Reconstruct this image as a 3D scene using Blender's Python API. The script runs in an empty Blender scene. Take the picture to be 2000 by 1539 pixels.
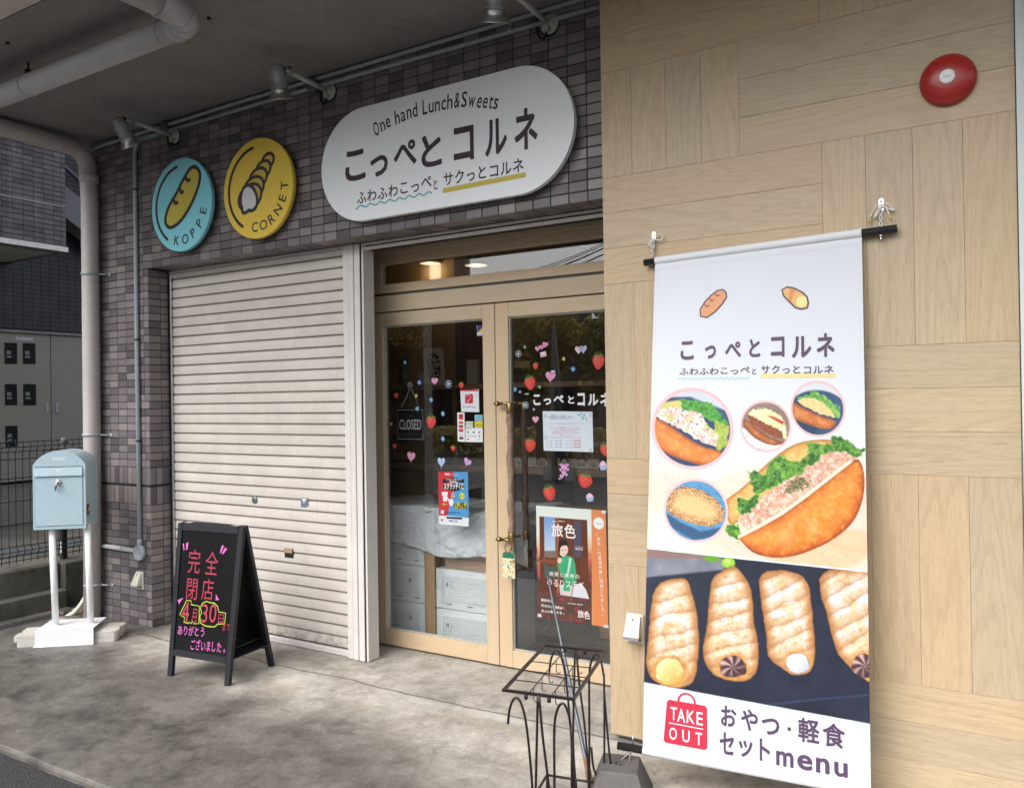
import bpy, math, random
import numpy as np
from mathutils import Vector, Matrix

# ---------------------------------------------------------------- camera, world, light, exposure
SC = bpy.context.scene
F_PX, YAW, PITCH, ROLL = 1600.0, 0.547756, 0.005226, -0.015157
CAM = Vector((0.0, -3.41, 1.4946))
FW = Vector((-math.sin(YAW) * math.cos(PITCH), math.cos(YAW) * math.cos(PITCH), math.sin(PITCH)))
R0 = Vector((math.cos(YAW), math.sin(YAW), 0)); U0 = R0.cross(FW)
RT = math.cos(ROLL) * R0 + math.sin(ROLL) * U0
UP = -math.sin(ROLL) * R0 + math.cos(ROLL) * U0
cd = bpy.data.cameras.new('camera'); cam = bpy.data.objects.new('camera', cd); SC.collection.objects.link(cam)
cd.sensor_width = 36; cd.sensor_fit = 'HORIZONTAL'; cd.lens = F_PX / 2000 * 36; cd.clip_start = 0.05; cd.clip_end = 800
m = Matrix((RT, UP, -FW)).transposed().to_4x4(); m.translation = CAM; cam.matrix_world = m
SC.camera = cam

W = bpy.data.worlds.new('World'); SC.world = W; W.use_nodes = True
nt = W.node_tree; bg = nt.nodes['Background']
sky = nt.nodes.new('ShaderNodeTexSky'); sky.sky_type = 'NISHITA'; sky.sun_disc = False
SUN_EL, SUN_ROT = math.radians(52), math.radians(200)
sky.sun_elevation = SUN_EL; sky.sun_rotation = SUN_ROT; sky.dust_density = 4; sky.air_density = 1.0
hs = nt.nodes.new('ShaderNodeHueSaturation'); hs.inputs['Saturation'].default_value = 0.34
nt.links.new(sky.outputs[0], hs.inputs['Color']); nt.links.new(hs.outputs[0], bg.inputs[0]); bg.inputs[1].default_value = 0.15
sl = bpy.data.lights.new('sun', 'SUN'); sl.energy = 1.2; sl.angle = math.radians(55); sl.color = (1.0, .985, .965)
so = bpy.data.objects.new('sun', sl); SC.collection.objects.link(so)
# light travels from the sky in front of the shop, over the camera's shoulder
so.rotation_euler = (math.radians(45), 0, math.radians(-14))
SC.view_settings.view_transform = 'Standard'; SC.view_settings.look = 'None'
SC.view_settings.gamma = 1; SC.view_settings.use_curve_mapping = False
SC.view_settings.exposure = 1.1

# ---------------------------------------------------------------- measuring helpers (pixel of the photograph -> point on a real plane)
def ray(px, py): return FW * F_PX + RT * (px - 1000) - UP * (py - 769.5)
def onY(px, py, Y=0.0):
    r = ray(px, py); return CAM + r * ((Y - CAM.y) / r.y)
def onZ(px, py, Z=0.0):
    r = ray(px, py); return CAM + r * ((Z - CAM.z) / r.z)
def onX(px, py, X):
    r = ray(px, py); return CAM + r * ((X - CAM.x) / r.x)

rnd = random.Random(7)
PI = math.pi

# ---------------------------------------------------------------- materials
def lin(c):
    c = np.asarray(c, float)
    if c.max() > 1.0: c = c / 255.0
    return np.where(c <= 0.04045, c / 12.92, ((c + 0.055) / 1.055) ** 2.4)
def rgba(c): return tuple(float(x) for x in c) + (1.0,)
class NT:
    def __init__(s, name):
        s.m = bpy.data.materials.new(name); s.m.use_nodes = True; s.t = s.m.node_tree
        s.b = s.t.nodes['Principled BSDF']; s.out = s.t.nodes['Material Output']
    def n(s, typ, **kw):
        nd = s.t.nodes.new('ShaderNode' + typ)
        for k, v in kw.items():
            if k.startswith('_'): setattr(nd, k[1:], v)
            else:
                nd.inputs[k.replace('__', ' ')].default_value = v
        return nd
    def l(s, a, b): s.t.links.new(a, b)
    def coord(s, kind='Object', scale=(1, 1, 1), loc=None):
        tc = s.n('TexCoord'); mp = s.n('Mapping'); mp.inputs['Scale'].default_value = scale
        if loc is not None: s.l(loc, mp.inputs['Location'])
        if kind == 'World':
            g = s.n('NewGeometry'); s.l(g.outputs['Position'], mp.inputs['Vector'])
        else: s.l(tc.outputs[kind], mp.inputs['Vector'])
        return mp.outputs[0]
    def noise(s, vec, scale, detail=6, rough=.55, dist=0):
        nd = s.n('TexNoise', Scale=scale, Detail=detail, Roughness=rough, Distortion=dist); s.l(vec, nd.inputs['Vector']); return nd.outputs[0]
    def ramp(s, fac, stops):
        r = s.n('ValToRGB'); e = r.color_ramp.elements
        while len(e) < len(stops): e.new(0.5)
        for el, (p, c) in zip(e, stops): el.position = p; el.color = rgba(c) if len(c) == 3 else c
        s.l(fac, r.inputs[0]); return r.outputs[0]
    def mix(s, fac, a, b, mode='MIX'):
        x = s.n('Mix', _data_type='RGBA', _blend_type=mode)
        for v, i in ((fac, 0), (a, 6), (b, 7)):
            if hasattr(v, 'is_output') or isinstance(v, bpy.types.NodeSocket): s.l(v, x.inputs[i])
            else: x.inputs[i].default_value = v if i == 0 else rgba(v)
        return x.outputs[2]
    def math(s, op, a, b=None, clamp=False):
        x = s.n('Math', _operation=op); x.use_clamp = clamp
        for v, i in ((a, 0), (b, 1)):
            if v is None: continue
            if isinstance(v, bpy.types.NodeSocket): s.l(v, x.inputs[i])
            else: x.inputs[i].default_value = v
        return x.outputs[0]
    def bump(s, h, strength=.3, dist=.002):
        b = s.n('Bump', Strength=strength, Distance=dist); s.l(h, b.inputs['Height']); s.l(b.outputs[0], s.b.inputs['Normal'])
MATS = {}
def mat(name, col, rough=.6, metal=0, var=.12, scale=30, bump=0, spec=.5, grime=0, coat=0, space='Object'):
    """plain material with noise variation of colour and roughness, optional grime and relief"""
    if name in MATS: return MATS[name]
    k = NT(name); c = np.array(col, float)
    v = k.coord(space); n1 = k.noise(v, scale); n2 = k.noise(v, scale * .17)
    mx = k.mix(k.ramp(n1, [(.3, (0, 0, 0)), (.7, (1, 1, 1))]), tuple(c * (1 - var)), tuple(np.minimum(c * (1 + var), 1)))
    if grime:
        mx = k.mix(k.math('MULTIPLY', k.ramp(n2, [(.45, (0, 0, 0)), (.75, (1, 1, 1))]), grime), mx, tuple(c * .35 + np.array((.02, .015, .01))))
    k.l(mx, k.b.inputs['Base Color'])
    rr = k.n('MapRange'); k.l(n2, rr.inputs[0]); rr.inputs[3].default_value = max(rough - .08, .03); rr.inputs[4].default_value = min(rough + .1, 1)
    k.l(rr.outputs[0], k.b.inputs['Roughness']); k.b.inputs['Metallic'].default_value = metal
    k.b.inputs['Specular IOR Level'].default_value = spec; k.b.inputs['Coat Weight'].default_value = coat
    if bump: k.bump(n1, bump)
    MATS[name] = k.m; return k.m
def emis(name, col, s):
    k = NT(name); k.b.inputs['Emission Color'].default_value = rgba(col); k.b.inputs['Emission Strength'].default_value = s; return k.m

def tile_material(name, cols, rough=.42):
    k = NT(name); oi = k.n('ObjectInfo'); g = k.n('NewGeometry')
    r = k.math('FRACT', k.math('ADD', oi.outputs['Random'], k.math('MULTIPLY', g.outputs['Random Per Island'], 3.7)))
    v = k.coord('World'); n = k.noise(v, 60); n2 = k.noise(v, 1.3, 3)
    rp = k.n('ValToRGB'); rp.color_ramp.interpolation = 'CONSTANT'; e = rp.color_ramp.elements
    while len(e) < len(cols): e.new(.5)
    for i, (el, c) in enumerate(zip(e, cols)): el.position = i / len(cols); el.color = rgba(c)
    k.l(r, rp.inputs[0])
    c = k.mix(k.math('MULTIPLY', n, .35), rp.outputs[0], (.06, .045, .045), 'MIX')
    c = k.mix(k.math('MULTIPLY', k.ramp(n2, [(.4, (0, 0, 0)), (.7, (1, 1, 1))]), .25), c, (.17, .14, .14))
    stk = k.noise(k.coord('World', (9, 9, .55)), 1.0, 5, .65)
    c = k.mix(k.math('MULTIPLY', k.ramp(stk, [(.52, (0, 0, 0)), (.72, (1, 1, 1))]), .22), c, (.24, .22, .21))
    sp_ = k.noise(v, 300, 2, .6); c = k.mix(k.math('MULTIPLY', k.ramp(sp_, [(.62, (0, 0, 0)), (.7, (1, 1, 1))]), .35), c, (.26, .23, .22))
    k.l(c, k.b.inputs['Base Color']); rg = k.n('MapRange'); k.l(k.math('FRACT', k.math('MULTIPLY', r, 5.3)), rg.inputs[0]); rg.inputs[3].default_value = rough - .14; rg.inputs[4].default_value = rough + .2; k.l(rg.outputs[0], k.b.inputs['Roughness']); k.bump(k.math('ADD', n, k.math('MULTIPLY', k.noise(v, 18), 2.5)), .18, .0012); return k.m
M_TILE = tile_material('purple_grey_ceramic', [(0.202, 0.177, 0.179), (0.153, 0.133, 0.136), (0.243, 0.214, 0.21), (0.114, 0.103, 0.11), (0.18, 0.155, 0.153), (0.265, 0.231, 0.222), (0.14, 0.127, 0.139), (0.2, 0.171, 0.173), (0.083, 0.075, 0.081)])
M_TILE2 = tile_material('blue_grey_ceramic', [(.07, .068, .085), (.05, .05, .066), (.085, .082, .10), (.03, .03, .042), (.06, .058, .074), (.075, .07, .09)])
M_GROUT = mat('dark_grout', (.018, .017, .022), .9, scale=80)
M_GROUTL = mat('pale_grout', (.2, .18, .17), .9, scale=80)

def oak(name, a, b, c, ring=9.0, fib=.5, rough=.5, amount=1.0):
    k = NT(name); oi = k.n('ObjectInfo'); tc = k.n('TexCoord')
    add = k.n('VectorMath', _operation='ADD'); cmb = k.n('CombineXYZ')
    k.l(k.math('MULTIPLY', oi.outputs['Random'], 37.0), cmb.inputs[0]); k.l(k.math('MULTIPLY', oi.outputs['Random'], 91.0), cmb.inputs[1])
    k.l(tc.outputs['Object'], add.inputs[0]); k.l(cmb.outputs[0], add.inputs[1])
    def mp(sc):
        x = k.n('Mapping'); x.inputs['Scale'].default_value = sc; k.l(add.outputs[0], x.inputs['Vector']); return x.outputs[0]
    big = k.noise(mp((.55, 5.5, 5.5)), 1.0, 2, .35, .25)
    wob = k.noise(mp((3, 40, 40)), 1.0, 3, .6)
    rings = k.math('FRACT', k.math('ADD', k.math('MULTIPLY', big, ring * 2.2), k.math('MULTIPLY', wob, .55)))
    rr = k.ramp(rings, [(0, (0, 0, 0)), (.5, (.12, .12, .12)), (.80, (1, 1, 1)), (.92, (.9, .9, .9)), (1, (0, 0, 0))])
    fine = k.noise(mp((5, 300, 300)), 1.0, 5, .75)
    fine2 = k.noise(mp((2.5, 70, 70)), 1.0, 5, .75)
    pores = k.ramp(k.noise(mp((16, 620, 620)), 1.0, 2, .6), [(.56, (0, 0, 0)), (.66, (1, 1, 1))])
    brk = k.ramp(fine2, [(.32, (.1, .1, .1)), (.58, (1, 1, 1))])
    col = k.mix(k.math('MULTIPLY', rr, k.math('MULTIPLY', brk, .42 * amount)), a, b)
    col = k.mix(k.math('MULTIPLY', k.ramp(fine, [(.38, (0, 0, 0)), (.62, (1, 1, 1))]), fib * amount), col, c)
    col = k.mix(k.math('MULTIPLY', pores, .5 * amount), col, tuple(np.array(b) * .72))
    col = k.mix(k.math('MULTIPLY', k.ramp(fine2, [(.5, (0, 0, 0)), (.72, (1, 1, 1))]), .35 * amount), col, tuple(np.array(a) * 1.12))
    # plank to plank variation
    var = k.ramp(k.math('FRACT', k.math('MULTIPLY', oi.outputs['Random'], 7.31)), [(0, (.90, .925, .94)), (.35, (1, 1, .98)), (.7, (1.0, .96, .91)), (1, (.95, .925, .88))])
    col = k.mix(1.0, col, var, 'MULTIPLY')
    k.l(col, k.b.inputs['Base Color']); k.b.inputs['Roughness'].default_value = rough
    k.bump(k.math('ADD', fine, rr), .10, .001); return k.m
M_OAK = oak('pale_oak_board', (.485, .375, .245), (.30, .215, .13), (.40, .30, .19))
M_DOORWOOD = oak('door_oak_laminate', (.57, .44, .295), (.45, .335, .215), (.51, .39, .26), ring=4, fib=.5, amount=.8)
M_SHELFWOOD = oak('brown_shelf_wood', (.30, .18, .085), (.18, .10, .05), (.24, .14, .07))
M_POSTWOOD = oak('cedar_post', (.48, .30, .15), (.30, .17, .08), (.40, .25, .12))

M_INK = NT('printed_ink')
_a = M_INK.n('VertexColor'); _a.layer_name = 'ink'; _c = M_INK.mix(1.0, _a.outputs[0], (.74, .745, .75), 'MULTIPLY'); M_INK.l(_c, M_INK.b.inputs['Base Color'])
M_INK.b.inputs['Roughness'].default_value = .45; M_INK.b.inputs['Specular IOR Level'].default_value = .3; M_INK = M_INK.m

def shutter_mat():
    k = NT('shutter_enamel'); v = k.coord('World'); vs = k.coord('World', (2, 2, 90))
    n = k.noise(v, 5); n2 = k.noise(v, 70); st = k.noise(k.coord('World', (60, 60, 4)), 1.0)
    col = k.mix(k.ramp(n, [(.3, (0, 0, 0)), (.75, (1, 1, 1))]), (.52, .475, .425), (.62, .572, .52))
    col = k.mix(k.math('MULTIPLY', k.ramp(n2, [(.62, (0, 0, 0)), (.78, (1, 1, 1))]), .35), col, (.28, .24, .21))
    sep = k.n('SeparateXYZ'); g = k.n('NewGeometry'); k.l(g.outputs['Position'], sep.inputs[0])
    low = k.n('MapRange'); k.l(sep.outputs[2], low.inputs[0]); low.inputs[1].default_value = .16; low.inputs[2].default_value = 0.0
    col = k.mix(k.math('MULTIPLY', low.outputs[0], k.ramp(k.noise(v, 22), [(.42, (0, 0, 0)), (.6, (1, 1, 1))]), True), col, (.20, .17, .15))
    col = k.mix(k.math('MULTIPLY', k.ramp(st, [(.55, (0, 0, 0)), (.75, (1, 1, 1))]), .30), col, (.36, .31, .27))
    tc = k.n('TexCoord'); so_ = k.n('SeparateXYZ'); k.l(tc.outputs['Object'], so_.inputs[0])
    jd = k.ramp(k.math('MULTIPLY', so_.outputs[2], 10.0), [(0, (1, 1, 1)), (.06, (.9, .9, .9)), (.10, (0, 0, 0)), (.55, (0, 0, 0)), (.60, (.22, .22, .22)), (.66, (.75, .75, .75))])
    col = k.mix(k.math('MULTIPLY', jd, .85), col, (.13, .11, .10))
    k.l(col, k.b.inputs['Base Color']); k.b.inputs['Roughness'].default_value = .45; k.bump(k.math('ADD', k.math('MULTIPLY', n2, .12), k.math('MULTIPLY', k.noise(v, 3.2, 3), 6.0)), .22, .003); return k.m
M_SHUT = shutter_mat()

M_RAIL = mat('guide_rail_enamel', (.63, .595, .56), .45, var=.05, grime=.15)
def concrete(name, light, dark, brown, wetfront=True, crack=False, bumpd=.004):
    k = NT(name); v = k.coord('World')
    n0 = k.noise(v, .9, 5, .6, .4); n1 = k.noise(v, 3.2, 8, .62, .3); n2 = k.noise(v, 28, 6, .7); n3 = k.noise(v, 140, 3, .7)
    sep = k.n('SeparateXYZ'); g = k.n('NewGeometry'); k.l(g.outputs['Position'], sep.inputs[0])
    base_ = k.math('ADD', k.math('MULTIPLY', n1, .45), k.math('ADD', k.math('MULTIPLY', k.noise(v, 11, 10, .78, .5), .38), k.math('MULTIPLY', k.noise(v, 55, 6, .8), .17)))
    col = k.mix(k.ramp(base_, [(.40, (0, 0, 0)), (.60, (1, 1, 1))]), dark, light)
    col = k.mix(k.math('MULTIPLY', k.ramp(k.noise(v, 2.1, 5, .6, .8), [(.52, (0, 0, 0)), (.68, (1, 1, 1))]), .5), col, brown)
    col = k.mix(k.math('MULTIPLY', k.ramp(n2, [(.5, (0, 0, 0)), (.75, (1, 1, 1))]), .35), col, tuple(np.array(dark) * .6))
    col = k.mix(k.math('MULTIPLY', k.ramp(n3, [(.62, (0, 0, 0)), (.7, (1, 1, 1))]), .22), col, (.42, .40, .36))
    col = k.mix(k.math('MULTIPLY', k.ramp(n3, [(.30, (1, 1, 1)), (.38, (0, 0, 0))]), .3), col, (.05, .045, .04))
    n4 = k.noise(v, 420, 3, .8)
    col = k.mix(k.math('MULTIPLY', k.ramp(n4, [(.35, (1, 1, 1)), (.5, (0, 0, 0))]), .22), col, tuple(np.array(dark) * .45))
    col = k.mix(k.math('MULTIPLY', k.ramp(k.noise(v, 9, 9, .75, 1.5), [(.56, (0, 0, 0)), (.64, (1, 1, 1))]), .30), col, tuple(np.array(dark) * .55))
    col = k.mix(k.math('MULTIPLY', k.ramp(k.noise(v, 14, 9, .7, .6), [(.60, (0, 0, 0)), (.66, (1, 1, 1))]), .35), col, tuple(np.minimum(np.array(light) * 1.18, .8)))
    if wetfront:
        dv = k.n('VectorMath', _operation='ADD'); k.l(v, dv.inputs[0]); nv = k.n('TexNoise', Scale=3.5, Detail=6.0); k.l(v, nv.inputs['Vector']); k.l(nv.outputs[1], dv.inputs[1])
        vo = k.n('TexVoronoi', Scale=.55, _feature='DISTANCE_TO_EDGE'); k.l(dv.outputs[0], vo.inputs['Vector'])
        ck = k.math('MULTIPLY', k.ramp(vo.outputs[0], [(0, (1, 1, 1)), (.0016, (.8, .8, .8)), (.004, (0, 0, 0))]), k.ramp(k.noise(v, 1.6), [(.5, (0, 0, 0)), (.6, (1, 1, 1))]))
        col = k.mix(k.math('MULTIPLY', ck, .7), col, (.05, .045, .04))
    rough = k.math('ADD', k.math('MULTIPLY', n2, .25), .62)
    if wetfront:
        # wet from rain blown under the canopy: depends on the place, with a ragged edge
        yy = k.math('MULTIPLY', sep.outputs[1], -1.0)
        xx = k.math('MULTIPLY', k.math('ADD', sep.outputs[0], 4.9), -.55)
        xr = k.math('MULTIPLY', k.math('ADD', sep.outputs[0], 3.2), -.13)
        w = k.math('ADD', k.math('ADD', k.math('MAXIMUM', k.math('SUBTRACT', yy, .40), xx), xr), k.math('MULTIPLY', k.math('SUBTRACT', n0, .5), 1.0))
        wet = k.n('MapRange'); wet.interpolation_type = 'SMOOTHSTEP'; k.l(w, wet.inputs[0]); wet.inputs[1].default_value = -.20; wet.inputs[2].default_value = .42
        col = k.mix(k.math('MULTIPLY', wet.outputs[0], .92), col, k.mix(k.ramp(base_, [(.42, (0, 0, 0)), (.62, (1, 1, 1))]), (.038, .034, .030), (.155, .142, .125)))
        rough = k.math('SUBTRACT', rough, k.math('MULTIPLY', wet.outputs[0], .28), True)
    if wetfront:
        # dirt band painted like contact shade along the foot of wall and shutter
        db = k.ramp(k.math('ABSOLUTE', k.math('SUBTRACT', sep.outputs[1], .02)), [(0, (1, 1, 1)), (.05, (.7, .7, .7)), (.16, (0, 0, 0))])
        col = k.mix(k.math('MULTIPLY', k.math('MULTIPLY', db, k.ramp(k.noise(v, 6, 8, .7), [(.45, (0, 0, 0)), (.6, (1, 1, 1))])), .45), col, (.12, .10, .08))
    if crack:
        # pale mortar repair along the joint, with a dark jagged line
        jy = k.math('ADD', sep.outputs[1], k.math('ADD', k.math('MULTIPLY', k.math('SUBTRACT', k.noise(v, 2.6, 7, .6), .5), .10), .13))
        band = k.ramp(k.math('ABSOLUTE', k.math('ADD', jy, .035)), [(0, (1, 1, 1)), (.03, (.8, .8, .8)), (.06, (0, 0, 0))])
        col = k.mix(k.math('MULTIPLY', k.math('MULTIPLY', band, k.ramp(k.noise(v, 1.7), [(.42, (0, 0, 0)), (.55, (1, 1, 1))])), .8), col, (.50, .48, .43))
        dk = k.ramp(k.math('ABSOLUTE', jy), [(0, (1, 1, 1)), (.004, (.9, .9, .9)), (.010, (0, 0, 0))])
        col = k.mix(k.math('MULTIPLY', dk, .8), col, (.05, .045, .04))
    k.l(col, k.b.inputs['Base Color']); k.l(rough, k.b.inputs['Roughness'])
    k.bump(k.math('ADD', k.math('MULTIPLY', n1, 1.2), k.math('ADD', k.math('MULTIPLY', n2, 1.3), k.math('MULTIPLY', n3, .9))), .5, bumpd); return k.m
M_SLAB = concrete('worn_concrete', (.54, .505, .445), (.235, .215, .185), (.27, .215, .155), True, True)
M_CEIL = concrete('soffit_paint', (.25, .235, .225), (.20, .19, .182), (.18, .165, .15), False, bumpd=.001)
M_CURB = concrete('mossy_concrete', (.16, .15, .13), (.06, .058, .045), (.07, .075, .035), False)
M_LEDGE = concrete('grey_cement', (.24, .235, .23), (.17, .165, .16), (.16, .14, .12), False)
M_PAVER = concrete('cast_paver', (.55, .53, .48), (.44, .42, .38), (.45, .40, .33), False, bumpd=.002)
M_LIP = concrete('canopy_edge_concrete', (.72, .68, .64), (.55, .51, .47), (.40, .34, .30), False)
M_WEIGHT = concrete('weight_block_concrete', (.115, .105, .10), (.085, .078, .075), (.10, .085, .07), False, bumpd=.002)
def asphalt_mat():
    k = NT('wet_asphalt'); v = k.coord('World'); n = k.noise(v, 160, 4, .8); vo = k.n('TexVoronoi', Scale=130.0); k.l(v, vo.inputs['Vector']); n2 = k.noise(v, 1.2)
    col = k.mix(k.ramp(n, [(.35, (0, 0, 0)), (.7, (1, 1, 1))]), (.012, .012, .014), (.055, .055, .058))
    k.l(col, k.b.inputs['Base Color']); r = k.n('MapRange'); k.l(n2, r.inputs[0]); r.inputs[3].default_value = .5; r.inputs[4].default_value = .8; k.l(r.outputs[0], k.b.inputs['Roughness'])
    k.bump(k.math('ADD', vo.outputs['Distance'], n), .9, .006); return k.m
M_ASPH = asphalt_mat()

def glass_mat(name, tint=(.86, .9, .9), refl=1.0):
    k = NT(name); k.t.nodes.remove(k.b)
    tr = k.n('BsdfTransparent'); tr.inputs[0].default_value = rgba(tint); gl = k.n('BsdfGlossy'); gl.inputs['Roughness'].default_value = 0.004
    g = k.n('NewGeometry'); dt = k.n('VectorMath', _operation='DOT_PRODUCT'); k.l(g.outputs['Normal'], dt.inputs[0]); k.l(g.outputs['Incoming'], dt.inputs[1])
    c5 = k.math('POWER', k.math('SUBTRACT', 1.0, k.math('ABSOLUTE', dt.outputs['Value']), True), 5.0)
    mx = k.n('MixShader'); k.l(k.math('ADD', k.math('MULTIPLY', c5, .9), max(.045, refl), True), mx.inputs[0])
    k.l(tr.outputs[0], mx.inputs[1]); k.l(gl.outputs[0], mx.inputs[2]); k.l(mx.outputs[0], k.out.inputs[0]); return k.m
M_GLASS = glass_mat('door_glass', (.95, .96, .96), .095)
def plastic_sheet():
    k = NT('crumpled_polythene'); v = k.coord('Object'); n = k.noise(v, 9, 6, .6, 1.2)
    k.b.inputs['Base Color'].default_value = (.78, .82, .86, 1); k.b.inputs['Roughness'].default_value = .2; k.b.inputs['Alpha'].default_value = .86
    k.bump(n, .9, .03); return k.m
M_POLY = plastic_sheet()
M_WHITE = mat('white_enamel', (.75, .755, .76), .35, var=.02, bump=.03, grime=.04)
M_BLUE = mat('powder_blue_steel', (.36, .475, .53), .36, var=.04, bump=.02, grime=.08)
M_PIPE = mat('mauve_painted_pipe', (.47, .425, .41), .5, var=.06, grime=.2)
M_PIPE2 = mat('grey_vent_pipe', (.42, .405, .42), .45, var=.05, grime=.15)
M_CONDUIT = mat('slate_grey_conduit', (.31, .345, .38), .42, var=.06, grime=.1)
M_BLACKSTEEL = mat('black_painted_steel', (.016, .015, .016), .4, var=.2)
M_BLACKWOOD = mat('black_stained_wood', (.008, .009, .013), .5, var=.25, scale=60, bump=.1)
M_BOARD = mat('blackboard_face', (.003, .003, .004), .3, var=.2, scale=8)
M_IVORY = mat('ivory_plastic', (.62, .60, .50), .4, var=.04, grime=.12)
M_LAMPW = mat('aged_white_lamp_paint', (.42, .43, .39), .5, var=.08, grime=.2)
M_ALU = mat('brushed_aluminium', (.55, .55, .56), .32, 1, var=.05)
M_CHROME = mat('galvanised_steel', (.72, .73, .74), .22, 1, var=.05)
M_BRASS = mat('old_brass', (.35, .25, .11), .38, 1, var=.15, grime=.2)
M_BARK = mat('peeled_branch_bark', (.26, .175, .13), .7, var=.4, scale=45, bump=.7, grime=.4)
M_BARKD = mat('dark_branch_bark', (.12, .075, .055), .7, var=.4, scale=45, bump=.7)
M_RACK = mat('bronze_brown_metal', (.020, .013, .014), .38, .3, var=.25, grime=.2)
M_POLE = mat('blue_grey_pole_metal', (.10, .12, .135), .4, .4, var=.2)
M_POLEW = mat('pole_grip_wood', (.22, .12, .06), .6, var=.2)
M_CLOTH = mat('banner_cloth', (.66, .68, .70), .6, var=.02)
M_SIGN = mat('sign_panel_edge', (.60, .62, .64), .4, var=.02)
M_RED = mat('red_alarm_plastic', (.36, .022, .018), .28, var=.06, grime=.1)
M_TRIM = mat('pale_green_grey_trim', (.52, .57, .55), .4, var=.03)
M_CRATE = mat('grey_crate_plastic', (.72, .76, .77), .45, var=.05)
M_CARD = mat('kraft_cardboard', (.38, .26, .17), .8, var=.06)
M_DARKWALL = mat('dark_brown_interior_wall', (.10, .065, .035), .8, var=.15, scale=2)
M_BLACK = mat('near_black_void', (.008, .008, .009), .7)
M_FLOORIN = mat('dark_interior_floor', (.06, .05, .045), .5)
M_ROPE = mat('white_cotton_cord', (.66, .63, .57), .9, var=.1, scale=200)
M_YTAPE = mat('yellow_tape', (.60, .38, .05), .5)
M_BEIGECAB = mat('beige_cabinet_steel', (.235, .23, .20), .5, var=.04, grime=.1)
M_DKGLASS = mat('dark_meter_window', (.012, .016, .018), .12)
M_METER = mat('meter_face_grey', (.16, .18, .19), .4)
M_FOL = None

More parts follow.
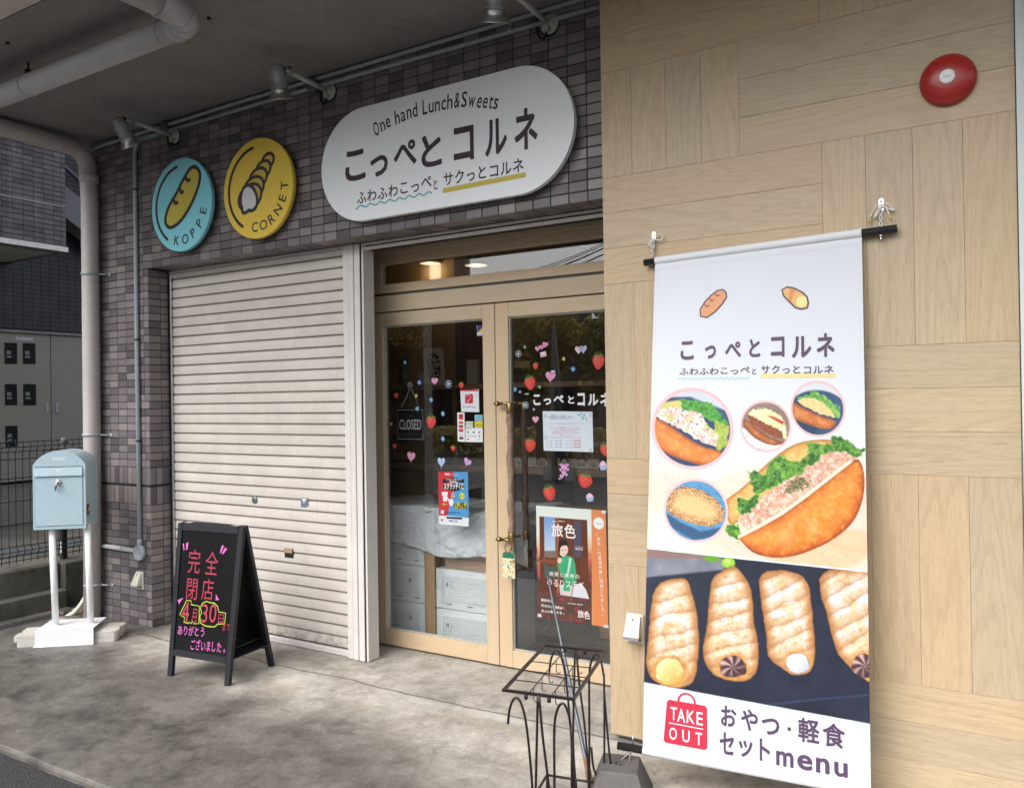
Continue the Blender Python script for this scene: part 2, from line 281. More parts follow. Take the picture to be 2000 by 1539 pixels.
# ---------------------------------------------------------------- object helpers
COL = SC.collection
def tag(o, label=None, cat=None, group=None, kind=None):
    if label: o['label'] = label
    if cat: o['category'] = cat
    if group: o['group'] = group
    if kind: o['kind'] = kind
    return o
def empty(name, loc=(0, 0, 0), label=None, cat=None, group=None, rot=0):
    o = bpy.data.objects.new(name, None); COL.objects.link(o); o.location = loc; o.rotation_euler = (0, 0, rot); o.empty_display_size = .05
    return tag(o, label, cat, group)
class MB:
    def __init__(s): s.v = []; s.f = []; s.mi = []; s.sm = []; s.cur = 0
    def add(s, vs, fs, smooth=False):
        b = len(s.v); s.v += [tuple(p) for p in vs]; s.f += [tuple(i + b for i in f) for f in fs]; s.mi += [s.cur] * len(fs); s.sm += [smooth] * len(fs); return s
    def box(s, a, b, mtx=None, bev=0):
        (x0, y0, z0), (x1, y1, z1) = [tuple(map(min, zip(a, b))), tuple(map(max, zip(a, b)))]
        if bev:
            e = bev; pts = []
            # chamfered box: 24 verts
            for sx, X in ((1, x0), (-1, x1)):
                for sy, Y in ((1, y0), (-1, y1)):
                    for sz, Z in ((1, z0), (-1, z1)):
                        pts += [(X, Y + sy * e, Z + sz * e), (X + sx * e, Y, Z + sz * e), (X + sx * e, Y + sy * e, Z)]
            I = lambda i, j, k, q: ((i * 2 + j) * 2 + k) * 3 + q
            fs = [(I(0, 0, 0, 0), I(0, 0, 1, 0), I(0, 1, 1, 0), I(0, 1, 0, 0)), (I(1, 0, 0, 0), I(1, 1, 0, 0), I(1, 1, 1, 0), I(1, 0, 1, 0)),
                  (I(0, 0, 0, 1), I(1, 0, 0, 1), I(1, 0, 1, 1), I(0, 0, 1, 1)), (I(0, 1, 0, 1), I(0, 1, 1, 1), I(1, 1, 1, 1), I(1, 1, 0, 1)),
                  (I(0, 0, 0, 2), I(0, 1, 0, 2), I(1, 1, 0, 2), I(1, 0, 0, 2)), (I(0, 0, 1, 2), I(1, 0, 1, 2), I(1, 1, 1, 2), I(0, 1, 1, 2))]
            for j in (0, 1):
                for k in (0, 1):
                    fs.append((I(0, j, k, 1), I(1, j, k, 1), I(1, j, k, 2), I(0, j, k, 2)))
                    fs.append((I(j, 0, k, 0), I(j, 1, k, 0), I(j, 1, k, 2), I(j, 0, k, 2)))
                    fs.append((I(j, k, 0, 0), I(j, k, 1, 0), I(j, k, 1, 1), I(j, k, 0, 1)))
            for i in (0, 1):
                for j in (0, 1):
                    for k in (0, 1): fs.append((I(i, j, k, 0), I(i, j, k, 1), I(i, j, k, 2)))
        else:
            pts = [(x, y, z) for x in (x0, x1) for y in (y0, y1) for z in (z0, z1)]
            fs = [(0, 1, 3, 2), (4, 6, 7, 5), (0, 4, 5, 1), (2, 3, 7, 6), (0, 2, 6, 4), (1, 5, 7, 3)]
        if mtx is not None: pts = [tuple(mtx @ Vector(p)) for p in pts]
        return s.add(pts, fs)
    def hexa(s, p8):
        """p8: 4 bottom then 4 top corners"""
        return s.add(p8, [(0, 3, 2, 1), (4, 5, 6, 7), (0, 1, 5, 4), (1, 2, 6, 5), (2, 3, 7, 6), (3, 0, 4, 7)])
    def tube(s, pts, r, n=12, caps=True, closed=False):
        pts = [Vector(p) for p in pts]; N = len(pts); rs = r if hasattr(r, '__len__') else [r] * N
        rings = []; prev = None
        for i, p in enumerate(pts):
            if closed: t = pts[(i + 1) % N] - pts[i - 1]
            else: t = (pts[min(i + 1, N - 1)] - pts[max(i - 1, 0)])
            t.normalize()
            if prev is None:
                a = Vector((0, 0, 1)) if abs(t.z) < .9 else Vector((1, 0, 0)); u = t.cross(a).normalized()
            else: u = (prev - t * prev.dot(t)).normalized()
            prev = u; w = t.cross(u)
            rings.append([p + (u * math.cos(2 * PI * k / n) + w * math.sin(2 * PI * k / n)) * rs[i] for k in range(n)])
        vs = [q for rg in rings for q in rg]; fs = []
        for i in range(N if closed else N - 1):
            j = (i + 1) % N
            for k in range(n): fs.append((i * n + k, i * n + (k + 1) % n, j * n + (k + 1) % n, j * n + k))
        s.add(vs, fs, True)
        if caps and not closed:
            b = len(s.v) - len(vs)
            s.f += [tuple(b + k for k in reversed(range(n))), tuple(b + (N - 1) * n + k for k in range(n))]; s.mi += [s.cur] * 2; s.sm += [False] * 2
        return s
    def lathe(s, prof, center=(0, 0, 0), axis=(0, 0, 1), n=32, smooth=True):
        """prof: (radius, height) along axis"""
        ax = Vector(axis).normalized(); a = Vector((0, 0, 1)) if abs(ax.z) < .9 else Vector((1, 0, 0)); u = ax.cross(a).normalized(); w = ax.cross(u); c = Vector(center)
        vs = [c + ax * h + (u * math.cos(2 * PI * k / n) + w * math.sin(2 * PI * k / n)) * r for r, h in prof for k in range(n)]
        fs = [(i * n + k, i * n + (k + 1) % n, (i + 1) * n + (k + 1) % n, (i + 1) * n + k) for i in range(len(prof) - 1) for k in range(n)]
        s.add(vs, fs, smooth)
        b = len(s.v) - len(vs)
        for i in (0, len(prof) - 1):
            if prof[i][0] > 1e-5: s.f.append(tuple(b + i * n + k for k in range(n))); s.mi.append(s.cur); s.sm.append(False)
        return s
    def prism(s, pts, d):
        """polygon pts (3D) extruded by vector d"""
        n = len(pts); d = Vector(d); vs = [Vector(p) for p in pts] + [Vector(p) + d for p in pts]
        fs = [tuple(range(n)), tuple(reversed(range(n, 2 * n)))] + [(i, (i + 1) % n, n + (i + 1) % n, n + i) for i in range(n)]
        return s.add(vs, fs)
    def mesh(s, name, mats):
        me = bpy.data.meshes.new(name); me.from_pydata(s.v, [], s.f)
        for m_ in (mats if isinstance(mats, (list, tuple)) else [mats]): me.materials.append(m_)
        me.polygons.foreach_set('material_index', s.mi); me.polygons.foreach_set('use_smooth', s.sm); me.update()
        bm_fix(me); return me
    def build(s, name, mats, parent=None, label=None, cat=None, group=None, kind=None, loc=None):
        if parent is not None and loc is None:
            # world coordinates given: make them local to the parent
            bpy.context.view_layer.update(); inv = parent.matrix_world.inverted() if parent.rotation_euler.z or parent.parent or True else None
            mw = world_of(parent).inverted(); s.v = [tuple(mw @ Vector(p)) for p in s.v]
        o = bpy.data.objects.new(name, s.mesh(name, mats)); COL.objects.link(o)
        if parent is not None: o.parent = parent
        if loc is not None: o.location = loc
        return tag(o, label, cat, group, kind)
import bmesh
def bm_fix(me):
    bm = bmesh.new(); bm.from_mesh(me); bmesh.ops.recalc_face_normals(bm, faces=bm.faces); bm.to_mesh(me); bm.free()
def world_of(o):
    mw = Matrix.LocRotScale(o.location, o.rotation_euler, o.scale)
    return world_of(o.parent) @ mw if o.parent else mw
def copy_tree(o, parent=None):
    c = o.copy(); COL.objects.link(c); c.parent = parent
    for ch in list(o.children): copy_tree(ch, c)
    return c
def arc(c, r, a0, a1, n, u=(1, 0, 0), v=(0, 0, 1)):
    c = Vector(c); u = Vector(u); v = Vector(v)
    return [c + u * r * math.cos(a0 + (a1 - a0) * i / n) + v * r * math.sin(a0 + (a1 - a0) * i / n) for i in range(n + 1)]
def smooth(pts, n=6):
    """Catmull-Rom through the points"""
    P = [Vector(p) for p in pts]; P = [P[0] * 2 - P[1]] + P + [P[-1] * 2 - P[-2]]; out = []
    for i in range(1, len(P) - 2):
        a, b, c, d = P[i - 1:i + 3]
        for k in range(n):
            t = k / n; out.append(.5 * ((2 * b) + (c - a) * t + (2 * a - 5 * b + 4 * c - d) * t * t + (3 * b - 3 * c + d - a) * t ** 3))
    return out + [P[-2]]

# ---------------------------------------------------------------- flat print (lettering, logos) as thin coloured geometry
_txt = {}
def text_geo(body, bold=0.0, res=3, shear=0):
    bold = 0.0
    key = (body, bold, shear)
    if key in _txt: return _txt[key]
    cu = bpy.data.curves.new('tmp', 'FONT'); cu.body = body; cu.size = 1; cu.offset = bold; cu.resolution_u = res; cu.fill_mode = 'FRONT'; cu.shear = shear
    o = bpy.data.objects.new('tmp', cu); COL.objects.link(o); me = bpy.data.meshes.new_from_object(o)
    v = np.array([q.co[:2] for q in me.vertices]) if len(me.vertices) else np.zeros((0, 2)); f = [tuple(p.vertices) for p in me.polygons]
    bpy.data.objects.remove(o); bpy.data.curves.remove(cu); bpy.data.meshes.remove(me)
    if len(v): v = v - np.array([v[:, 0].min(), v[:, 1].min()])
    _txt[key] = (v, f); return v, f
class Ink:
    """fn(u, v, lift) -> point of the printed surface; colours are sRGB"""
    STEP = .00022
    def __init__(s, fn): s.fn = fn; s.v = []; s.f = []; s.c = []; s.L = 1
    def poly(s, pts, col, L=None):
        if L is not None: s.L = L
        b = len(s.v); s.v += [s.fn(p[0], p[1], s.L * s.STEP) for p in pts]; s.f.append(tuple(range(b, b + len(pts)))); s.c.append(lin(col)); return s
    def ell(s, cx, cy, rx, ry, col, L=None, n=24, ang=0):
        return s.poly([(cx + rx * math.cos(t) * math.cos(ang) - ry * math.sin(t) * math.sin(ang), cy + rx * math.cos(t) * math.sin(ang) + ry * math.sin(t) * math.cos(ang)) for t in [2 * PI * k / n for k in range(n)]], col, L)
    def rect(s, x0, y0, x1, y1, col, L=None): return s.poly([(x0, y0), (x1, y0), (x1, y1), (x0, y1)], col, L)
    def line(s, pts, w, col, L=None, closed=False, round_=True):
        if L is not None: s.L = L
        pts = [np.array(p, float) for p in pts]; n = len(pts); lft = []; rgt = []
        for i in range(n):
            a = pts[(i - 1) % n] if closed or i > 0 else pts[i]; b = pts[(i + 1) % n] if closed or i < n - 1 else pts[i]
            d = b - a; d = d / (np.hypot(*d) + 1e-12); nn = np.array([-d[1], d[0]]) * w / 2
            lft.append(pts[i] + nn); rgt.append(pts[i] - nn)
        for i in range(n if closed else n - 1):
            j = (i + 1) % n; s.poly([lft[i], rgt[i], rgt[j], lft[j]], col)
        if round_ and not closed:
            L0 = s.L
            for p in (pts[0], pts[-1]): s.ell(p[0], p[1], w / 2, w / 2, col, L0 + .3, 12)
            s.L = L0
        return s
    def text(s, body, x, y, w=None, h=None, col=(60, 45, 60), L=None, bold=0.0, ang=0, shear=0, skew=0, align='L'):
        """box of the text: lower-left (x, y), width w and/or height h in surface units; y grows with v"""
        if L is not None: s.L = L
        v, f = text_geo(body, bold, shear=shear)
        if not len(v): return s
        tw, th = v[:, 0].max(), v[:, 1].max()
        sx = w / tw if w else h / th; sy = h / th if h else w / tw
        if align == 'C': x = x - tw * sx / 2 * math.cos(ang); y = y - tw * sx / 2 * math.sin(ang)
        q = v * np.array([sx, sy]); q = np.stack([q[:, 0] * math.cos(ang) - q[:, 1] * math.sin(ang), q[:, 0] * math.sin(ang) + q[:, 1] * math.cos(ang) + skew * q[:, 0]], 1)
        n_ = 1 if bold <= .004 else (4 if bold < .025 else 8); c_ = lin(col)
        for k in range(n_):
            t = 2 * PI * (k + .5) / n_; r_ = bold * .85 if n_ > 1 else 0; dx, dy = r_ * sx * math.cos(t), r_ * sy * math.sin(t)
            b = len(s.v); s.v += [s.fn(x + p[0] + dx, y + p[1] + dy, s.L * s.STEP + k * .000012) for p in q]
            for g in f: s.f.append(tuple(i + b for i in g)); s.c.append(c_)
        return s
    def build(s, name, parent=None, **kw):
        me = bpy.data.meshes.new(name); vs = s.v
        if parent is not None:
            mw = world_of(parent).inverted(); vs = [mw @ Vector(p) for p in vs]
        me.from_pydata([tuple(p) for p in vs], [], s.f); me.materials.append(M_INK)
        at = me.color_attributes.new('ink', 'FLOAT_COLOR', 'CORNER'); arr = []
        for p, c in zip(me.polygons, s.c): arr += [c[0], c[1], c[2], 1.0] * p.loop_total
        at.data.foreach_set('color', arr); me.update()
        o = bpy.data.objects.new(name, me); COL.objects.link(o)
        if parent is not None: o.parent = parent
        return tag(o, **kw)
def wallfn(Y):
    return lambda x, z, d: Vector((x, Y - d, z))

# numpy painter: colours a fine grid of vertices (printed photographs)
class Paint:
    def __init__(s, X, Y): s.X = X; s.Y = Y; s.C = np.ones(X.shape + (3,)); s.rs = np.random.RandomState(3)
    def noise(s, sc, seed=0, oct=4, aniso=(1, 1), ang=0):
        out = 0; amp = 1; tot = 0; ca, sa = math.cos(ang), math.sin(ang)
        xr = (s.X * ca + s.Y * sa) * aniso[0]; yr = (-s.X * sa + s.Y * ca) * aniso[1]
        for o in range(oct):
            g = np.random.RandomState(seed * 17 + o).rand(64, 64); x = xr / sc * 2 ** o; y = yr / sc * 2 ** o
            xi = np.floor(x).astype(int); yi = np.floor(y).astype(int); fx = x - xi; fy = y - yi; fx = fx * fx * (3 - 2 * fx); fy = fy * fy * (3 - 2 * fy)
            a = g[xi % 64, yi % 64]; b = g[(xi + 1) % 64, yi % 64]; c = g[xi % 64, (yi + 1) % 64]; d = g[(xi + 1) % 64, (yi + 1) % 64]
            out = out + amp * ((a * (1 - fx) + b * fx) * (1 - fy) + (c * (1 - fx) + d * fx) * fy); tot += amp; amp *= .5
        return out / tot
    def sdp(s, pts):
        P = np.array(pts, float); d = np.full(s.X.shape, 1e18); sg = np.ones(s.X.shape); n = len(P)
        for i in range(n):
            j = (i - 1) % n; ex, ey = P[j] - P[i]; wx = s.X - P[i, 0]; wy = s.Y - P[i, 1]
            t = np.clip((wx * ex + wy * ey) / (ex * ex + ey * ey + 1e-9), 0, 1); d = np.minimum(d, (wx - ex * t) ** 2 + (wy - ey * t) ** 2)
            c1 = s.Y >= P[i, 1]; c2 = s.Y < P[j, 1]; c3 = ex * wy > ey * wx
            flip = (c1 & c2 & c3) | (~c1 & ~c2 & ~c3); sg = np.where(flip, -sg, sg)
        return sg * np.sqrt(d)
    def sde(s, cx, cy, rx, ry, ang=0):
        ca, sa = math.cos(ang), math.sin(ang); x = (s.X - cx) * ca + (s.Y - cy) * sa; y = -(s.X - cx) * sa + (s.Y - cy) * ca
        return (np.sqrt((x / rx) ** 2 + (y / ry) ** 2) - 1) * min(rx, ry)
    def sdl(s, pts):
        d = np.full(s.X.shape, 1e18)
        for (a, b) in zip(pts[:-1], pts[1:]):
            ex, ey = b[0] - a[0], b[1] - a[1]; wx = s.X - a[0]; wy = s.Y - a[1]; t = np.clip((wx * ex + wy * ey) / (ex * ex + ey * ey + 1e-9), 0, 1)
            d = np.minimum(d, (wx - ex * t) ** 2 + (wy - ey * t) ** 2)
        return np.sqrt(d)
    def m(s, sd, soft=1.0): return np.clip(.5 - sd / soft, 0, 1)
    def ridge(s, sc, seed=0, oct=5, aniso=(1, 1), ang=0): return 1 - np.abs(s.noise(sc, seed, oct, aniso, ang) - .5) * 4
    def put(s, mask, col, clip=None):
        col = np.asarray(col, float)
        if col.ndim == 1: col = np.broadcast_to(col, s.C.shape)
        if clip is not None: mask = mask * clip
        s.C = s.C * (1 - mask[..., None]) + col * mask[..., None]
def mixc(a, b, t):
    t = np.clip(t, 0, 1)[..., None]; return np.array(a, float) * (1 - t) + np.array(b, float) * t
def homog(src, dst):
    A = []
    for (x, y), (u, v) in zip(src, dst):
        A.append([x, y, 1, 0, 0, 0, -u * x, -u * y]); A.append([0, 0, 0, x, y, 1, -v * x, -v * y])
    h = np.linalg.solve(np.array(A, float), np.array(dst, float).reshape(-1)); return np.append(h, 1).reshape(3, 3)
def happ(H, x, y):
    w = H[2, 0] * x + H[2, 1] * y + H[2, 2]; return (H[0, 0] * x + H[0, 1] * y + H[0, 2]) / w, (H[1, 0] * x + H[1, 1] * y + H[1, 2]) / w
def grid_print(name, pts, C, parent, thick=None):
    """pts (ny,nx,3) world points, C sRGB 0..255"""
    ny, nx = pts.shape[:2]; mw = np.array(world_of(parent).inverted()); P = pts.reshape(-1, 3) @ mw[:3, :3].T + mw[:3, 3]
    idx = np.arange(ny * nx).reshape(ny, nx); q = np.stack([idx[:-1, :-1], idx[1:, :-1], idx[1:, 1:], idx[:-1, 1:]], -1).reshape(-1, 4)
    me = bpy.data.meshes.new(name); me.vertices.add(len(P)); me.vertices.foreach_set('co', P.ravel()); me.loops.add(q.size); me.loops.foreach_set('vertex_index', q.ravel())
    me.polygons.add(len(q)); me.polygons.foreach_set('loop_start', np.arange(0, q.size, 4)); me.polygons.foreach_set('use_smooth', np.ones(len(q), bool)); me.update(); me.validate()
    at = me.color_attributes.new('ink', 'FLOAT_COLOR', 'POINT'); c = lin(np.clip(C, 0, 255).reshape(-1, 3) / 255.0 + 1e-9); at.data.foreach_set('color', np.hstack([c, np.ones((len(c), 1))]).ravel())
    me.materials.append(M_INK); o = bpy.data.objects.new(name, me); COL.objects.link(o); o.parent = parent; return o
# ================================================================= THE SETTING
def struct(name, mb, m_): return tag(mb.build(name, m_), kind='structure')
ZC = 3.34                                   # underside of the canopy
# street and far ground
mb = MB(); mb.add([(-60, -70, -.032), (60, -70, -.032), (60, 3.2, -.032), (-60, 3.2, -.032)], [(0, 1, 2, 3)])
struct('asphalt_ground', mb, M_ASPH)
# concrete slab in front of the shop, rounded front edge
def slab(x0, x1, y0, y1, round_front):
    b = MB(); n = 60; rows = []
    prof = [(0, -.3), (0, -.016), (.004, -.007), (.012, -.0015), (.024, 0)] if round_front else [(0, -.3), (0, -.003), (.003, 0)]
    vs = []; R = random.Random(4)
    jit = [R.uniform(-.004, .004) for _ in range(n + 1)]
    for i in range(n + 1):
        x = x0 + (x1 - x0) * i / n
        for d, z in prof: vs.append((x, y0 + d + (jit[i] if round_front else 0) * 1.0, z))
        vs.append((x, y1, 0)); vs.append((x, y1, -.3))
    k = len(prof) + 2
    fs = [(i * k + j, (i + 1) * k + j, (i + 1) * k + j + 1, i * k + j + 1) for i in range(n) for j in range(k - 1)]
    fs += [tuple(range(k)), tuple(n * k + j for j in reversed(range(k)))]
    return b.add(vs, fs)
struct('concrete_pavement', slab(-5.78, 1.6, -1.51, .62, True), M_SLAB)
# canopy
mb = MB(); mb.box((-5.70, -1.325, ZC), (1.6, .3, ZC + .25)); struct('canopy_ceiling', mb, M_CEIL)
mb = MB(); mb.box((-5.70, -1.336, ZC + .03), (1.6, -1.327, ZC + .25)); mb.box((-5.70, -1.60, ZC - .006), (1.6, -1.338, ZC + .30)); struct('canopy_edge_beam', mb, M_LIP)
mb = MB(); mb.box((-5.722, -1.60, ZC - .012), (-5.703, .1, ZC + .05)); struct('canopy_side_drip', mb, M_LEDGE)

# loose grit on the pavement
gm = MB(); Rg = random.Random(21)
for i in range(130):
    x = Rg.uniform(-5.6, .3); y = -1.48 + abs(Rg.gauss(0, .55)); s_ = Rg.uniform(.001, .0034)
    if y > .42 or y > -.16 and (x < -4.9 or -1.55 < x): continue
    if -4.9 < x < -3.1 and y > .12: continue
    Mx = Matrix.Translation((x, y, s_ * .4)) @ Matrix.Rotation(Rg.uniform(0, 6), 4, 'Z') @ Matrix.Rotation(Rg.uniform(0, 1), 4, 'X')
    gm.box((-s_, -s_ * .7, -s_ * .5), (s_, s_ * .7, s_ * .5), Mx)
tag(gm.build('loose_grit', mat('grit_stone', (.16, .145, .125), .9, var=.6, scale=9)), kind='stuff')
# ---- tiled wall
TW = empty('tiled_wall', (-3.5, 0, 0), 'purple grey ceramic tiled shop wall around the shutter, with pillar at its left', 'wall')
mb = MB()
ZL = 2.397; XP = -4.92; XE = -5.56
mb.box((XE, .004, -.02), (XP - .004, .35, ZL)); mb.box((XE, .004, ZL + .004), (-1.50, .35, ZC - .002))
mb.build('wall_core', M_GROUT, TW)
tiles = []   # (cx, cy, cz, w, h, facing)   facing F front, R reveal (+x), S soffit (down)
PX = .0975
xs = [XE, -5.4575]; x = -5.4575
while x < -5.0: xs.append(round(x + PX, 4)); x += PX
xs = [XE] + [XP - .05 - PX * k for k in range(5, -1, -1)] + [XP]
def rowset(z0, z1, n): return [(z0 + (z1 - z0) * i / n, z0 + (z1 - z0) * (i + 1) / n) for i in range(n)]
rows_low = rowset(0.0, .816, 17); rows_up = rowset(1.066, ZL, 27); rows_f = rowset(ZL, ZC, 19)
for a, b in zip(xs[:-1], xs[1:]):
    for z0, z1 in rows_low + rows_up: tiles.append(((a + b) / 2, 0, (z0 + z1) / 2, b - a, z1 - z0, 'F'))
n = 13; wv = (XP - XE) / n
for i in range(n):
    for z0, z1 in ((.816, .936), (.95, 1.066)): tiles.append((XE + wv * (i + .5), 0, (z0 + z1) / 2, wv, z1 - z0, 'F'))
xf = xs[:-1]; x = XP + .0475
while x < -1.5: xf.append(x); x += PX
xf.append(-1.50)
for a, b in zip(xf[:-1], xf[1:]):
    if b - a < .02: continue
    for z0, z1 in rows_f: tiles.append(((a + b) / 2, 0, (z0 + z1) / 2, b - a, z1 - z0, 'F'))
for z0, z1 in rows_low + rows_up:
    tiles.append((XP, .0475, (z0 + z1) / 2, .095, z1 - z0, 'R')); tiles.append((XP, .125, (z0 + z1) / 2, .06, z1 - z0, 'R'))
for z0, z1 in ((.816, .936), (.95, 1.066)):
    for y in (.024, .072, .125): tiles.append((XP, y, (z0 + z1) / 2, .048 if y < .1 else .06, z1 - z0, 'R'))
for a, b in zip(xf[:-1], xf[1:]):
    if a >= XP - .001 and b - a > .02: tiles.append(((a + b) / 2, .0475, ZL, b - a, .095, 'S')); tiles.append(((a + b) / 2, .125, ZL, b - a, .058, 'S'))
def hidden(t):
    x, z = t[0], t[2]
    if t[5] != 'F': return False
    for cx, cz, r in ((-4.49, 2.755, .25), (-3.785, 2.755, .25)):
        if math.hypot(x - cx, z - cz) < r: return True
    return abs(z - 2.766) < .25 and -3.1 < x < -1.85
def score(t):
    p = Vector(t[:3]); d = (p - CAM).length
    nrm = {'F': Vector((0, -1, 0)), 'R': Vector((1, 0, 0)), 'S': Vector((0, 0, -1))}[t[5]]
    a = t[3] * t[4] * abs((p - CAM).normalized().dot(nrm)) / d ** 2
    return a * (0 if hidden(t) else 1)
tiles.sort(key=score, reverse=True)
tm = {}
def tile_mesh(w, h, mat_, G=.0042, T=.009):
    key = (round(w, 3), round(h, 3), mat_.name)
    if key not in tm:
        b = MB(); b.box((-w / 2 + G / 2, -.0, -h / 2 + G / 2), (w / 2 - G / 2, T, h / 2 - G / 2)); 
        # rounded front edge
        b = MB(); g = G / 2; e = .0022
        b.hexa([(-w/2+g, T, -h/2+g), (w/2-g, T, -h/2+g), (w/2-g, e, -h/2+g), (-w/2+g, e, -h/2+g), (-w/2+g, T, h/2-g), (w/2-g, T, h/2-g), (w/2-g, e, h/2-g), (-w/2+g, e, h/2-g)])
        b.add([(-w/2+g, e, -h/2+g), (w/2-g, e, -h/2+g), (w/2-g, e, h/2-g), (-w/2+g, e, h/2-g), (-w/2+g+e, 0, -h/2+g+e), (w/2-g-e, 0, -h/2+g+e), (w/2-g-e, 0, h/2-g-e), (-w/2+g+e, 0, h/2-g-e)],
              [(4, 5, 6, 7), (0, 1, 5, 4), (1, 2, 6, 5), (2, 3, 7, 6), (3, 0, 4, 7)])
        tm[key] = b
    return tm[key]
ROT = {'F': Matrix.Identity(4), 'R': Matrix.Rotation(PI / 2, 4, 'Z'), 'S': Matrix.Rotation(PI / 2, 4, 'X')}
_tmesh = {}
def put_tiles(tiles, limit, parent, mat_, rest_name):
    rest = MB(); jr = random.Random(11)
    for i, t in enumerate(tiles):
        w, h = t[3], t[4]; b = tile_mesh(w, h, mat_)
        M = Matrix.Translation(t[:3]) @ ROT[t[5]] @ Matrix.Rotation(jr.uniform(-.004, .004), 4, 'X') @ Matrix.Rotation(jr.uniform(-.003, .003), 4, 'Z') @ Matrix.Translation((0, jr.uniform(-.0006, .0006), 0))
        if i < limit:
            key = (round(w, 3), round(h, 3), mat_.name)
            if key not in _tmesh: _tmesh[key] = b.mesh('tile', mat_)
            o = bpy.data.objects.new('tile', _tmesh[key]); COL.objects.link(o); o.parent = parent
            o.matrix_local = Matrix.Translation(-parent.location) @ M
        else:
            # one island per tile so that each keeps a shade of its own
            vs = [tuple(M @ Vector(p)) for p in b.v]; mp = {}; uv = []; idx = []
            for p in vs:
                k = (round(p[0], 5), round(p[1], 5), round(p[2], 5))
                if k not in mp: mp[k] = len(uv); uv.append(p)
                idx.append(mp[k])
            fs = [tuple(idx[j] for j in f) for f in b.f]
            inner = [f for f in b.f[:6]]
            rest.add(uv, [f for k_, f in enumerate(fs) if k_ != 2])
    if rest.v: rest.build(rest_name, mat_, parent, kind='stuff')
put_tiles(tiles, 300, TW, M_TILE, 'small_tiles')
# the recessed dark joint of the band
mb = MB(); mb.box((XE, .0035, .9375), (XP - .001, .0038, .9485)); mb.build('expansion_joint', M_BLACK, TW)

# ---- front wall above/behind the openings, interior
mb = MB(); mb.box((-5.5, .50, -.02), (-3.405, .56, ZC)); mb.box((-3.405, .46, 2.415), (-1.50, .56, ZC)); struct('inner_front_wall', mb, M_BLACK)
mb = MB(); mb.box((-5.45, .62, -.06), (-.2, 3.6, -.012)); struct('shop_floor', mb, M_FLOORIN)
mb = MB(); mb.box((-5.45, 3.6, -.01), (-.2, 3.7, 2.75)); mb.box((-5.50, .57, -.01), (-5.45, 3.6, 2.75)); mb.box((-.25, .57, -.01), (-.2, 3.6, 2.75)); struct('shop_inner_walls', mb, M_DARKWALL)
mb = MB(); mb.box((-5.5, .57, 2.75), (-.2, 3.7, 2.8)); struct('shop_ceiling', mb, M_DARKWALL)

# ---- oak clad wall
WW = empty('oak_clad_wall', (-.75, -.14, 0), 'wall clad in pale oak boards laid crosswise, right of the glass door', 'wall')
YW = -.14
mb = MB(); mb.box((-1.510, -.126, .02), (.055, .50, ZC - .003)); mb.build('wall_core', M_GROUTL, WW)
G = .1525
planks = []
def hor(x0, x1, z0, z1, n):
    for i in range(n): planks.append((x0, x1, z0 + (z1 - z0) * i / n, z0 + (z1 - z0) * (i + 1) / n, 'H'))
def ver(xs_, z0, z1):
    for a, b in zip(xs_[:-1], xs_[1:]): planks.append((a, b, z0, z1, 'V'))
LX = [-1.515, -1.375, -1.222, -1.069, -.913]; RX = [-.602, -.449, -.292, -.133, .026]
hor(-1.515, -.602, 2.905, 3.21, 2); hor(-1.515, -.602, 3.21, ZC, 1)
ver(RX, 2.905, ZC); ver(LX, 2.447, 2.905); hor(-.913, .026, 2.447, 2.905, 3)
hor(-1.515, -.602, 1.984, 2.447, 3); ver(RX, 1.664, 2.447)
ver(LX + [-.757, -.602], 1.226, 1.984); hor(-.602, .026, 1.197, 1.664, 3)
hor(-1.515, -.602, .768, 1.226, 3); ver(RX, .442, 1.197)
ver(LX + [-.757, -.602], .03, .768); hor(-.602, .026, .03, .442, 3)
_pm = {}
for x0, x1, z0, z1, k in planks:
    L_, H_ = (x1 - x0, z1 - z0) if k == 'H' else (z1 - z0, x1 - x0); key = (round(L_, 3), round(H_, 3))
    if key not in _pm:
        b = MB(); b.box((-L_ / 2 + .00035, 0, -H_ / 2 + .00035), (L_ / 2 - .00035, .012, H_ / 2 - .00035), bev=.0006); _pm[key] = b.mesh('plank', M_OAK)
    o = bpy.data.objects.new('plank', _pm[key]); COL.objects.link(o); o.parent = WW
    o.location = ((x0 + x1) / 2 + .75, rnd.uniform(-.0005, .0005), (z0 + z1) / 2)
    o.rotation_euler = (0, (-PI / 2 if rnd.random() < .5 else PI / 2) if k == 'V' else (0 if rnd.random() < .5 else PI), 0)
mb = MB(); mb.box((.029, -.165, .0), (.062, .2, ZC - .003)); mb.box((.0625, -.172, .0), (.30, .2, ZC - .003)); mb.box((.060, -.176, .0), (.066, -.166, ZC - .003))
tag(mb.build('corner_trim', M_TRIM), 'pale grey green metal corner trim at the right edge of the oak wall', 'trim')

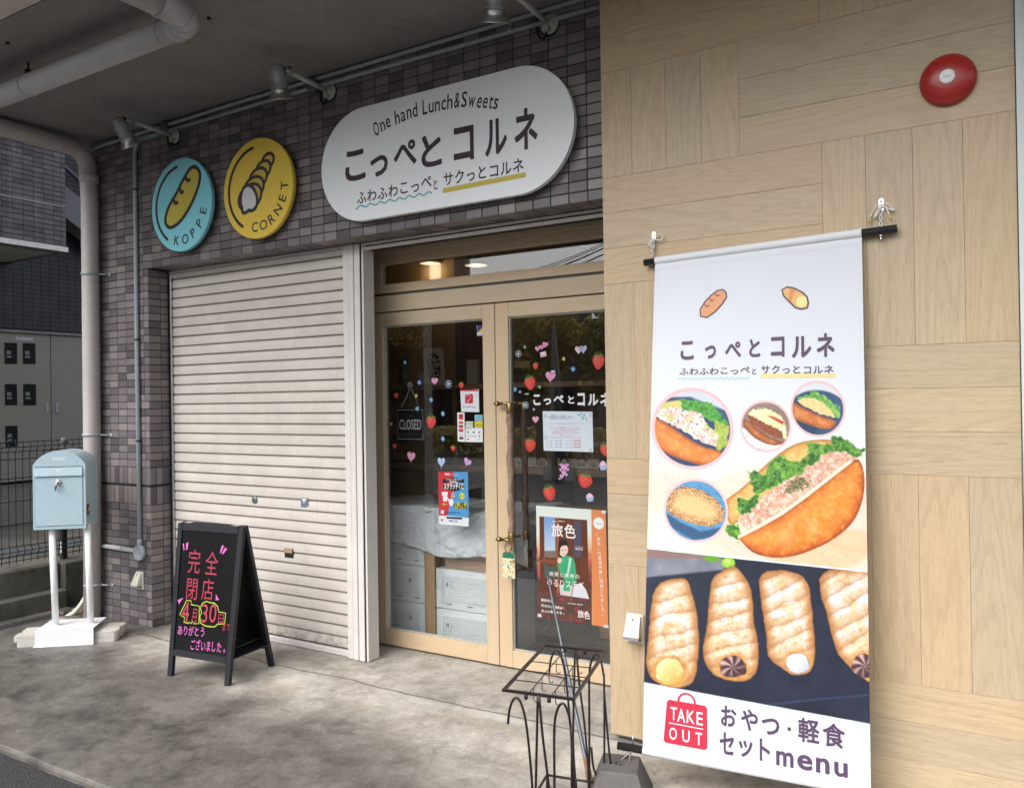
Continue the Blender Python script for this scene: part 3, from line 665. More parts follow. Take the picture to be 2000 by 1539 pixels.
# ---- roller shutter
SH = empty('roller_shutter', (-4.1, .17, 0), 'closed beige grey roller shutter left of the glass door', 'shutter')
YS = .165; p_ = .0655; ns = 36; xa, xb = -4.885, -3.302
prof = [(0, .008), (.0025, .009), (.005, .004), (.008, .0012), (.012, .0), (.034, -.0010), (.050, .0), (.0560, .0008), (.0572, .0028), (.0625, .003), (.0640, .006), (.0655, .008)]
def slat_mesh(prof, x0, x1):
    b = MB(); k = len(prof); vs = [(x, y, z) for x in (x0, x1) for z, y in prof] + [(x, .022, z) for x in (x0, x1) for z in (prof[0][0], prof[-1][0])]
    fs = [(i, i + 1, k + i + 1, k + i) for i in range(k - 1)]
    return b.add(vs, fs)
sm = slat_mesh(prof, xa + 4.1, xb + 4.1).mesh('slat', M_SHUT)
for p in sm.polygons: p.use_smooth = False
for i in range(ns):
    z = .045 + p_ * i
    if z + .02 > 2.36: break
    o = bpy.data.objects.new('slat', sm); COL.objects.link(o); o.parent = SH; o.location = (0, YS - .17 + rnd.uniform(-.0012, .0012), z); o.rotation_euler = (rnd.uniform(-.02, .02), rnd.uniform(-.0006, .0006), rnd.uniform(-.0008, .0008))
mb = MB(); mb.box((xa, YS - .004, .003), (xb, YS + .02, .040), bev=.004); mb.build('bottom_bar', M_RAIL, SH)
mb = MB()
for a, b, y in ((-3.306, -3.262, .140), (-3.259, -3.222, .136), (-3.219, -3.176, .140)): mb = MB(); mb.box((a, y, .004), (b, .215, 2.394), bev=.003); mb.build('guide_rail', M_RAIL, SH)
mb = MB(); mb.box((-3.170, .150, .004), (-3.156, .24, 2.394)); mb.build('guide_rail', M_RAIL, SH)
for a, b in (((-3.1755, .143, .004), (-3.1705, .22, 2.394)), ((-4.918, .158, .004), (-4.905, .22, 2.39)), ((-3.44, .242, .004), (-3.412, .498, 2.394))): mb = MB(); mb.box(a, b); mb.build('dark_gap_fill', M_BLACK, SH)  # black fillers put in for the dark of the gaps beside rails and jamb
mb = MB(); mb.box((-4.904, .150, .004), (-4.888, .20, 2.385), bev=.002); mb.build('guide_rail', M_ALU, SH)
mb = MB(); mb.box((-4.91, .1565, 2.355), (-1.50, .172, 2.372)); mb.box((-4.91, .154, 2.380), (-1.50, .160, 2.394)); mb.build('head_rail', M_RAIL, SH)
mb = MB(); mb.box((-4.91, .174, 2.36), (-1.50, .24, 2.396)); mb.build('head_slot', M_BLACK, SH)
lk = onY(498, 976, YS); mb = MB(); mb.lathe([(.001, .006), (.021, .006), (.024, .003), (.024, 0)], (lk.x, YS - .002, lk.z), (0, -1, 0), 24); mb.box((lk.x - .004, YS - .011, lk.z - .012), (lk.x + .004, YS - .007, lk.z + .012)); mb.box((lk.x - .014, YS - .010, lk.z - .003), (lk.x + .014, YS - .0075, lk.z + .003)); mb.build('lock', mat('lock_zinc', (.20, .24, .24), .4, .6), SH)
def P2(px, py, Y=YS): p = onY(px, py, Y); return (p.x, p.z)
ik = Ink(wallfn(YS - .0012)); ik.poly([P2(588, 972), P2(602, 972), P2(603, 988), P2(598, 991), P2(588, 990)], (120, 132, 145), 1); ik.poly([P2(589, 973), P2(600, 973), P2(594, 983)], (222, 226, 230), 2)
ik.build('torn_sticker', SH)
q = onY(565, 1080, YS); mb = MB(); mb.box((q.x - .038, YS - .0025, q.z - .028), (q.x + .038, YS + .012, q.z + .028)); mb.build('letter_slot', M_BLACK, SH)
mb = MB(); mb.box((q.x - .038, YS - .0055, q.z + .002), (q.x + .030, YS - .0028, q.z + .030)); mb.build('slot_flap', M_CARD, SH)

# ---- glazed double door with transom
YD = .44
def framed(mb, x0, x1, z0, z1, y0, y1, wl, wr, wt, wb):
    mb.box((x0, y0, z0), (x0 + wl, y1, z1), bev=.002); mb.box((x1 - wr, y0, z0), (x1, y1, z1), bev=.002)
def wood(name, parent, a, b, horiz=True):
    """an oak member whose grain follows its long side"""
    cx = (Vector(a) + Vector(b)) / 2; d = [abs(b[i] - a[i]) for i in range(3)]
    b_ = MB(); L_, H_ = (d[0], d[2]) if horiz else (d[2], d[0])
    b_.box((-L_ / 2, -d[1] / 2, -H_ / 2), (L_ / 2, d[1] / 2, H_ / 2), bev=.002)
    o = bpy.data.objects.new(name, b_.mesh(name, M_DOORWOOD)); COL.objects.link(o); o.parent = parent; o.location = cx - world_of(parent).translation
    if not horiz: o.rotation_euler = (0, PI / 2, 0)
    return o
DF = empty('door_frame', (-2.5, YD, 0), 'pale oak door frame with narrow transom window above the double door', 'door frame')
wood('jamb', DF, (-3.402, YD - .01, .0), (-3.352, YD + .10, 2.415), False)
wood('head', DF, (-3.350, YD - .012, 2.372), (-1.50, YD + .10, 2.413)); wood('transom_bar', DF, (-3.350, YD - .012, 2.030), (-1.50, YD + .10, 2.126))
TS = .004
wood('sash_stile', DF, (-3.348, YD + TS, 2.143), (-3.274, YD + .05, 2.370), False); wood('sash_rail', DF, (-3.273, YD + TS, 2.143), (-1.50, YD + .05, 2.197)); wood('sash_rail', DF, (-3.273, YD + TS, 2.317), (-1.50, YD + .05, 2.370))
mb = MB(); mb.box((-3.349, YD + .012, 2.127), (-1.50, YD + .06, 2.142)); mb.build('sash_gap', mat('dark_grey_rubber', (.05, .05, .055), .6), DF)
mb = MB(); mb.box((-3.274, YD + .022, 2.196), (-1.50, YD + .026, 2.318)); mb.build('window_pane', M_GLASS, DF)
mb = MB(); mb.box((-3.402, YD + .03, -.004), (-1.50, YD + .09, .004)); mb.build('threshold', M_BLACKSTEEL, DF)
def leaf(x0, x1, lab, cat='door'):
    D = empty('glass_door', ((x0 + x1) / 2, YD, 0), lab, cat)
    xi0, xi1 = x0 + .084, x1 - .080
    wood('stile', D, (x0, YD, .012), (xi0, YD + .045, 2.024), False); wood('stile', D, (xi1, YD, .012), (x1, YD + .045, 2.024), False)
    wood('rail', D, (xi0 + .0005, YD + .0004, 1.944), (xi1 - .0005, YD + .0446, 2.0236)); wood('rail', D, (xi0 + .0005, YD + .0004, .0124), (xi1 - .0005, YD + .0446, .106))
    b = MB(); b.box((xi0 - .002, YD + .028, .104), (xi1 + .002, YD + .032, 1.946)); b.build('glass_pane', M_GLASS, D)
    b = MB(); e = .006
    b.box((xi0 + .0006, YD + .012, .107), (xi0 + e, YD + .027, 1.943)); b.box((xi0 + e, YD + .012, .107), (xi1 - e, YD + .027, .107 + e)); b.box((xi1 - e, YD + .012, .107), (xi1 - .0006, YD + .027, 1.943)); b.box((xi0 + e, YD + .014, 1.943 - e), (xi1 - e, YD + .027, 1.943))
    b.build('glazing_bead', mat('bead_grey', (.42, .42, .38), .4), D); return D
D1 = leaf(-3.350, -2.458, 'left glass door leaf with oak frame and a closed sign, next to the shutter')
D2 = leaf(-2.453, -1.50, 'right glass door leaf with oak frame and white lettering, next to the oak wall')
YG = YD + .0275                              # outer face of the glass

# branch handles
def branch(name, x, y, m_, lab, seed):
    H_ = empty(name, (x, y, .7), lab, 'door handle'); R = random.Random(seed)
    pts = [(x + R.uniform(-.004, .004), y, .76 + i * (1.44 - .76) / 14) for i in range(15)]; rs = [.0165 + R.uniform(-.0025, .003) + (.003 if i in (3, 8, 12) else 0) for i in range(15)]
    b = MB(); b.tube(smooth(pts, 3), [rs[min(i // 3, 14)] for i in range(43)], 14); b.build('branch', m_, H_)
    for z in (1.44, .735):
        b = MB(); b.lathe([(.0165, -.03), (.0175, -.028), (.0175, .028), (.0165, .03)], (x, y, z), (0, 0, 1), 20); b.build('collar', M_BRASS, H_)
    for z in (1.466, .722):
        b = MB(); yy = YD + .022; b.tube([(x, y, z), (x - .07, y, z)], .0085, 12); b.tube([(x - .055, y, z), (x - .055, yy - .02 if y < YD else yy + .02, z)], .0075, 12); b.lathe([(.012, 0), (.014, .002), (.014, .018), (.011, .021), (.006, .03)], (x - .07, y, z), (-1, 0, 0), 16); b.build('bracket', M_BRASS, H_)
    return H_
branch('branch_handle', -2.336, .392, M_BARK, 'reddish bark branch used as door handle, mounted outside the right door leaf', 1)
branch('branch_handle', -2.325, .528, M_BARKD, 'dark branch door handle seen through the glass, on the inner side', 2)

# wooden ceiling pendants inside (lit)
for (px, py, Y, lab) in ((840, 515, 1.5, 'lit round pendant lamp inside, left one seen through the transom'), (930, 519, 1.25, 'lit round pendant lamp inside, right one seen through the transom')):
    c = onY(px, py, Y); E_ = empty('pendant_lamp', c, lab, 'lamp')
    b = MB(); b.lathe([(.001, .09), (.02, .085), (.035, .05), (.075, .012), (.078, 0)], c, (0, 0, 1), 28); b.tube([(c.x, c.y, c.z + .085), (c.x, c.y, 2.748)], .004, 8); b.build('shade', M_WHITE, E_)
    b = MB(); b.lathe([(.001, .002), (.07, .002)], c, (0, 0, 1), 28); b.build('glowing_disc', emis('lamp_glow', (1, .82, .5), 5), E_)
    l = bpy.data.lights.new('pendant_light', 'POINT'); l.energy = .5; l.color = (1, .75, .45); l.shadow_soft_size = .06
    lo = bpy.data.objects.new('pendant_light', l); COL.objects.link(lo); lo.location = c - Vector((0, 0, .06))

# ================================================================= NEIGHBOURING PLOT (left)
mb = MB(); mb.box((-9.4, -4, -.02), (-6.36, 3.0, .24)); struct('neighbour_yard', mb, M_CURB)
RW = empty('retaining_wall', (-6.25, 0, 0), 'low mossy concrete retaining wall with ledges under the mesh fence', 'wall')
mb = MB(); mb.box((-6.36, -5, -.1), (-6.21, .12, .295), bev=.008); mb.build('curb', M_CURB, RW)
mb = MB(); mb.box((-6.209, -5, -.1), (-6.10, .115, .11), bev=.01); mb.build('ledge', M_CURB, RW)
mb = MB(); mb.box((-6.099, -5, -.1), (-6.02, .11, -.02), bev=.01); mb.build('footing', M_CURB, RW)
mb = MB(); mb.box((-6.42, .125, -.1), (-6.16, .42, .30), bev=.01); mb.build('post_base', M_CURB, RW)
mb = MB(); mb.box((-6.15, .35, -.1), (-5.90, .60, .27), bev=.01); mb.box((-6.15, .62, -.1), (-5.58, .8, .9)); mb.build('end_block', M_CURB, RW)
# mesh fence along the boundary
FE = empty('mesh_fence', (-6.29, 0, .3), 'dark wire mesh fence on the low wall behind the mailbox', 'fence')
XFN = -6.29; mb = MB()
# horizontal wires follow the V folds of the panel
def fold(z):
    for zc in (1.19, .42): 
        if abs(z - zc) < .035: return -.022 * (1 - abs(z - zc) / .035)
    return 0
zs_v = [.33, .385, .42, .455, 1.155, 1.19, 1.225, 1.245]
y = -2.6
while y < .16: mb.tube([(XFN - fold(z), y, z) for z in zs_v], .0032, 5); y += .052
y = .27
while y < 1.0: mb.tube([(XFN - fold(z), y, z) for z in zs_v], .0032, 5); y += .052
for z in (.35, .385, .42, .455, .62, .79, .96, 1.1, 1.155, 1.19, 1.225):
    mb.tube([(XFN - fold(z) + .003, -2.6, z), (XFN - fold(z) + .003, 1.0, z)], .0036, 5)
mb.build('wire_mesh', M_BLACKSTEEL, FE)
mb = MB(); mb.box((XFN - .045, .19, .30), (XFN - .005, .23, 1.14), bev=.003); mb.build('post', M_BLACKSTEEL, FE)
mb = MB(); mb.box((XFN - .028, .186, .34), (XFN - .016, .1885, .44)); mb.build('label_strip', M_WHITE, FE)
mb = MB(); mb.lathe([(.028, 0), (.03, .004), (.03, .012), (.001, .014)], (XFN - .005, .21, 1.215), (1, 0, 0), 20); mb.box((XFN - .003, .2, 1.13), (XFN + .004, .22, 1.2)); mb.build('cap_bracket', mat('grey_bracket', (.2, .21, .22), .5), FE)

# neighbouring apartment building
NB = empty('apartment_building', (-9, 1, 0), 'dark tiled apartment building with a tiled bay, left behind the fence', 'building')
XB = -8.256; ZB = 3.06; YB1 = 1.39
mb = MB(); mb.box((-9.5, -3.5, ZB + .05), (XB - .006, YB1 - .003, 5.2)); mb.build('bay_core', M_GROUT, NB)
bt = []
for j in range(36):
    z = ZB + .055 + .05 * (j + .5)
    yy = YB1; w0 = True; k = 0
    while yy > -1.7:
        w = (.05, .075)[k] if k < 2 else .1
        bt.append((XB, yy - w / 2, z, w, .05, 'R')); yy -= w; k += 1
bt.sort(key=lambda t: (t[2] > 4.35, -t[1])); put_tiles(bt, 300, NB, M_TILE2, 'small_tiles')
mb = MB(); mb.box((-9.5, -3.5, ZB), (XB + .015, YB1 + .01, ZB + .05)); mb.build('bay_edge_trim', mat('white_drip_trim', (.62, .62, .60), .5), NB)
mb = MB(); mb.box((-9.45, -3.5, ZB - .012), (XB - .10, YB1 - .09, ZB - .001)); mb.build('bay_soffit', mat('bay_soffit_paint', (.45, .45, .42), .7), NB)
mb = MB(); mb.box((-9.45, -3.5, ZB - .008), (XB - .02, YB1, ZB - .0005)); mb.build('soffit_border', M_LEDGE, NB)
mb = MB(); mb.box((XB + .002, -3.5, 3.515), (XB + .007, YB1 - .02, 3.525)); mb.build('bay_joint_strip', mat('pale_strip', (.30, .30, .34), .5), NB)
XM = -9.30
mb = MB(); mb.box((-9.6, -3.5, .2), (XM - .008, 4.5, 6.2)); mb.build('ground_floor_wall', M_GROUT, NB)
wt = MB(); 
for j in range(48):
    for i in range(70):
        y = -2 + i * .1; z = 2.34 + j * .05
        wt.box((XM - .007, y + .002, z + .002), (XM, y + .098, z + .048))
wt.build('wall_tiles', mat('near_black_tile', (.014, .014, .024), .4, var=.5, scale=7, space='Object'), NB, kind='stuff')
# outside stair behind the bay
st = [onX(px, py, -9.0) for px, py in ((126, 363), (166, 394), (166, 458), (126, 423))]
mb = MB(); d = st[1] - st[0]
mb.prism([st[0] - d * .4, st[1] + d * 3, st[2] + d * 3, st[3] - d * .4], (-.25, 0, 0)); mb.build('stair_stringer', mat('stair_render', (.20, .20, .23), .8), NB)
s2 = [onX(px, py, -9.0) for px, py in ((126, 320), (166, 356), (166, 362), (126, 326))]; d = s2[1] - s2[0]
mb = MB(); mb.prism([s2[0] - d * .4, s2[1] + d * 3, s2[2] + d * 3, s2[3] - d * .4], (-.05, 0, 0)); s3 = [p + Vector((0, .12, .25)) for p in s2]; mb.prism([s3[0] - d * .4, s3[1] + d * 3, s3[2] + d * 3, s3[3] - d * .4], (-.05, 0, 0)); mb.build('stair_rail', mat('stair_rail_paint', (.13, .13, .16), .6), NB)
for i in range(9):
    pass
mb = MB(); mb.box((-9.28, -3.5, .24), (-8.98, 4.5, .50)); mb.box((-9.28, -3.5, .50), (-9.12, 4.5, .66)); mb.build('plinth', M_LEDGE, NB)
# meter cabinet
MC = empty('meter_cabinet', (-9.2, 1.4, .66), 'beige steel meter cabinet with small dark windows, behind the fence', 'cabinet')
XC = -9.06; zt = 2.272; zb = .69
def yx(px, X=XC, py=800): return onX(px, py, X).y
seam = onX(100, 750, XC).y
for a, b in ((-2.2, seam - .004), (seam + .004, 2.9)):
    mb = MB(); mb.box((XC - .12, a, zb), (XC, b, zt), bev=.004); mb.build('door_panel', M_BEIGECAB, MC)
mb = MB(); mb.box((XC - .13, -2.2, zt + .002), (XC + .03, 2.9, zt + .03)); mb.build('top_cap', M_LEDGE, MC)
for (a, b, c, d) in ((8, 33, 669, 711), (44, 69, 670, 711), (9, 33, 750, 791), (45, 70, 750, 791), (10, 34, 832, 872)):
    p = onX(a, c, XC); q = onX(b, d, XC)
    mb = MB(); mb.box((XC + .0005, p.y, q.z), (XC + .008, q.y, p.z), bev=.002); w_ = mb.build('meter_window', M_DKGLASS, MC)
    mb = MB(); h_ = p.z - q.z; wd = q.y - p.y
    mb.box((XC + .0085, p.y + wd * .15, q.z + h_ * .28), (XC + .010, p.y + wd * .55, q.z + h_ * .38)); mb.box((XC + .0085, p.y + wd * .15, q.z + h_ * .45), (XC + .010, p.y + wd * .5, q.z + h_ * .62)); mb.build('meter_dial', M_METER, w_)
for px in (92, 111):
    p = onX(px - 2.5, 786, XC); q = onX(px + 2.5, 806, XC); mb = MB(); mb.box((XC + .0005, p.y, q.z), (XC + .012, q.y, p.z), bev=.003); mb.build('pull_handle', M_CONDUIT, MC)
p = onX(30, 660, XC); q = onX(64, 665, XC); mb = MB(); mb.box((XC + .0005, p.y, q.z - .005), (XC + .003, q.y, p.z + .012)); mb.build('name_strip', mat('strip_grey_white', (.42, .42, .45), .5), MC)
# steel grating in the yard
mb = MB()
for i in range(26): mb.box((-7.45 + i * .012, .02, .243), (-7.443 + i * .012, .95, .249))
mb.box((-7.46, .0, .241), (-7.13, .97, .2425)); tag(mb.build('drain_grating', M_METER), 'pale steel grating lying in the yard behind the fence', 'grating')
# rubble and hose behind the mailbox
mb = MB(); R = random.Random(5)
for i in range(46):
    c = Vector((R.uniform(-5.98, -5.80), R.uniform(-.03, .32), -.03)); s_ = R.uniform(.012, .034)
    ang = [R.uniform(0, 6.28) for _ in range(3)]; Mx = Matrix.Translation(c) @ Matrix.Rotation(ang[0], 4, 'X') @ Matrix.Rotation(ang[1], 4, 'Z')
    mb.box((-s_, -s_ * .7, -s_ * .6), (s_, s_ * .7, s_ * .6), Mx, bev=s_ * .35)
tag(mb.build('rubble', mat('broken_stone', (.20, .15, .13), .9, var=.5, scale=14)), kind='stuff')
mb = MB(); mb.tube(smooth([(-5.66, .10, .42), (-5.665, .05, .25), (-5.68, 0, .12), (-5.73, -.05, .02), (-5.78, -.10, -.02)], 5), .016, 10); tag(mb.build('flexible_hose', M_IVORY), 'cream flexible hose curving to the ground beside the downpipe', 'hose')

# ================================================================= ACROSS THE STREET (seen mirrored in the glass)
def leafmat():
    k = NT('leaf_green'); g = k.n('NewGeometry'); r = g.outputs['Random Per Island']
    c = k.ramp(r, [(0, (.12, .14, .03)), (.5, (.36, .32, .07)), (1, (.62, .48, .12))]); k.l(c, k.b.inputs['Base Color']); k.b.inputs['Roughness'].default_value = .6; tl = k.n('BsdfTranslucent'); k.l(c, tl.inputs[0]); mx = k.n('MixShader'); mx.inputs[0].default_value = .5; k.l(k.b.outputs[0], mx.inputs[1]); k.l(tl.outputs[0], mx.inputs[2]); k.l(mx.outputs[0], k.out.inputs[0]); return k.m
M_LEAF = leafmat(); M_TRUNK = mat('tree_bark', (.10, .08, .06), .9, var=.3)
def mir(px, py, dist):      # point seen mirrored in the door glass at this pixel, at world y = -dist
    Yp = 2 * YG + dist; p = onY(px, py, Yp); return Vector((p.x, -dist, p.z))
def tree(x, y, h, r, lab, seed, nleaf=2600):
    T = empty('street_tree', (x, y, -.04), lab, 'tree'); R = random.Random(seed)
    b = MB(); b.tube([(x, y, -.04), (x + .05, y, h * .4), (x, y, h * .8)], [.12, .09, .04], 9)
    for i in range(7):
        a = R.uniform(0, 6.28); z = h * R.uniform(.35, .7); b.tube([(x, y, z), (x + math.cos(a) * r * .7, y + math.sin(a) * r * .7, z + h * .2)], [.04, .012], 6)
    b.build('trunk', M_TRUNK, T)
    cl = [(R.uniform(-.7, .7), R.uniform(-.7, .7), R.uniform(-.75, .9), R.uniform(.3, .5)) for _ in range(16)]
    b = MB()
    for i in range(nleaf):
        c = R.choice(cl); v = Vector((R.gauss(0, 1), R.gauss(0, 1), R.gauss(0, 1))).normalized() * c[3] * R.uniform(.55, 1.05)
        p = Vector((x + (c[0] + v.x) * r, y + (c[1] + v.y) * r, h * .66 + (c[2] + v.z) * h * .30)); s_ = R.uniform(.05, .11)
        u = Vector((R.gauss(0, 1), R.gauss(0, 1), R.gauss(0, 1))).normalized() * s_; w = u.cross(Vector((R.gauss(0, 1), R.gauss(0, 1), 1))).normalized() * s_ * .6
        b.add([p - u, p - w, p + u, p + w], [(0, 1, 2, 3)])
    b.build('crown', M_LEAF, T); return T
t1 = mir(1052, 700, 12); tree(t1.x, -12, 3.75, 1.05, 'leafy street tree across the road, nearer to the left glass leaf', 3)
t2 = mir(1195, 700, 12); tree(t2.x, -12.3, 3.8, .8, 'leafy street tree across the road, further towards the oak wall', 8)
mb = MB(); c = mir(1090, 900, 9); mb.tube([(c.x, -9, -.04), (c.x - .02, -9, 1.6), (c.x - .05, -9, mir(1075, 640, 9).z)], [.13, .10, .03], 16); tag(mb.build('concrete_post', M_LEDGE), 'tapered pale concrete post across the road between trees', 'post')
OB = empty('distant_building', (-22, -30, 0), 'long pale two storey building across the road', 'building')
pa = mir(850, 650, 30); pb = mir(1280, 650, 30); zt_ = mir(1140, 640, 30).z
mb = MB(); mb.box((pa.x, -34, -.04), (pb.x + 6, -30, zt_)); mb.build('wall', mat('far_render', (.30, .27, .26), .8), OB)
mb = MB(); mb.box((pa.x - .4, -34.3, zt_), (pb.x + 6.4, -29.6, zt_ + .35)); mb.build('roof', mat('far_roof', (.22, .23, .26), .6), OB)
for i in range(10):
    xw = pa.x + 1.2 + i * 2.3
    for z in (zt_ - 1.6, zt_ - 4.2):
        if z > 0: mb = MB(); mb.box((xw, -29.99, z), (xw + 1.2, -29.95, z + 1.0)); mb.build('window', M_DKGLASS, OB)
OB3 = empty('sky_cover_block', (-24, -27, 0), 'low dark brown block added across the road to cover sky mirrored in the glass', 'building')  # added block, fills the bright sky gap in the door reflection
wa_, wb_ = mir(700, 650, 26), mir(1095, 650, 26); mb = MB(); mb.box((wa_.x, -29, -.04), (wb_.x, -26, mir(900, 602, 26).z)); mb.build('wall', mat('cover_block_wall', (.085, .065, .06), .7), OB3)
mb = MB(); mb.box((wa_.x, -29.2, mir(900, 602, 26).z + .01), (wb_.x + .2, -25.8, mir(900, 602, 26).z + .3)); mb.build('roof', mat('cover_block_roof', (.12, .115, .12), .6), OB3)
OB2 = empty('dark_apartment_block', (-20, -16, 0), 'dark brown apartment block across the road, left side', 'building')
qa = mir(834, 560, 22); mb = MB(); mb.box((qa.x - 14, -22, -.04), (qa.x, -16, 11)); mb.build('wall', mat('dark_render', (.055, .042, .035), .8), OB2)
for i in range(4):
    for z in (.9, 3.7, 6.5):
        mb = MB(); mb.box((qa.x - 2.2 - i * 2.6, -15.99, z), (qa.x - .8 - i * 2.6, -15.95, z + 1.5)); mb.build('window', M_DKGLASS, OB2)
HD = MB(); ha = mir(700, 760, 14); hb = mir(1200, 760, 14)
R = random.Random(9)
for i in range(3500):
    p = Vector((R.uniform(ha.x, hb.x + 1), -14 + R.uniform(-.3, .3), R.uniform(-.04, .75))); s_ = R.uniform(.04, .09); u = Vector((R.gauss(0, 1), R.gauss(0, 1), R.gauss(0, 1))).normalized() * s_; w = u.cross(Vector((0.1, .2, 1))).normalized() * s_
    HD.add([p - u, p - w, p + u, p + w], [(0, 1, 2, 3)])
tag(HD.build('hedge', M_LEAF), kind='stuff')
WT = empty('water_tank', mir(890, 560, 24), 'grey cylindrical water tank on a frame across the road', 'tank')
c = mir(890, 540, 24); mb = MB(); mb.lathe([(.001, .9), (.55, .85), (.62, .8), (.62, -.5), (.001, -.5)], c, (0, 0, 1), 24); mb.build('drum', M_LEDGE, WT)
mb = MB()
for dx in (-.5, .5):
    for dy in (-.5, .5): mb.tube([(c.x + dx, c.y + dy, -.04), (c.x + dx, c.y + dy, c.z - .5)], .06, 6)
mb.build('leg', M_BLACKSTEEL, WT)
CBL = MB()
for k, (ya, yb) in enumerate(((560, 480), (566, 492), (548, 470), (552, 474))):
    a = mir(790, ya, 11); b = mir(1190, yb, 11); pts = [a.lerp(b, t / 16) - Vector((0, 0, .35 * 4 * (t / 16) * (1 - t / 16))) for t in range(17)]; ext = (a - b); pts = [a + ext] + pts + [b - ext]; CBL.tube(pts, .016 if k < 2 else .009, 5)
tag(CBL.build('overhead_cables', M_BLACK), 'bundle of sagging overhead cables along the road, seen in the transom glass', 'cable')
# ================================================================= PIPES, CONDUITS, LAMPS
def ring_clamp(name, c, axis, r, parent, w=.012):
    b = MB(); b.lathe([(r, -w / 2), (r + .004, -w / 2), (r + .004, w / 2), (r, w / 2)], c, axis, 24); return b.build(name, M_CONDUIT, parent)
DP = empty('downpipe', (-5.58, -.07, 0), 'thick mauve painted drainpipe bending down along the left end of the tiled wall', 'drainpipe')
rz = 3.262; zx = -5.475
bend = arc((zx, -.07 - .13, rz - .13), .13, PI / 2, 0, 8, u=(0, 1, 0), v=(0, 0, 1))
mb = MB(); mb.tube([(zx, -1.7, rz + .02), (zx, -.5, rz + .008)] + bend + [(-5.455, -.07, 2.9), (-5.462, -.07, 1.2), (-5.486, -.07, -.01)], .056, 28); mb.build('pipe', M_PIPE, DP)
mb = MB(); mb.lathe([(.057, 0), (.061, .002), (.061, .055), (.057, .058)], (-5.459, -.07, 3.035), (0, 0, 1), 28); mb.build('socket', M_PIPE, DP)
for zc in (2.40, 1.285, .245):
    x_ = -5.455 - (2.9 - zc) * .006; ring_clamp('pipe_clamp', (x_, -.07, zc), (0, 0, 1), .0565, DP, .02)
    mb = MB(); mb.tube([(x_ + .05, -.05, zc), (x_ + .115, .0, zc - .006)], .005, 8); mb.lathe([(.014, 0), (.014, .006), (.001, .009)], (x_ + .115, .002, zc - .006), (0, -1, 0), 14); mb.build('clamp_arm', M_CONDUIT, DP)
CP = empty('ceiling_pipe', (-3.3, -1.02, 3.2), 'thick grey vent pipe hung under the canopy, turning towards the street', 'pipe')
zz = 3.215; yy = -.998; xe = -3.11
mb = MB(); mb.tube([(-7.2, yy, zz), (xe - .16, yy, zz)], .056, 28); mb.build('pipe', M_PIPE2, CP)
el = [(xe - .16, yy, zz)] + arc((xe - .12, yy - .13, zz), .13, PI / 2, 0, 8, u=(1, 0, 0), v=(0, 1, 0)) + [(xe + .01, yy - .2, zz)]
mb = MB(); mb.tube(el, .063, 28); mb.build('elbow', M_PIPE2, CP)
mb = MB(); mb.tube([(xe + .01, yy - .18, zz), (xe + .01, -2.2, zz)], .057, 28); mb.build('pipe', M_PIPE2, CP)
for t in (2, 5, 7): 
    a = Vector(el[t]); d = (Vector(el[t + 1]) - a).normalized(); mb = MB(); mb.lathe([(.063, -.002), (.0650, -.002), (.0650, .002), (.063, .002)], a, d, 28); mb.build('seam', M_CONDUIT, CP)
for px, py in ((55, 165), (322, 64)):
    c = onY(px, py, yy); ring_clamp('hanger_ring', (c.x, yy, zz), (1, 0, 0), .0565, CP, .006)
    mb = MB(); mb.tube([(c.x, yy, zz + .058), (c.x + .004, yy, ZC)], .006, 8); mb.box((c.x - .012, yy - .012, zz + .06), (c.x + .012, yy + .012, zz + .085)); mb.build('hanger_bolt', M_BLACKSTEEL, CP)
for px, py, n_ in ((15, 83, 1), (408, 35, 2), (565, 132, 3)):
    c = onZ(px, py, ZC); mb = MB(); mb.lathe([(.009, -.012), (.010, 0)], c, (0, 0, 1), 10)
    tag(mb.build('ceiling_anchor', M_BLACKSTEEL), ['', 'small dark bolt stub in the canopy above the long grey pipe', 'small dark bolt stub in the canopy beside the pipe elbow', 'small dark bolt stub in the canopy near the middle spotlight'][n_], 'bolt')

CA = empty('upper_conduit', (-3.5, -.014, 3.31), 'upper of two parallel grey conduits running under the canopy', 'conduit')
mb = MB(); mb.tube([(-5.54, -.03, 3.262)] + smooth([(-5.50, -.02, 3.285), (-5.43, -.014, 3.300)], 4) + [(-4.0, -.014, 3.318), (-1.51, -.014, 3.326)], .0115, 12); mb.build('tube', M_CONDUIT, CA)
CBo = empty('lower_conduit', (-3.5, -.014, 3.27), 'lower grey conduit that bends down the pillar into a round box', 'conduit')
mb = MB(); mb.tube([(-1.51, -.014, 3.268), (-3.4, -.014, 3.278), (-4.78, -.014, 3.268)], .0115, 12); mb.build('tube', M_CONDUIT, CBo)
mb = MB(); mb.tube([(-4.78, -.014, 3.268), (-4.93, -.015, 3.266)] + arc((-4.93, -.016, 3.176), .09, PI / 2, PI, 8) + [(-5.02, -.016, 3.0), (-5.022, -.016, 2.0), (-5.018, -.016, .54)], .0145, 14); mb.build('tube', M_CONDUIT, CBo)
for z in (2.93, 1.92, 1.24): 
    mb = MB(); mb.lathe([(.0146, 0), (.0175, .001), (.0175, .012), (.0146, .013)], (-5.021, -.016, z), (0, 0, 1), 16); mb.build('saddle', M_BLACKSTEEL, CBo)
mb = MB(); mb.lathe([(.018, -.0), (.018, .05), (.016, .052)], (-5.018, -.016, .535), (0, 0, 1), 16); mb.build('socket', M_CONDUIT, CBo)
mb = MB(); mb.lathe([(.052, 0), (.052, .030), (.049, .034), (.046, .034), (.044, .030), (.001, .031)], (-5.016, .0, .497), (0, -1, 0), 32); mb.build('junction_box', M_CONDUIT, CBo)
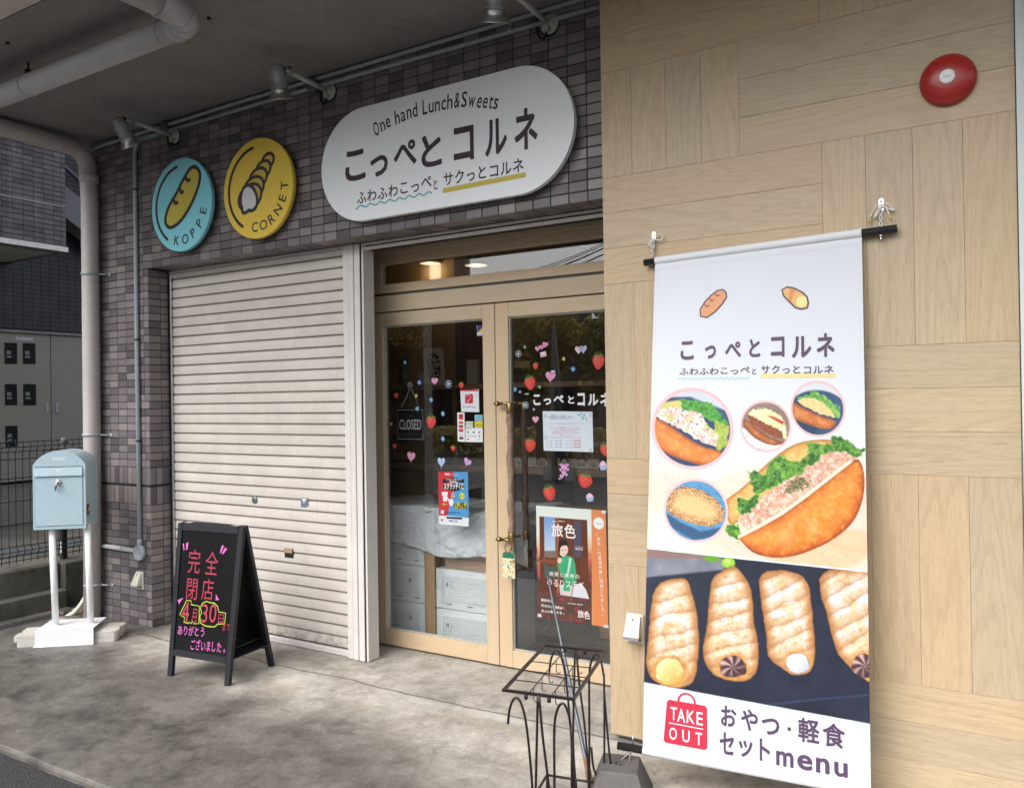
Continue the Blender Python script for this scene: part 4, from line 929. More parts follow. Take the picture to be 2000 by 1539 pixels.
mb = MB(); mb.tube([(-5.06, -.016, .505), (-5.55, -.016, .51)], .0145, 14); mb.build('tube', mat('pale_conduit', (.46, .48, .48), .45, var=.04), CBo)
mb = MB(); mb.lathe([(.015, -.008), (.018, -.007), (.018, .007), (.015, .008)], (-5.21, -.016, .507), (1, 0, 0), 16); mb.build('saddle', M_CONDUIT, CBo)
k_ = 0
for xq in (-4.69, -3.36):
    k_ += 1; mb = MB(); mb.lathe([(.040, 0), (.040, .034), (.037, .038), (.001, .038)], (xq, .0, 3.295 - .004 * k_), (0, -1, 0), 26)
    tag(mb.build('cable_box', mat('dark_blue_grey_box', (.07, .10, .125), .5)), ['', 'round dark junction box beside the left spotlight arm', 'round dark junction box beside the middle spotlight arm'][k_], 'junction box', 'round boxes on the conduits')
def collar(x, n):
    mb = MB(); mb.lathe([(.0117, -.007), (.014, -.006), (.014, .006), (.0117, .007)], (x, -.014, n), (1, 0, 0), 14); return mb
for x in (-4.2, -3.0, -2.05): collar(x, 3.318).build('saddle', M_CONDUIT, CA)
for x in (-3.0, -2.05): collar(x, 3.276).build('saddle', M_CONDUIT, CBo)

# spotlights
def spot(x, zb_, tilt, reach, lab, drop=.012, tx=0):
    S = empty('spotlight', (x, 0, zb_), lab, 'spotlight', 'spotlights on arms over the signs')
    mb = MB(); mb.lathe([(.047, 0), (.047, .006), (.044, .010), (.020, .014), (.018, .034)], (x, -.001, zb_), (0, -1, 0), 30); mb.box((x - .010, -.040, zb_ - .040), (x + .010, -.008, zb_ - .008), bev=.002); mb.build('wall_plate', M_LAMPW, S)
    mb = MB(); mb.lathe([(.052, -.0), (.052, .003)], (x + .001, .0008, zb_ - .006), (0, -1, 0), 30); mb.build('plate_gasket', M_BLACK, S)
    for a in (.5, 2.6, 3.9, 5.6):
        mb = MB(); mb.lathe([(.0035, 0), (.0035, .0014), (.001, .002)], (x + .034 * math.cos(a), -.0095, zb_ + .034 * math.sin(a)), (0, -1, 0), 8); mb.build('screw', M_BLACKSTEEL, S)
    za = zb_ + .012
    mb = MB(); mb.tube([(x, -.02, zb_), (x, -reach + .03, za)], .0135, 16); mb.lathe([(.017, 0), (.017, .035), (.014, .04)], (x, -reach + .02, za), (0, -1, 0), 16); mb.build('arm', M_LAMPW, S)
    mb = MB(); mb.box((x - .006, -reach - .045, za - .022), (x + .006, -reach - .005, za + .012), bev=.002); mb.lathe([(.009, -.012), (.009, .012)], (x, -reach - .018, za), (1, 0, 0), 12); mb.build('knuckle', M_BLACKSTEEL, S)
    c = Vector((x, -reach - .080, za + drop)); ax = Vector((tx, math.sin(tilt), -math.cos(tilt))).normalized()
    mb = MB(); mb.lathe([(.001, -.004), (.034, -.003), (.039, .002), (.041, .06), (.0435, .108), (.0455, .110), (.0455, .116)], c, ax, 32); mb.build('lamp_housing', mat('satin_lamp_grey', (.34, .35, .37), .38, .35, var=.05), S)
    mb = MB(); mb.lathe([(.0445, .1165), (.046, .122), (.045, .128), (.052, .146), (.066, .166), (.0675, .169), (.0665, .1705), (.050, .150), (.040, .135), (.001, .13)], c, ax, 36); mb.build('reflector', M_ALU, S)
    mb = MB(); mb.tube(smooth([(x - .01, -.012, zb_ - .035), (x - .03, -.016, zb_ - .065), (x - .055, -.014, zb_ - .045), (x - .065, -.012, zb_ - .005), (x - .055, -.02, zb_ + .045)], 5), .0055, 8); mb.build('cable', M_BLACK, S)
spot(-4.612, 3.226, .62, .33, 'leftmost grey spotlight on an arm, tilted towards the light blue sign', -.012)
spot(-3.250, 3.233, .34, .32, 'middle grey spotlight on an arm between the yellow sign and the white sign', .004, -.12)
spot(-1.838, 3.258, .36, .40, 'rightmost grey spotlight on an arm, above the right end of the white sign', .0, -.26)

def outlet(x, z, Y, w, h, lab, hood):
    O = empty('outlet_box', (x, Y, z), lab, 'socket')
    mb = MB(); mb.box((x - w / 2, Y - .012, z - h / 2), (x + w / 2, Y - .0005, z + h / 2), bev=.004); mb.build('base_plate', M_IVORY, O)
    mb = MB(); t = z + h / 2 - .008; b = z - h * .22; W2 = w / 2 - .004; dpt = .055
    mb.hexa([(x - W2, Y - dpt, b), (x + W2, Y - dpt, b), (x + W2, Y - .0125, b), (x - W2, Y - .0125, b), (x - W2 * .86, Y - .022, t), (x + W2 * .86, Y - .022, t), (x + W2 * .9, Y - .0125, t), (x - W2 * .9, Y - .0125, t)])
    mb.build('hood', hood, O)
    mb = MB(); mb.box((x - W2, Y - dpt + .0005, b - .012), (x + W2, Y - .030, b - .0005)); mb.build('hood_lip', mat('lip_grey', (.25, .24, .26), .4), O)
    for dx in (.004, .024):
        mb = MB(); mb.lathe([(.005, 0), (.005, .002)], (x + dx, Y - .0125, z - h / 2 + .016), (0, -1, 0), 12); mb.build('socket_hole', M_BLACKSTEEL, O)
    mb = MB(); mb.lathe([(.004, 0), (.003, .002)], (x, Y - .027, z + h * .33), (0, -1, 0), 10); mb.build('screw', M_BLACKSTEEL, O)
q0 = onY(270, 1134, -.02); outlet(q0.x, q0.z, 0, .075, .120, 'small ivory outdoor socket low on the tiled pillar', M_IVORY)
q0 = onY(1238, 1228, YW - .02); outlet(q0.x, q0.z, YW - .001, .078, .125, 'ivory hooded outdoor socket on the oak wall left of the banner', mat('sun_worn_ivory', (.56, .54, .45), .45, var=.05))

# fire alarm lamp
c = onY(1851, 155, YW - .02); FA = empty('alarm_dome', (c.x, YW, c.z), 'round red alarm dome with white centre, high on the oak wall', 'alarm')
mb = MB(); mb.lathe([(.087, 0), (.090, .003), (.090, .012), (.084, .026), (.066, .040), (.040, .047), (.020, .049), (.001, .0495)], (c.x, YW - .0005, c.z), (0, -1, 0), 48); mb.build('dome', M_RED, FA)
mb = MB(); mb.lathe([(.0245, .047), (.0245, .0512), (.022, .0522), (.001, .0525)], (c.x, YW, c.z), (0, -1, 0), 30); mb.build('centre_cap', M_WHITE, FA)
ik = Ink(wallfn(YW - .0528)); ik.rect(c.x - .013, c.z - .003, c.x + .013, c.z - .001, (170, 165, 165), 1); ik.rect(c.x - .010, c.z + .002, c.x + .008, c.z + .0035, (180, 175, 175)); ik.build('cap_print', FA)

# ================================================================= SIGNS
INKC = (72, 60, 66)
def disc_sign(cx, cz, name, lab, edge, top):
    S = empty(name, (cx, -.04, cz), lab, 'sign'); R_ = .295
    mb = MB(); mb.lathe([(R_ - .004, 0), (R_, .002), (R_, .026), (R_ - .0015, .028)], (cx, -.030, cz), (0, -1, 0), 96); mb.build('panel', mat(name + '_paint', tuple(lin(top) * .92), .38, var=.015), S)
    mb = MB()
    for dx, dz in ((-.15, .15), (.15, .15), (-.15, -.15), (.15, -.15)): mb.lathe([(.01, 0), (.01, .029)], (cx + dx, -.0005, cz + dz), (0, -1, 0), 10)
    mb.build('mounting_studs', M_CONDUIT, S, kind='stuff')
    return S, Ink(lambda x, z, d: Vector((cx + x, -.0586 - d, cz + z)))
def arcpts(r, a0, a1, n=40, cx=0, cy=0): return [(cx + r * math.cos(math.radians(a0 + (a1 - a0) * i / n)), cy + r * math.sin(math.radians(a0 + (a1 - a0) * i / n))) for i in range(n + 1)]
def circ_text(ik, body, r, a0, a1, h, col, w=None):
    n = len(body)
    for i, ch in enumerate(body):
        a = math.radians(a0 + (a1 - a0) * i / (n - 1)); up = a + PI / 2
        v, f = text_geo(ch, .018); hw = v[:, 0].max() * h / v[:, 1].max() / 2 if len(v) else 0
        hw = min(hw, h * .62)
        # letters read outward-down along the lower right rim, tops towards the centre
        cx_, cz_ = r * math.cos(a), r * math.sin(a)
        ik.text(ch, cx_ - math.cos(up) * hw, cz_ - math.sin(up) * hw, w=2 * hw, h=h, col=col, L=2, bold=.012, ang=up)
def unp(cx, cz, zs, ox, oy, Y=-.0586):
    """zoomed picture pixel -> coordinates on the sign, relative to its centre"""
    def g(p):
        q = onY(ox + p[0] / zs, oy + p[1] / zs, Y); return (q.x - cx, q.z - cz)
    return g
cK = (-4.488, 2.755); cC = (-3.786, 2.756)
S, ik = disc_sign(*cK, 'koppe_sign', 'round light blue sign with a yellow bread roll, lettered KOPPE', None, (140, 218, 230))
g = unp(*cK, 4.05, 280, 240)
ik.line(arcpts(.247, 98, 236), .019, INKC, 1)
loaf = [g(p) for p in ((345, 400), (372, 362), (405, 350), (436, 372), (448, 420), (438, 490), (408, 580), (360, 680), (300, 770), (245, 818), (205, 828), (178, 800), (176, 750), (196, 680), (232, 610), (262, 560), (280, 520), (305, 470))]
loaf = [(v[0], v[1]) for v in smooth([(p[0], p[1], 0) for p in loaf + loaf[:1]], 4)][:-1]
ik.poly(loaf, (222, 205, 92), 1.5); ik.line(loaf, .024, INKC, 2, closed=True)
for a in ([(338, 440), (350, 460), (366, 452)], [(290, 530), (300, 556), (312, 548)], [(240, 615), (255, 640), (268, 632)]): ik.line([g(p) for p in a], .024, INKC, 2.5)
circ_text(ik, 'KOPPE', .256, 259, 343, .060, INKC); ik.build('print', S)
S, ik = disc_sign(*cC, 'cornet_sign', 'round yellow sign with a cream cornet, lettered CORNET', None, (236, 204, 78))
g = unp(*cC, 4.05, 280, 240)
ik.line(arcpts(.247, 98, 238), .019, INKC, 1)
cen = [(985, 300), (948, 370), (908, 440), (872, 520), (843, 590)]; rad = [(60, 62), (72, 76), (80, 86), (86, 96), (88, 110)]
for i, ((x_, y_), (a_, b_)) in enumerate(zip(cen, rad)):
    p0 = g((x_, y_)); ra = .030 + .0085 * i
    ik.ell(p0[0], p0[1], ra + .030 + .004 * i, (ra + .019) * 1.0, INKC, 1 + i * .8, 40, ang=.3); ik.ell(p0[0], p0[1], ra + .011 + .004 * i, ra - .001, (222, 196, 84), 1.4 + i * .8, 40, ang=.3)
cr = [g(p) for p in ((826, 492), (862, 510), (892, 560), (902, 620), (890, 670), (860, 696), (834, 694), (812, 712), (786, 708), (784, 680), (772, 640), (774, 580), (792, 520))]
cr = [(v[0], v[1]) for v in smooth([(p[0], p[1], 0) for p in cr + cr[:1]], 4)][:-1]
ik.poly(cr, (236, 236, 238), 5.6); ik.line(cr, .021, INKC, 6, closed=True)
circ_text(ik, 'CORNET', .256, 264, 356, .058, INKC); ik.build('print', S)

# white pill sign
PSx0, PSx1, PSz0, PSz1 = -3.268, -1.690, 2.463, 3.072; pr_ = (PSz1 - PSz0) / 2; pzc = (PSz0 + PSz1) / 2
S = empty('shop_sign', (-2.48, -.04, pzc), 'long white pill shaped sign with dark Japanese lettering over the door', 'sign')
out = [(PSx1 - pr_ + pr_ * math.cos(t), pzc + pr_ * math.sin(t)) for t in np.linspace(-PI / 2, PI / 2, 40)] + [(PSx0 + pr_ + pr_ * math.cos(t), pzc + pr_ * math.sin(t)) for t in np.linspace(PI / 2, 3 * PI / 2, 40)]
mb = MB(); mb.prism([(x_, -.058, z_) for x_, z_ in out], (0, .028, 0)); mb.build('panel', mat('sign_white', (.84, .86, .88), .4, var=.015), S)
mb = MB()
for dx in (-.55, 0, .55):
    for dz in (-.2, .2): mb.lathe([(.01, 0), (.01, .0295)], (-2.48 + dx, -.0005, pzc + dz), (0, -1, 0), 10)
mb.build('mounting_studs', M_CONDUIT, S, kind='stuff')
ik = Ink(wallfn(-.0586)); q = 2.857
def sp(x, y): p = onY(480 + x / q, y / q, -.0586); return np.array((p.x, p.z))
# arched English line, letter by letter
DKP = (62, 50, 60)
line_ = 'One hand Lunch&Sweets'
adv = [1.05, .85, .8, .5, .85, .85, .85, .85, .5, .85, .85, .85, .78, .9, .95, .9, 1.1, .78, .78, .6, .7]
arc_px = [(722, 765), (780, 722), (835, 700), (900, 668), (960, 650), (1020, 634), (1090, 618), (1150, 606), (1210, 600), (1270, 602), (1340, 606), (1408, 613)]
apt = np.array([sp(*p) for p in arc_px]); seg = np.r_[0, np.cumsum(np.hypot(*np.diff(apt, axis=0).T))]
tot = sum(adv); pos = 0
for ch, a_ in zip(line_, adv):
    s_ = pos / tot * seg[-1]; pos += a_
    if ch == ' ': continue
    i = min(np.searchsorted(seg, s_, 'right') - 1, len(apt) - 2); t = (s_ - seg[i]) / (seg[i + 1] - seg[i]); p = apt[i] * (1 - t) + apt[i + 1] * t
    an = math.atan2(*(apt[min(i + 2, len(apt) - 1)] - apt[max(i - 1, 0)])[::-1]); v, f = text_geo(ch, .012); hh = .078 * (v[:, 1].max() / .72)
    ik.text(ch, p[0], p[1], w=a_ / tot * seg[-1] * .76, h=hh, col=DKP, L=1, bold=.012, ang=an)
big = 'こっぺとコルネ'
xs0 = [560, 700, 830, 985, 1165, 1340, 1505]; 
for i, ch in enumerate(big):
    x0_ = xs0[i]; slope = (1015 - 820) / (560 - 1620); yb = 1015 + (x0_ - 560) * slope
    wpx = [105, 90, 120, 105, 105, 115, 120][i]; p = sp(x0_, yb); p2 = sp(x0_ + wpx, yb + wpx * slope)
    hh = [.155, .10, .12, .155, .16, .165, .185][i]
    ik.text(ch, p[0], p[1] + (.0 if i not in (2,) else .03), w=p2[0] - p[0], h=hh, col=(70, 52, 66), L=1, bold=.035)
def row_text(ik, body, a, b, h, col, fn, bold=.02, L=1, gap=.86, small=''):
    n = len(body)
    for i, ch in enumerate(body):
        t0 = i / n; x_ = a[0] + (b[0] - a[0]) * t0; z_ = a[1] + (b[1] - a[1]) * t0; w = (b[0] - a[0]) / n
        v, f = text_geo(ch, bold)
        if not len(v): continue
        full = .88; cw, chh = min(v[:, 0].max() / full, 1.05), min(v[:, 1].max() / full, 1.05)
        yo = {'っ': 0, 'と': .03, 'ー': .4, 'こ': .08, 'ぺ': .2, '、': 0, '。': 0, '・': .4, '~': .4, '～': .4}.get(ch, 0)
        ik.text(ch, x_ + w * (1 - gap * cw) / 2, z_ + yo * h, w=w * gap * cw, h=h * chh, col=col, L=L, bold=bold)
a = sp(618, 1140); b = sp(1040, 1052); row_text(ik, 'ふわふわこっぺ', a, b, .066, DKP, None)
a = sp(1042, 1062); b = sp(1078, 1054); row_text(ik, 'と', a, b, .055, DKP, None)
y0 = [sp(1100, 1052), sp(1562, 962), sp(1562, 990), sp(1100, 1080)]; ik.poly([tuple(p) for p in y0], (232, 208, 96), .5)
a = sp(1100, 1040); b = sp(1555, 955); row_text(ik, 'サクっとコルネ', a, b, .066, DKP, None)
wv_ = [sp(615 + t * 4.3, 1160 - t * .86 + 7 * math.cos(t * .5)) for t in range(0, 99)]; ik.line(wv_, .008, (120, 200, 215), .5)
ik.build('print', S)

# ================================================================= A-FRAME BLACKBOARD
AB = empty('blackboard_stand', (-3.8, -.4, 0), 'black wooden A-frame blackboard with pink and yellow chalk lettering', 'blackboard')
FL = Vector((-3.985, -.560, 0)); FR = Vector((-3.548, -.508, 0)); BR = Vector((-3.590, -.150, 0)); BL = Vector((-4.035, -.205, 0))
TFL = Vector((-4.020, -.452, .822)); TFR = TFL + (FR - FL).normalized() * .474; TBL = Vector((-4.030, -.412, .825)); TBR = TBL + (BR - BL).normalized() * .474
def bar(mb, a, b, wdir, ddir, w, d):
    """rectangular bar from a to b; w along wdir, d along ddir, a..b is the outer front edge"""
    W_ = wdir * w; D_ = ddir * d; mb.hexa([a, a + W_, a + W_ + D_, a + D_, b, b + W_, b + W_ + D_, b + D_])
fx = (FR - FL).normalized()
def panel(FL, FR, TL, TR, inward, nm, drop):
    up = (TL - FL).normalized(); nrm = fx.cross(up).normalized() * inward
    for a, b, s_ in ((FL, TL, 1), (FR, TR, -1)):
        mb = MB(); bar(mb, a, b, fx * s_, nrm, .031, .022); mb.build('leg', M_BLACKWOOD, AB)
    def at(u, v, lift=0): 
        p = FL.lerp(FR, u).lerp(TL.lerp(TR, u), v); return p + nrm * lift
    e = .075
    for v0, v1 in ((.135, .175), (.955, 1.0)):
        mb = MB(); mb.hexa([at(e, v0), at(1 - e, v0), at(1 - e, v0, .022), at(e, v0, .022), at(e, v1), at(1 - e, v1), at(1 - e, v1, .022), at(e, v1, .022)]); mb.build('cross_rail', M_BLACKWOOD, AB)
    mb = MB(); mb.hexa([at(e, .17, .006), at(1 - e, .17, .006), at(1 - e, .17, .014), at(e, .17, .014), at(e, .96, .006), at(1 - e, .96, .006), at(1 - e, .96, .014), at(e, .96, .014)]); mb.build('board', M_BOARD, AB)
    return at
at = panel(FL, FR, TFL, TFR, -1 if (fx.cross((TFL - FL))).y < 0 else 1, 'f', 0)
panel(BL, BR, TBL, TBR, 1 if (fx.cross((TBL - BL))).y < 0 else -1, 'b', 0)
for u_ in (.12, .85):
    mb = MB(); c = TFL.lerp(TFR, u_) + Vector((0, .012, .0)); mb.box((c.x - .026, c.y - .006, c.z + .0005), (c.x + .026, c.y + .03, c.z + .003)); mb.build('hinge', M_CHROME, AB)
mb = MB(); mb.tube([FR.lerp(TFR, .22) + Vector((-.02, .02, 0)), BR.lerp(TBR, .22) + Vector((-.02, -.02, 0))], .003, 6); mb.build('stay', M_BLACKSTEEL, AB)
mb = MB(); q1 = [FL.lerp(TFL, .165), FR.lerp(TFR, .165), BR.lerp(TBR, .165), BL.lerp(TBL, .165)]
mb.hexa([p + Vector((0, 0, -.006)) for p in q1] + q1); mb.build('bottom_shelf', M_BLACKWOOD, AB)
# chalk lettering: picture zoom pixel -> board
BQ = [(348, 1021), (479, 1027), (447.6, 1343), (325, 1319)]
HB = homog(BQ, [(0, 1), (1, 1), (1, 0), (0, 0)])
WB = (FR - FL).length; HBd = (TFL - FL).length
def bfn(x, y, d): return at(x / WB, y / HBd, .0052 - d) if True else None
def bp(x, y): u, v = happ(HB, 260 + x / 4.05, 980 + y / 4.05); return np.array((u * WB, v * HBd))
ik = Ink(bfn); RD = (176, 66, 84); PK = (214, 112, 188); YG_ = (180, 196, 70)
for ch, a_, b_ in (('完', (422, 580), (535, 390)), ('全', (560, 590), (680, 405)), ('閉', (408, 790), (508, 632)), ('店', (530, 795), (640, 632))):
    a = bp(*a_); b = bp(b_[0], b_[1]); ik.text(ch, a[0], a[1], w=b[0] - a[0], h=b[1] - a[1], col=RD, L=1, bold=-.004)
def outl(pts, w, col, L=1, closed=True): ik.line([tuple(bp(*p)) for p in pts], w, col, L, closed=closed)
for pts in ([(383, 342), (395, 340), (400, 395), (393, 398)], [(412, 336), (432, 326), (425, 388), (412, 392)], [(703, 350), (722, 352), (696, 415), (686, 412)], [(728, 368), (748, 378), (712, 425), (702, 420)],
            [(388, 780), (342, 798), (352, 830)], [(652, 752), (650, 802), (678, 800)]): ik.poly([tuple(bp(*p)) for p in pts], PK, 1)
outl([(415, 800), (450, 805), (452, 835), (518, 848), (512, 985), (470, 985), (462, 965), (450, 985), (430, 970), (428, 982), (392, 972), (398, 935), (358, 915)], .006, YG_)
outl([(545, 822), (575, 810), (605, 820), (640, 825), (665, 850), (675, 895), (732, 905), (722, 990), (668, 990), (640, 1012), (600, 1010), (560, 1002), (525, 980), (520, 930), (535, 900), (525, 860)], .006, YG_)
for s_, a_, b_ in (('4', (372, 968), (440, 815)), ('月', (450, 972), (500, 870)), ('3', (530, 975), (590, 835)), ('0', (592, 975), (662, 835)), ('日', (668, 980), (718, 918))):
    a = bp(*a_); b = bp(*b_); ik.text(s_, a[0], a[1], w=b[0] - a[0], h=b[1] - a[1], col=(186, 72, 90), L=1.5, bold=.0)
a = bp(698, 1040); b = bp(770, 1045); row_text(ik, 'まで', a, b, .040, RD, None, .01, 1)
a = bp(336, 1064); b = bp(562, 1087); row_text(ik, 'ありがとう', a, b, .050, PK, None, .012, 1)
a = bp(440, 1180); b = bp(740, 1215); row_text(ik, 'ございました。', a, b, .054, PK, None, .012, 1)
ik.build('chalk_lettering', AB)

# ================================================================= MAILBOX ON A STAND
A_ = Vector((-5.176, -.629, 0)); e1 = Vector((.75422, .65662, 0)); n1 = Vector((.65662, -.75422, 0))     # n1 faces the street
MBX = empty('mailbox', tuple(A_ + e1 * .17 - n1 * .13), 'powder blue round topped mailbox with POST lettering on two white posts', 'mailbox')
def mx(u, d, z): return A_ + e1 * u - n1 * d + Vector((0, 0, z))       # d = depth behind the base front
Wb = .337
mb = MB(); t = .004
mb.hexa([mx(0, 0, .004), mx(Wb, 0, .004), mx(Wb, t, .004), mx(0, t, .004), mx(0, 0, .098), mx(Wb, 0, .098), mx(Wb, t, .098), mx(0, t, .098)])
mb.hexa([mx(0, 0, .0985), mx(Wb, 0, .0985), mx(Wb, .255, .0985), mx(0, .255, .0985), mx(0, 0, .102), mx(Wb, 0, .102), mx(Wb, .255, .102), mx(0, .255, .102)])
mb.hexa([mx(0, .255, .06), mx(Wb, .255, .06), mx(Wb, .259, .06), mx(0, .259, .06), mx(0, .255, .102), mx(Wb, .255, .102), mx(Wb, .259, .102), mx(0, .259, .102)])
mb.hexa([mx(-.012, -.006, .001), mx(Wb, -.012, .001), mx(Wb, .05, .001), mx(-.005, .05, .001), mx(-.012, -.006, .004), mx(Wb, -.012, .004), mx(Wb, .05, .004), mx(-.005, .05, .004)])
mb.build('base_plate', M_WHITE, MBX)
for u0, u1 in ((.079, .056), (.286, .267)):
    mb = MB(); mb.tube([mx(u0, .115, .101), mx(u1, .135, .735)], .0195, 24); mb.build('leg', M_WHITE, MBX)
    mb = MB(); mb.lathe([(.030, 0), (.030, .002), (.021, .004)], mx(u0, .115, .1025), (0, 0, 1), 20); mb.build('weld_collar', M_WHITE, MBX)
u0, u1, zb_, zs_, za_ = -.034, .275, .7135, 1.118, 1.208
def body(uo, d0, d1, g=0):
    mb = MB(); uc = (u0 + u1) / 2; hw = (u1 - u0) / 2; cz_ = zs_; pts = [(u0 + g, zb_ + g), (u1 - g, zb_ + g), (u1 - g, zs_)]
    hgt = za_ - zs_; r_ = (hw * hw + hgt * hgt) / (2 * hgt); zc_ = za_ - r_; a_m = math.asin(hw / r_)
    pts += [(uc + (r_ - g) * math.sin(a_m * (1 - 2 * i / 24)), zc_ + (r_ - g) * math.cos(a_m * (1 - 2 * i / 24))) for i in range(1, 24)] + [(u0 + g, zs_)]
    mb.prism([mx(u, d0, z) for u, z in pts], -n1 * (d1 - d0)); return mb
body(0, .085, .325).build('body', M_BLUE, MBX)
mb = MB()
for (a, b, c, d, lift, th) in ((u0 + .012, u1 - .018, .736, 1.040, .0825, .0025),): mb.hexa([mx(a, .0815, c), mx(b, .0815, c), mx(b, .0845, c), mx(a, .0845, c), mx(a, .0815, d), mx(b, .0815, d), mx(b, .0845, d), mx(a, .0845, d)])
mb.build('door', M_BLUE, MBX)
mb = MB()
for a, b, c, d in ((u0 + .010, u0 + .0122, .734, 1.042), (u1 - .0182, u1 - .016, .734, 1.042), (u0 + .010, u1 - .016, .7335, .7362), (u0 + .010, u1 - .016, 1.0398, 1.0425)): mb.hexa([mx(a, .083, c), mx(b, .083, c), mx(b, .0848, c), mx(a, .0848, c), mx(a, .083, d), mx(b, .083, d), mx(b, .0848, d), mx(a, .0848, d)])
mb.build('door_gap', mat('gap_shadow_blue', (.05, .09, .13), .7), MBX, kind='stuff')
mb = MB(); a, b = u0 + .012, u1 - .018; mb.hexa([mx(a, .072, 1.049), mx(b, .072, 1.049), mx(b, .0845, 1.052), mx(a, .0845, 1.052), mx(a, .0805, 1.103), mx(b, .0805, 1.103), mx(b, .0845, 1.103), mx(a, .0845, 1.103)]); mb.build('slot_flap', M_BLUE, MBX)
mb = MB(); mb.hexa([mx(a, .0835, 1.1035), mx(b, .0835, 1.1035), mx(b, .0848, 1.1035), mx(a, .0848, 1.1035), mx(a, .0835, 1.1075), mx(b, .0835, 1.1075), mx(b, .0848, 1.1075), mx(a, .0848, 1.1075)]); mb.build('slot_gap', M_BLACK, MBX)
mb = MB(); cz_ = 1.012; mb.lathe([(.016, 0), (.016, .008), (.012, .014), (.001, .015)], mx(.118, .0815, cz_), n1, 20); mb.build('lock', M_CHROME, MBX)
mb = MB(); mb.tube([mx(.116, .064, cz_), mx(.108, .062, cz_ - .03), mx(.104, .066, cz_ - .056)], [.008, .007, .0035], 10); mb.build('lock_lever', mat('dull_lock_metal', (.28, .25, .26), .35, .9), MBX)
ik = Ink(lambda u, z, d: mx(u, .0846 - d, z)); ik.text('POST', .088, 1.145, w=.070, h=.019, col=(250, 252, 252), L=1, bold=.03); ik.build('lettering', MBX)
ik = Ink(lambda u, z, d: mx(u, .0765 - d - (1.075 - z) * .1, z)); zc_ = 1.077
ik.line([(.103, zc_ - .010), (.133, zc_ - .010), (.133, zc_ + .010), (.103, zc_ + .010)], .003, (250, 252, 252), 1, closed=True); ik.line([(.106, zc_ + .007), (.118, zc_ - .003), (.130, zc_ + .007)], .0026, (250, 252, 252), 1); ik.build('envelope_mark', MBX)
ik = Ink(lambda y_, z, d: mx(u1 + d + .0004, .085 + y_, z)); ik.poly([(.015, .80), (.07, .80), (.07, .862), (.015, .862)], (58, 52, 92), 1); ik.poly([(.022, .815), (.066, .815), (.066, .858)], (232, 196, 40), 2); ik.text('ALSOK', .020, .785, w=.05, h=.011, col=(70, 60, 90), L=1, bold=.02); ik.build('sticker', MBX)
# concrete pavers holding the stand down
PVB = empty('paver_stack', (-5.25, -.35, 0), 'stack of two pale cast concrete pavers under the mailbox base', 'pavers')
def rot_rect(c, ang, L_, W_, z0, z1, mb, ch=.012):
    ca, sa = math.cos(ang), math.sin(ang); P = []
    for (a, b) in ((-L_ / 2 + ch, -W_ / 2), (L_ / 2 - ch, -W_ / 2), (L_ / 2, -W_ / 2 + ch), (L_ / 2, -.03), (L_ / 2 - .02, 0), (L_ / 2, .03), (L_ / 2, W_ / 2 - ch), (L_ / 2 - ch, W_ / 2), (-L_ / 2 + ch, W_ / 2), (-L_ / 2, W_ / 2 - ch), (-L_ / 2, .03), (-L_ / 2 + .02, 0), (-L_ / 2, -.03), (-L_ / 2, -W_ / 2 + ch)): P.append((c[0] + a * ca - b * sa, c[1] + a * sa + b * ca, z0))
    mb.prism(P, (0, 0, z1 - z0))
an_ = math.atan2(e1.y, e1.x); cpv = A_ + e1 * .165 - n1 * .135
mb = MB(); rot_rect((cpv.x + .006, cpv.y + .004), an_ + .012, .575, .225, .001, .030, mb); mb.build('paver', M_PAVER, PVB)
mb = MB(); rot_rect((cpv.x, cpv.y), an_, .60, .215, .0315, .066, mb); mb.build('paver', M_PAVER, PVB)

# ================================================================= WIRE RACK, POLE, WEIGHT
RK = empty('umbrella_rack', (-1.36, -.9, 0), 'brown metal umbrella rack with gridded top and curled rods, in front of the door', 'umbrella rack')
zt = .55; c4 = [Vector((-1.427, -1.150, zt)), Vector((-1.192, -1.112, zt)), Vector((-1.310, -.622, zt)), Vector((-1.544, -.664, zt))]      # FL FR BR BL
def rod(name, pts, r=.0042, n=8, par=RK, m_=None): 
    b = MB(); b.tube(pts, r, n); return b.build(name, m_ or M_RACK, par)
for i in range(4):
    a, b = c4[i], c4[(i + 1) % 4]; mb = MB(); d = (b - a).normalized(); s_ = Vector((d.y, -d.x, 0)) * .005
    mb.hexa([a - d * .005 - s_ - Vector((0, 0, .008)), a - d * .005 + s_ - Vector((0, 0, .008)), b + d * -.0052 + s_ - Vector((0, 0, .008)), b + d * -.0052 - s_ - Vector((0, 0, .008)), a - d * .005 - s_, a - d * .005 + s_, b + d * -.0052 + s_, b + d * -.0052 - s_]); mb.build('top_bar', M_RACK, RK)
for t in (.20, .40, .60, .80): rod('grid_wire', [c4[0].lerp(c4[3], t) - Vector((0, 0, .003)), c4[1].lerp(c4[2], t) - Vector((0, 0, .003))], .0018, 6)
for u_ in (.36, .68): rod('grid_wire', [c4[0].lerp(c4[1], u_) - Vector((0, 0, .006)), c4[3].lerp(c4[2], u_) - Vector((0, 0, .006))], .0018, 6)
for t, u_ in ((.12, .36), (.32, .36), (.5, .36), (.7, .36), (.12, .68), (.35, .68), (.58, .68), (.75, .68)):
    p = c4[0].lerp(c4[3], t).lerp(c4[1].lerp(c4[2], t), u_); rod('hook', [p - Vector((0, 0, .006)), p - Vector((0, 0, .045))] + [Vector(q_) for q_ in arc(p - Vector((-.008, 0, .045)), .008, PI, 2 * PI, 5)], .0016, 5)
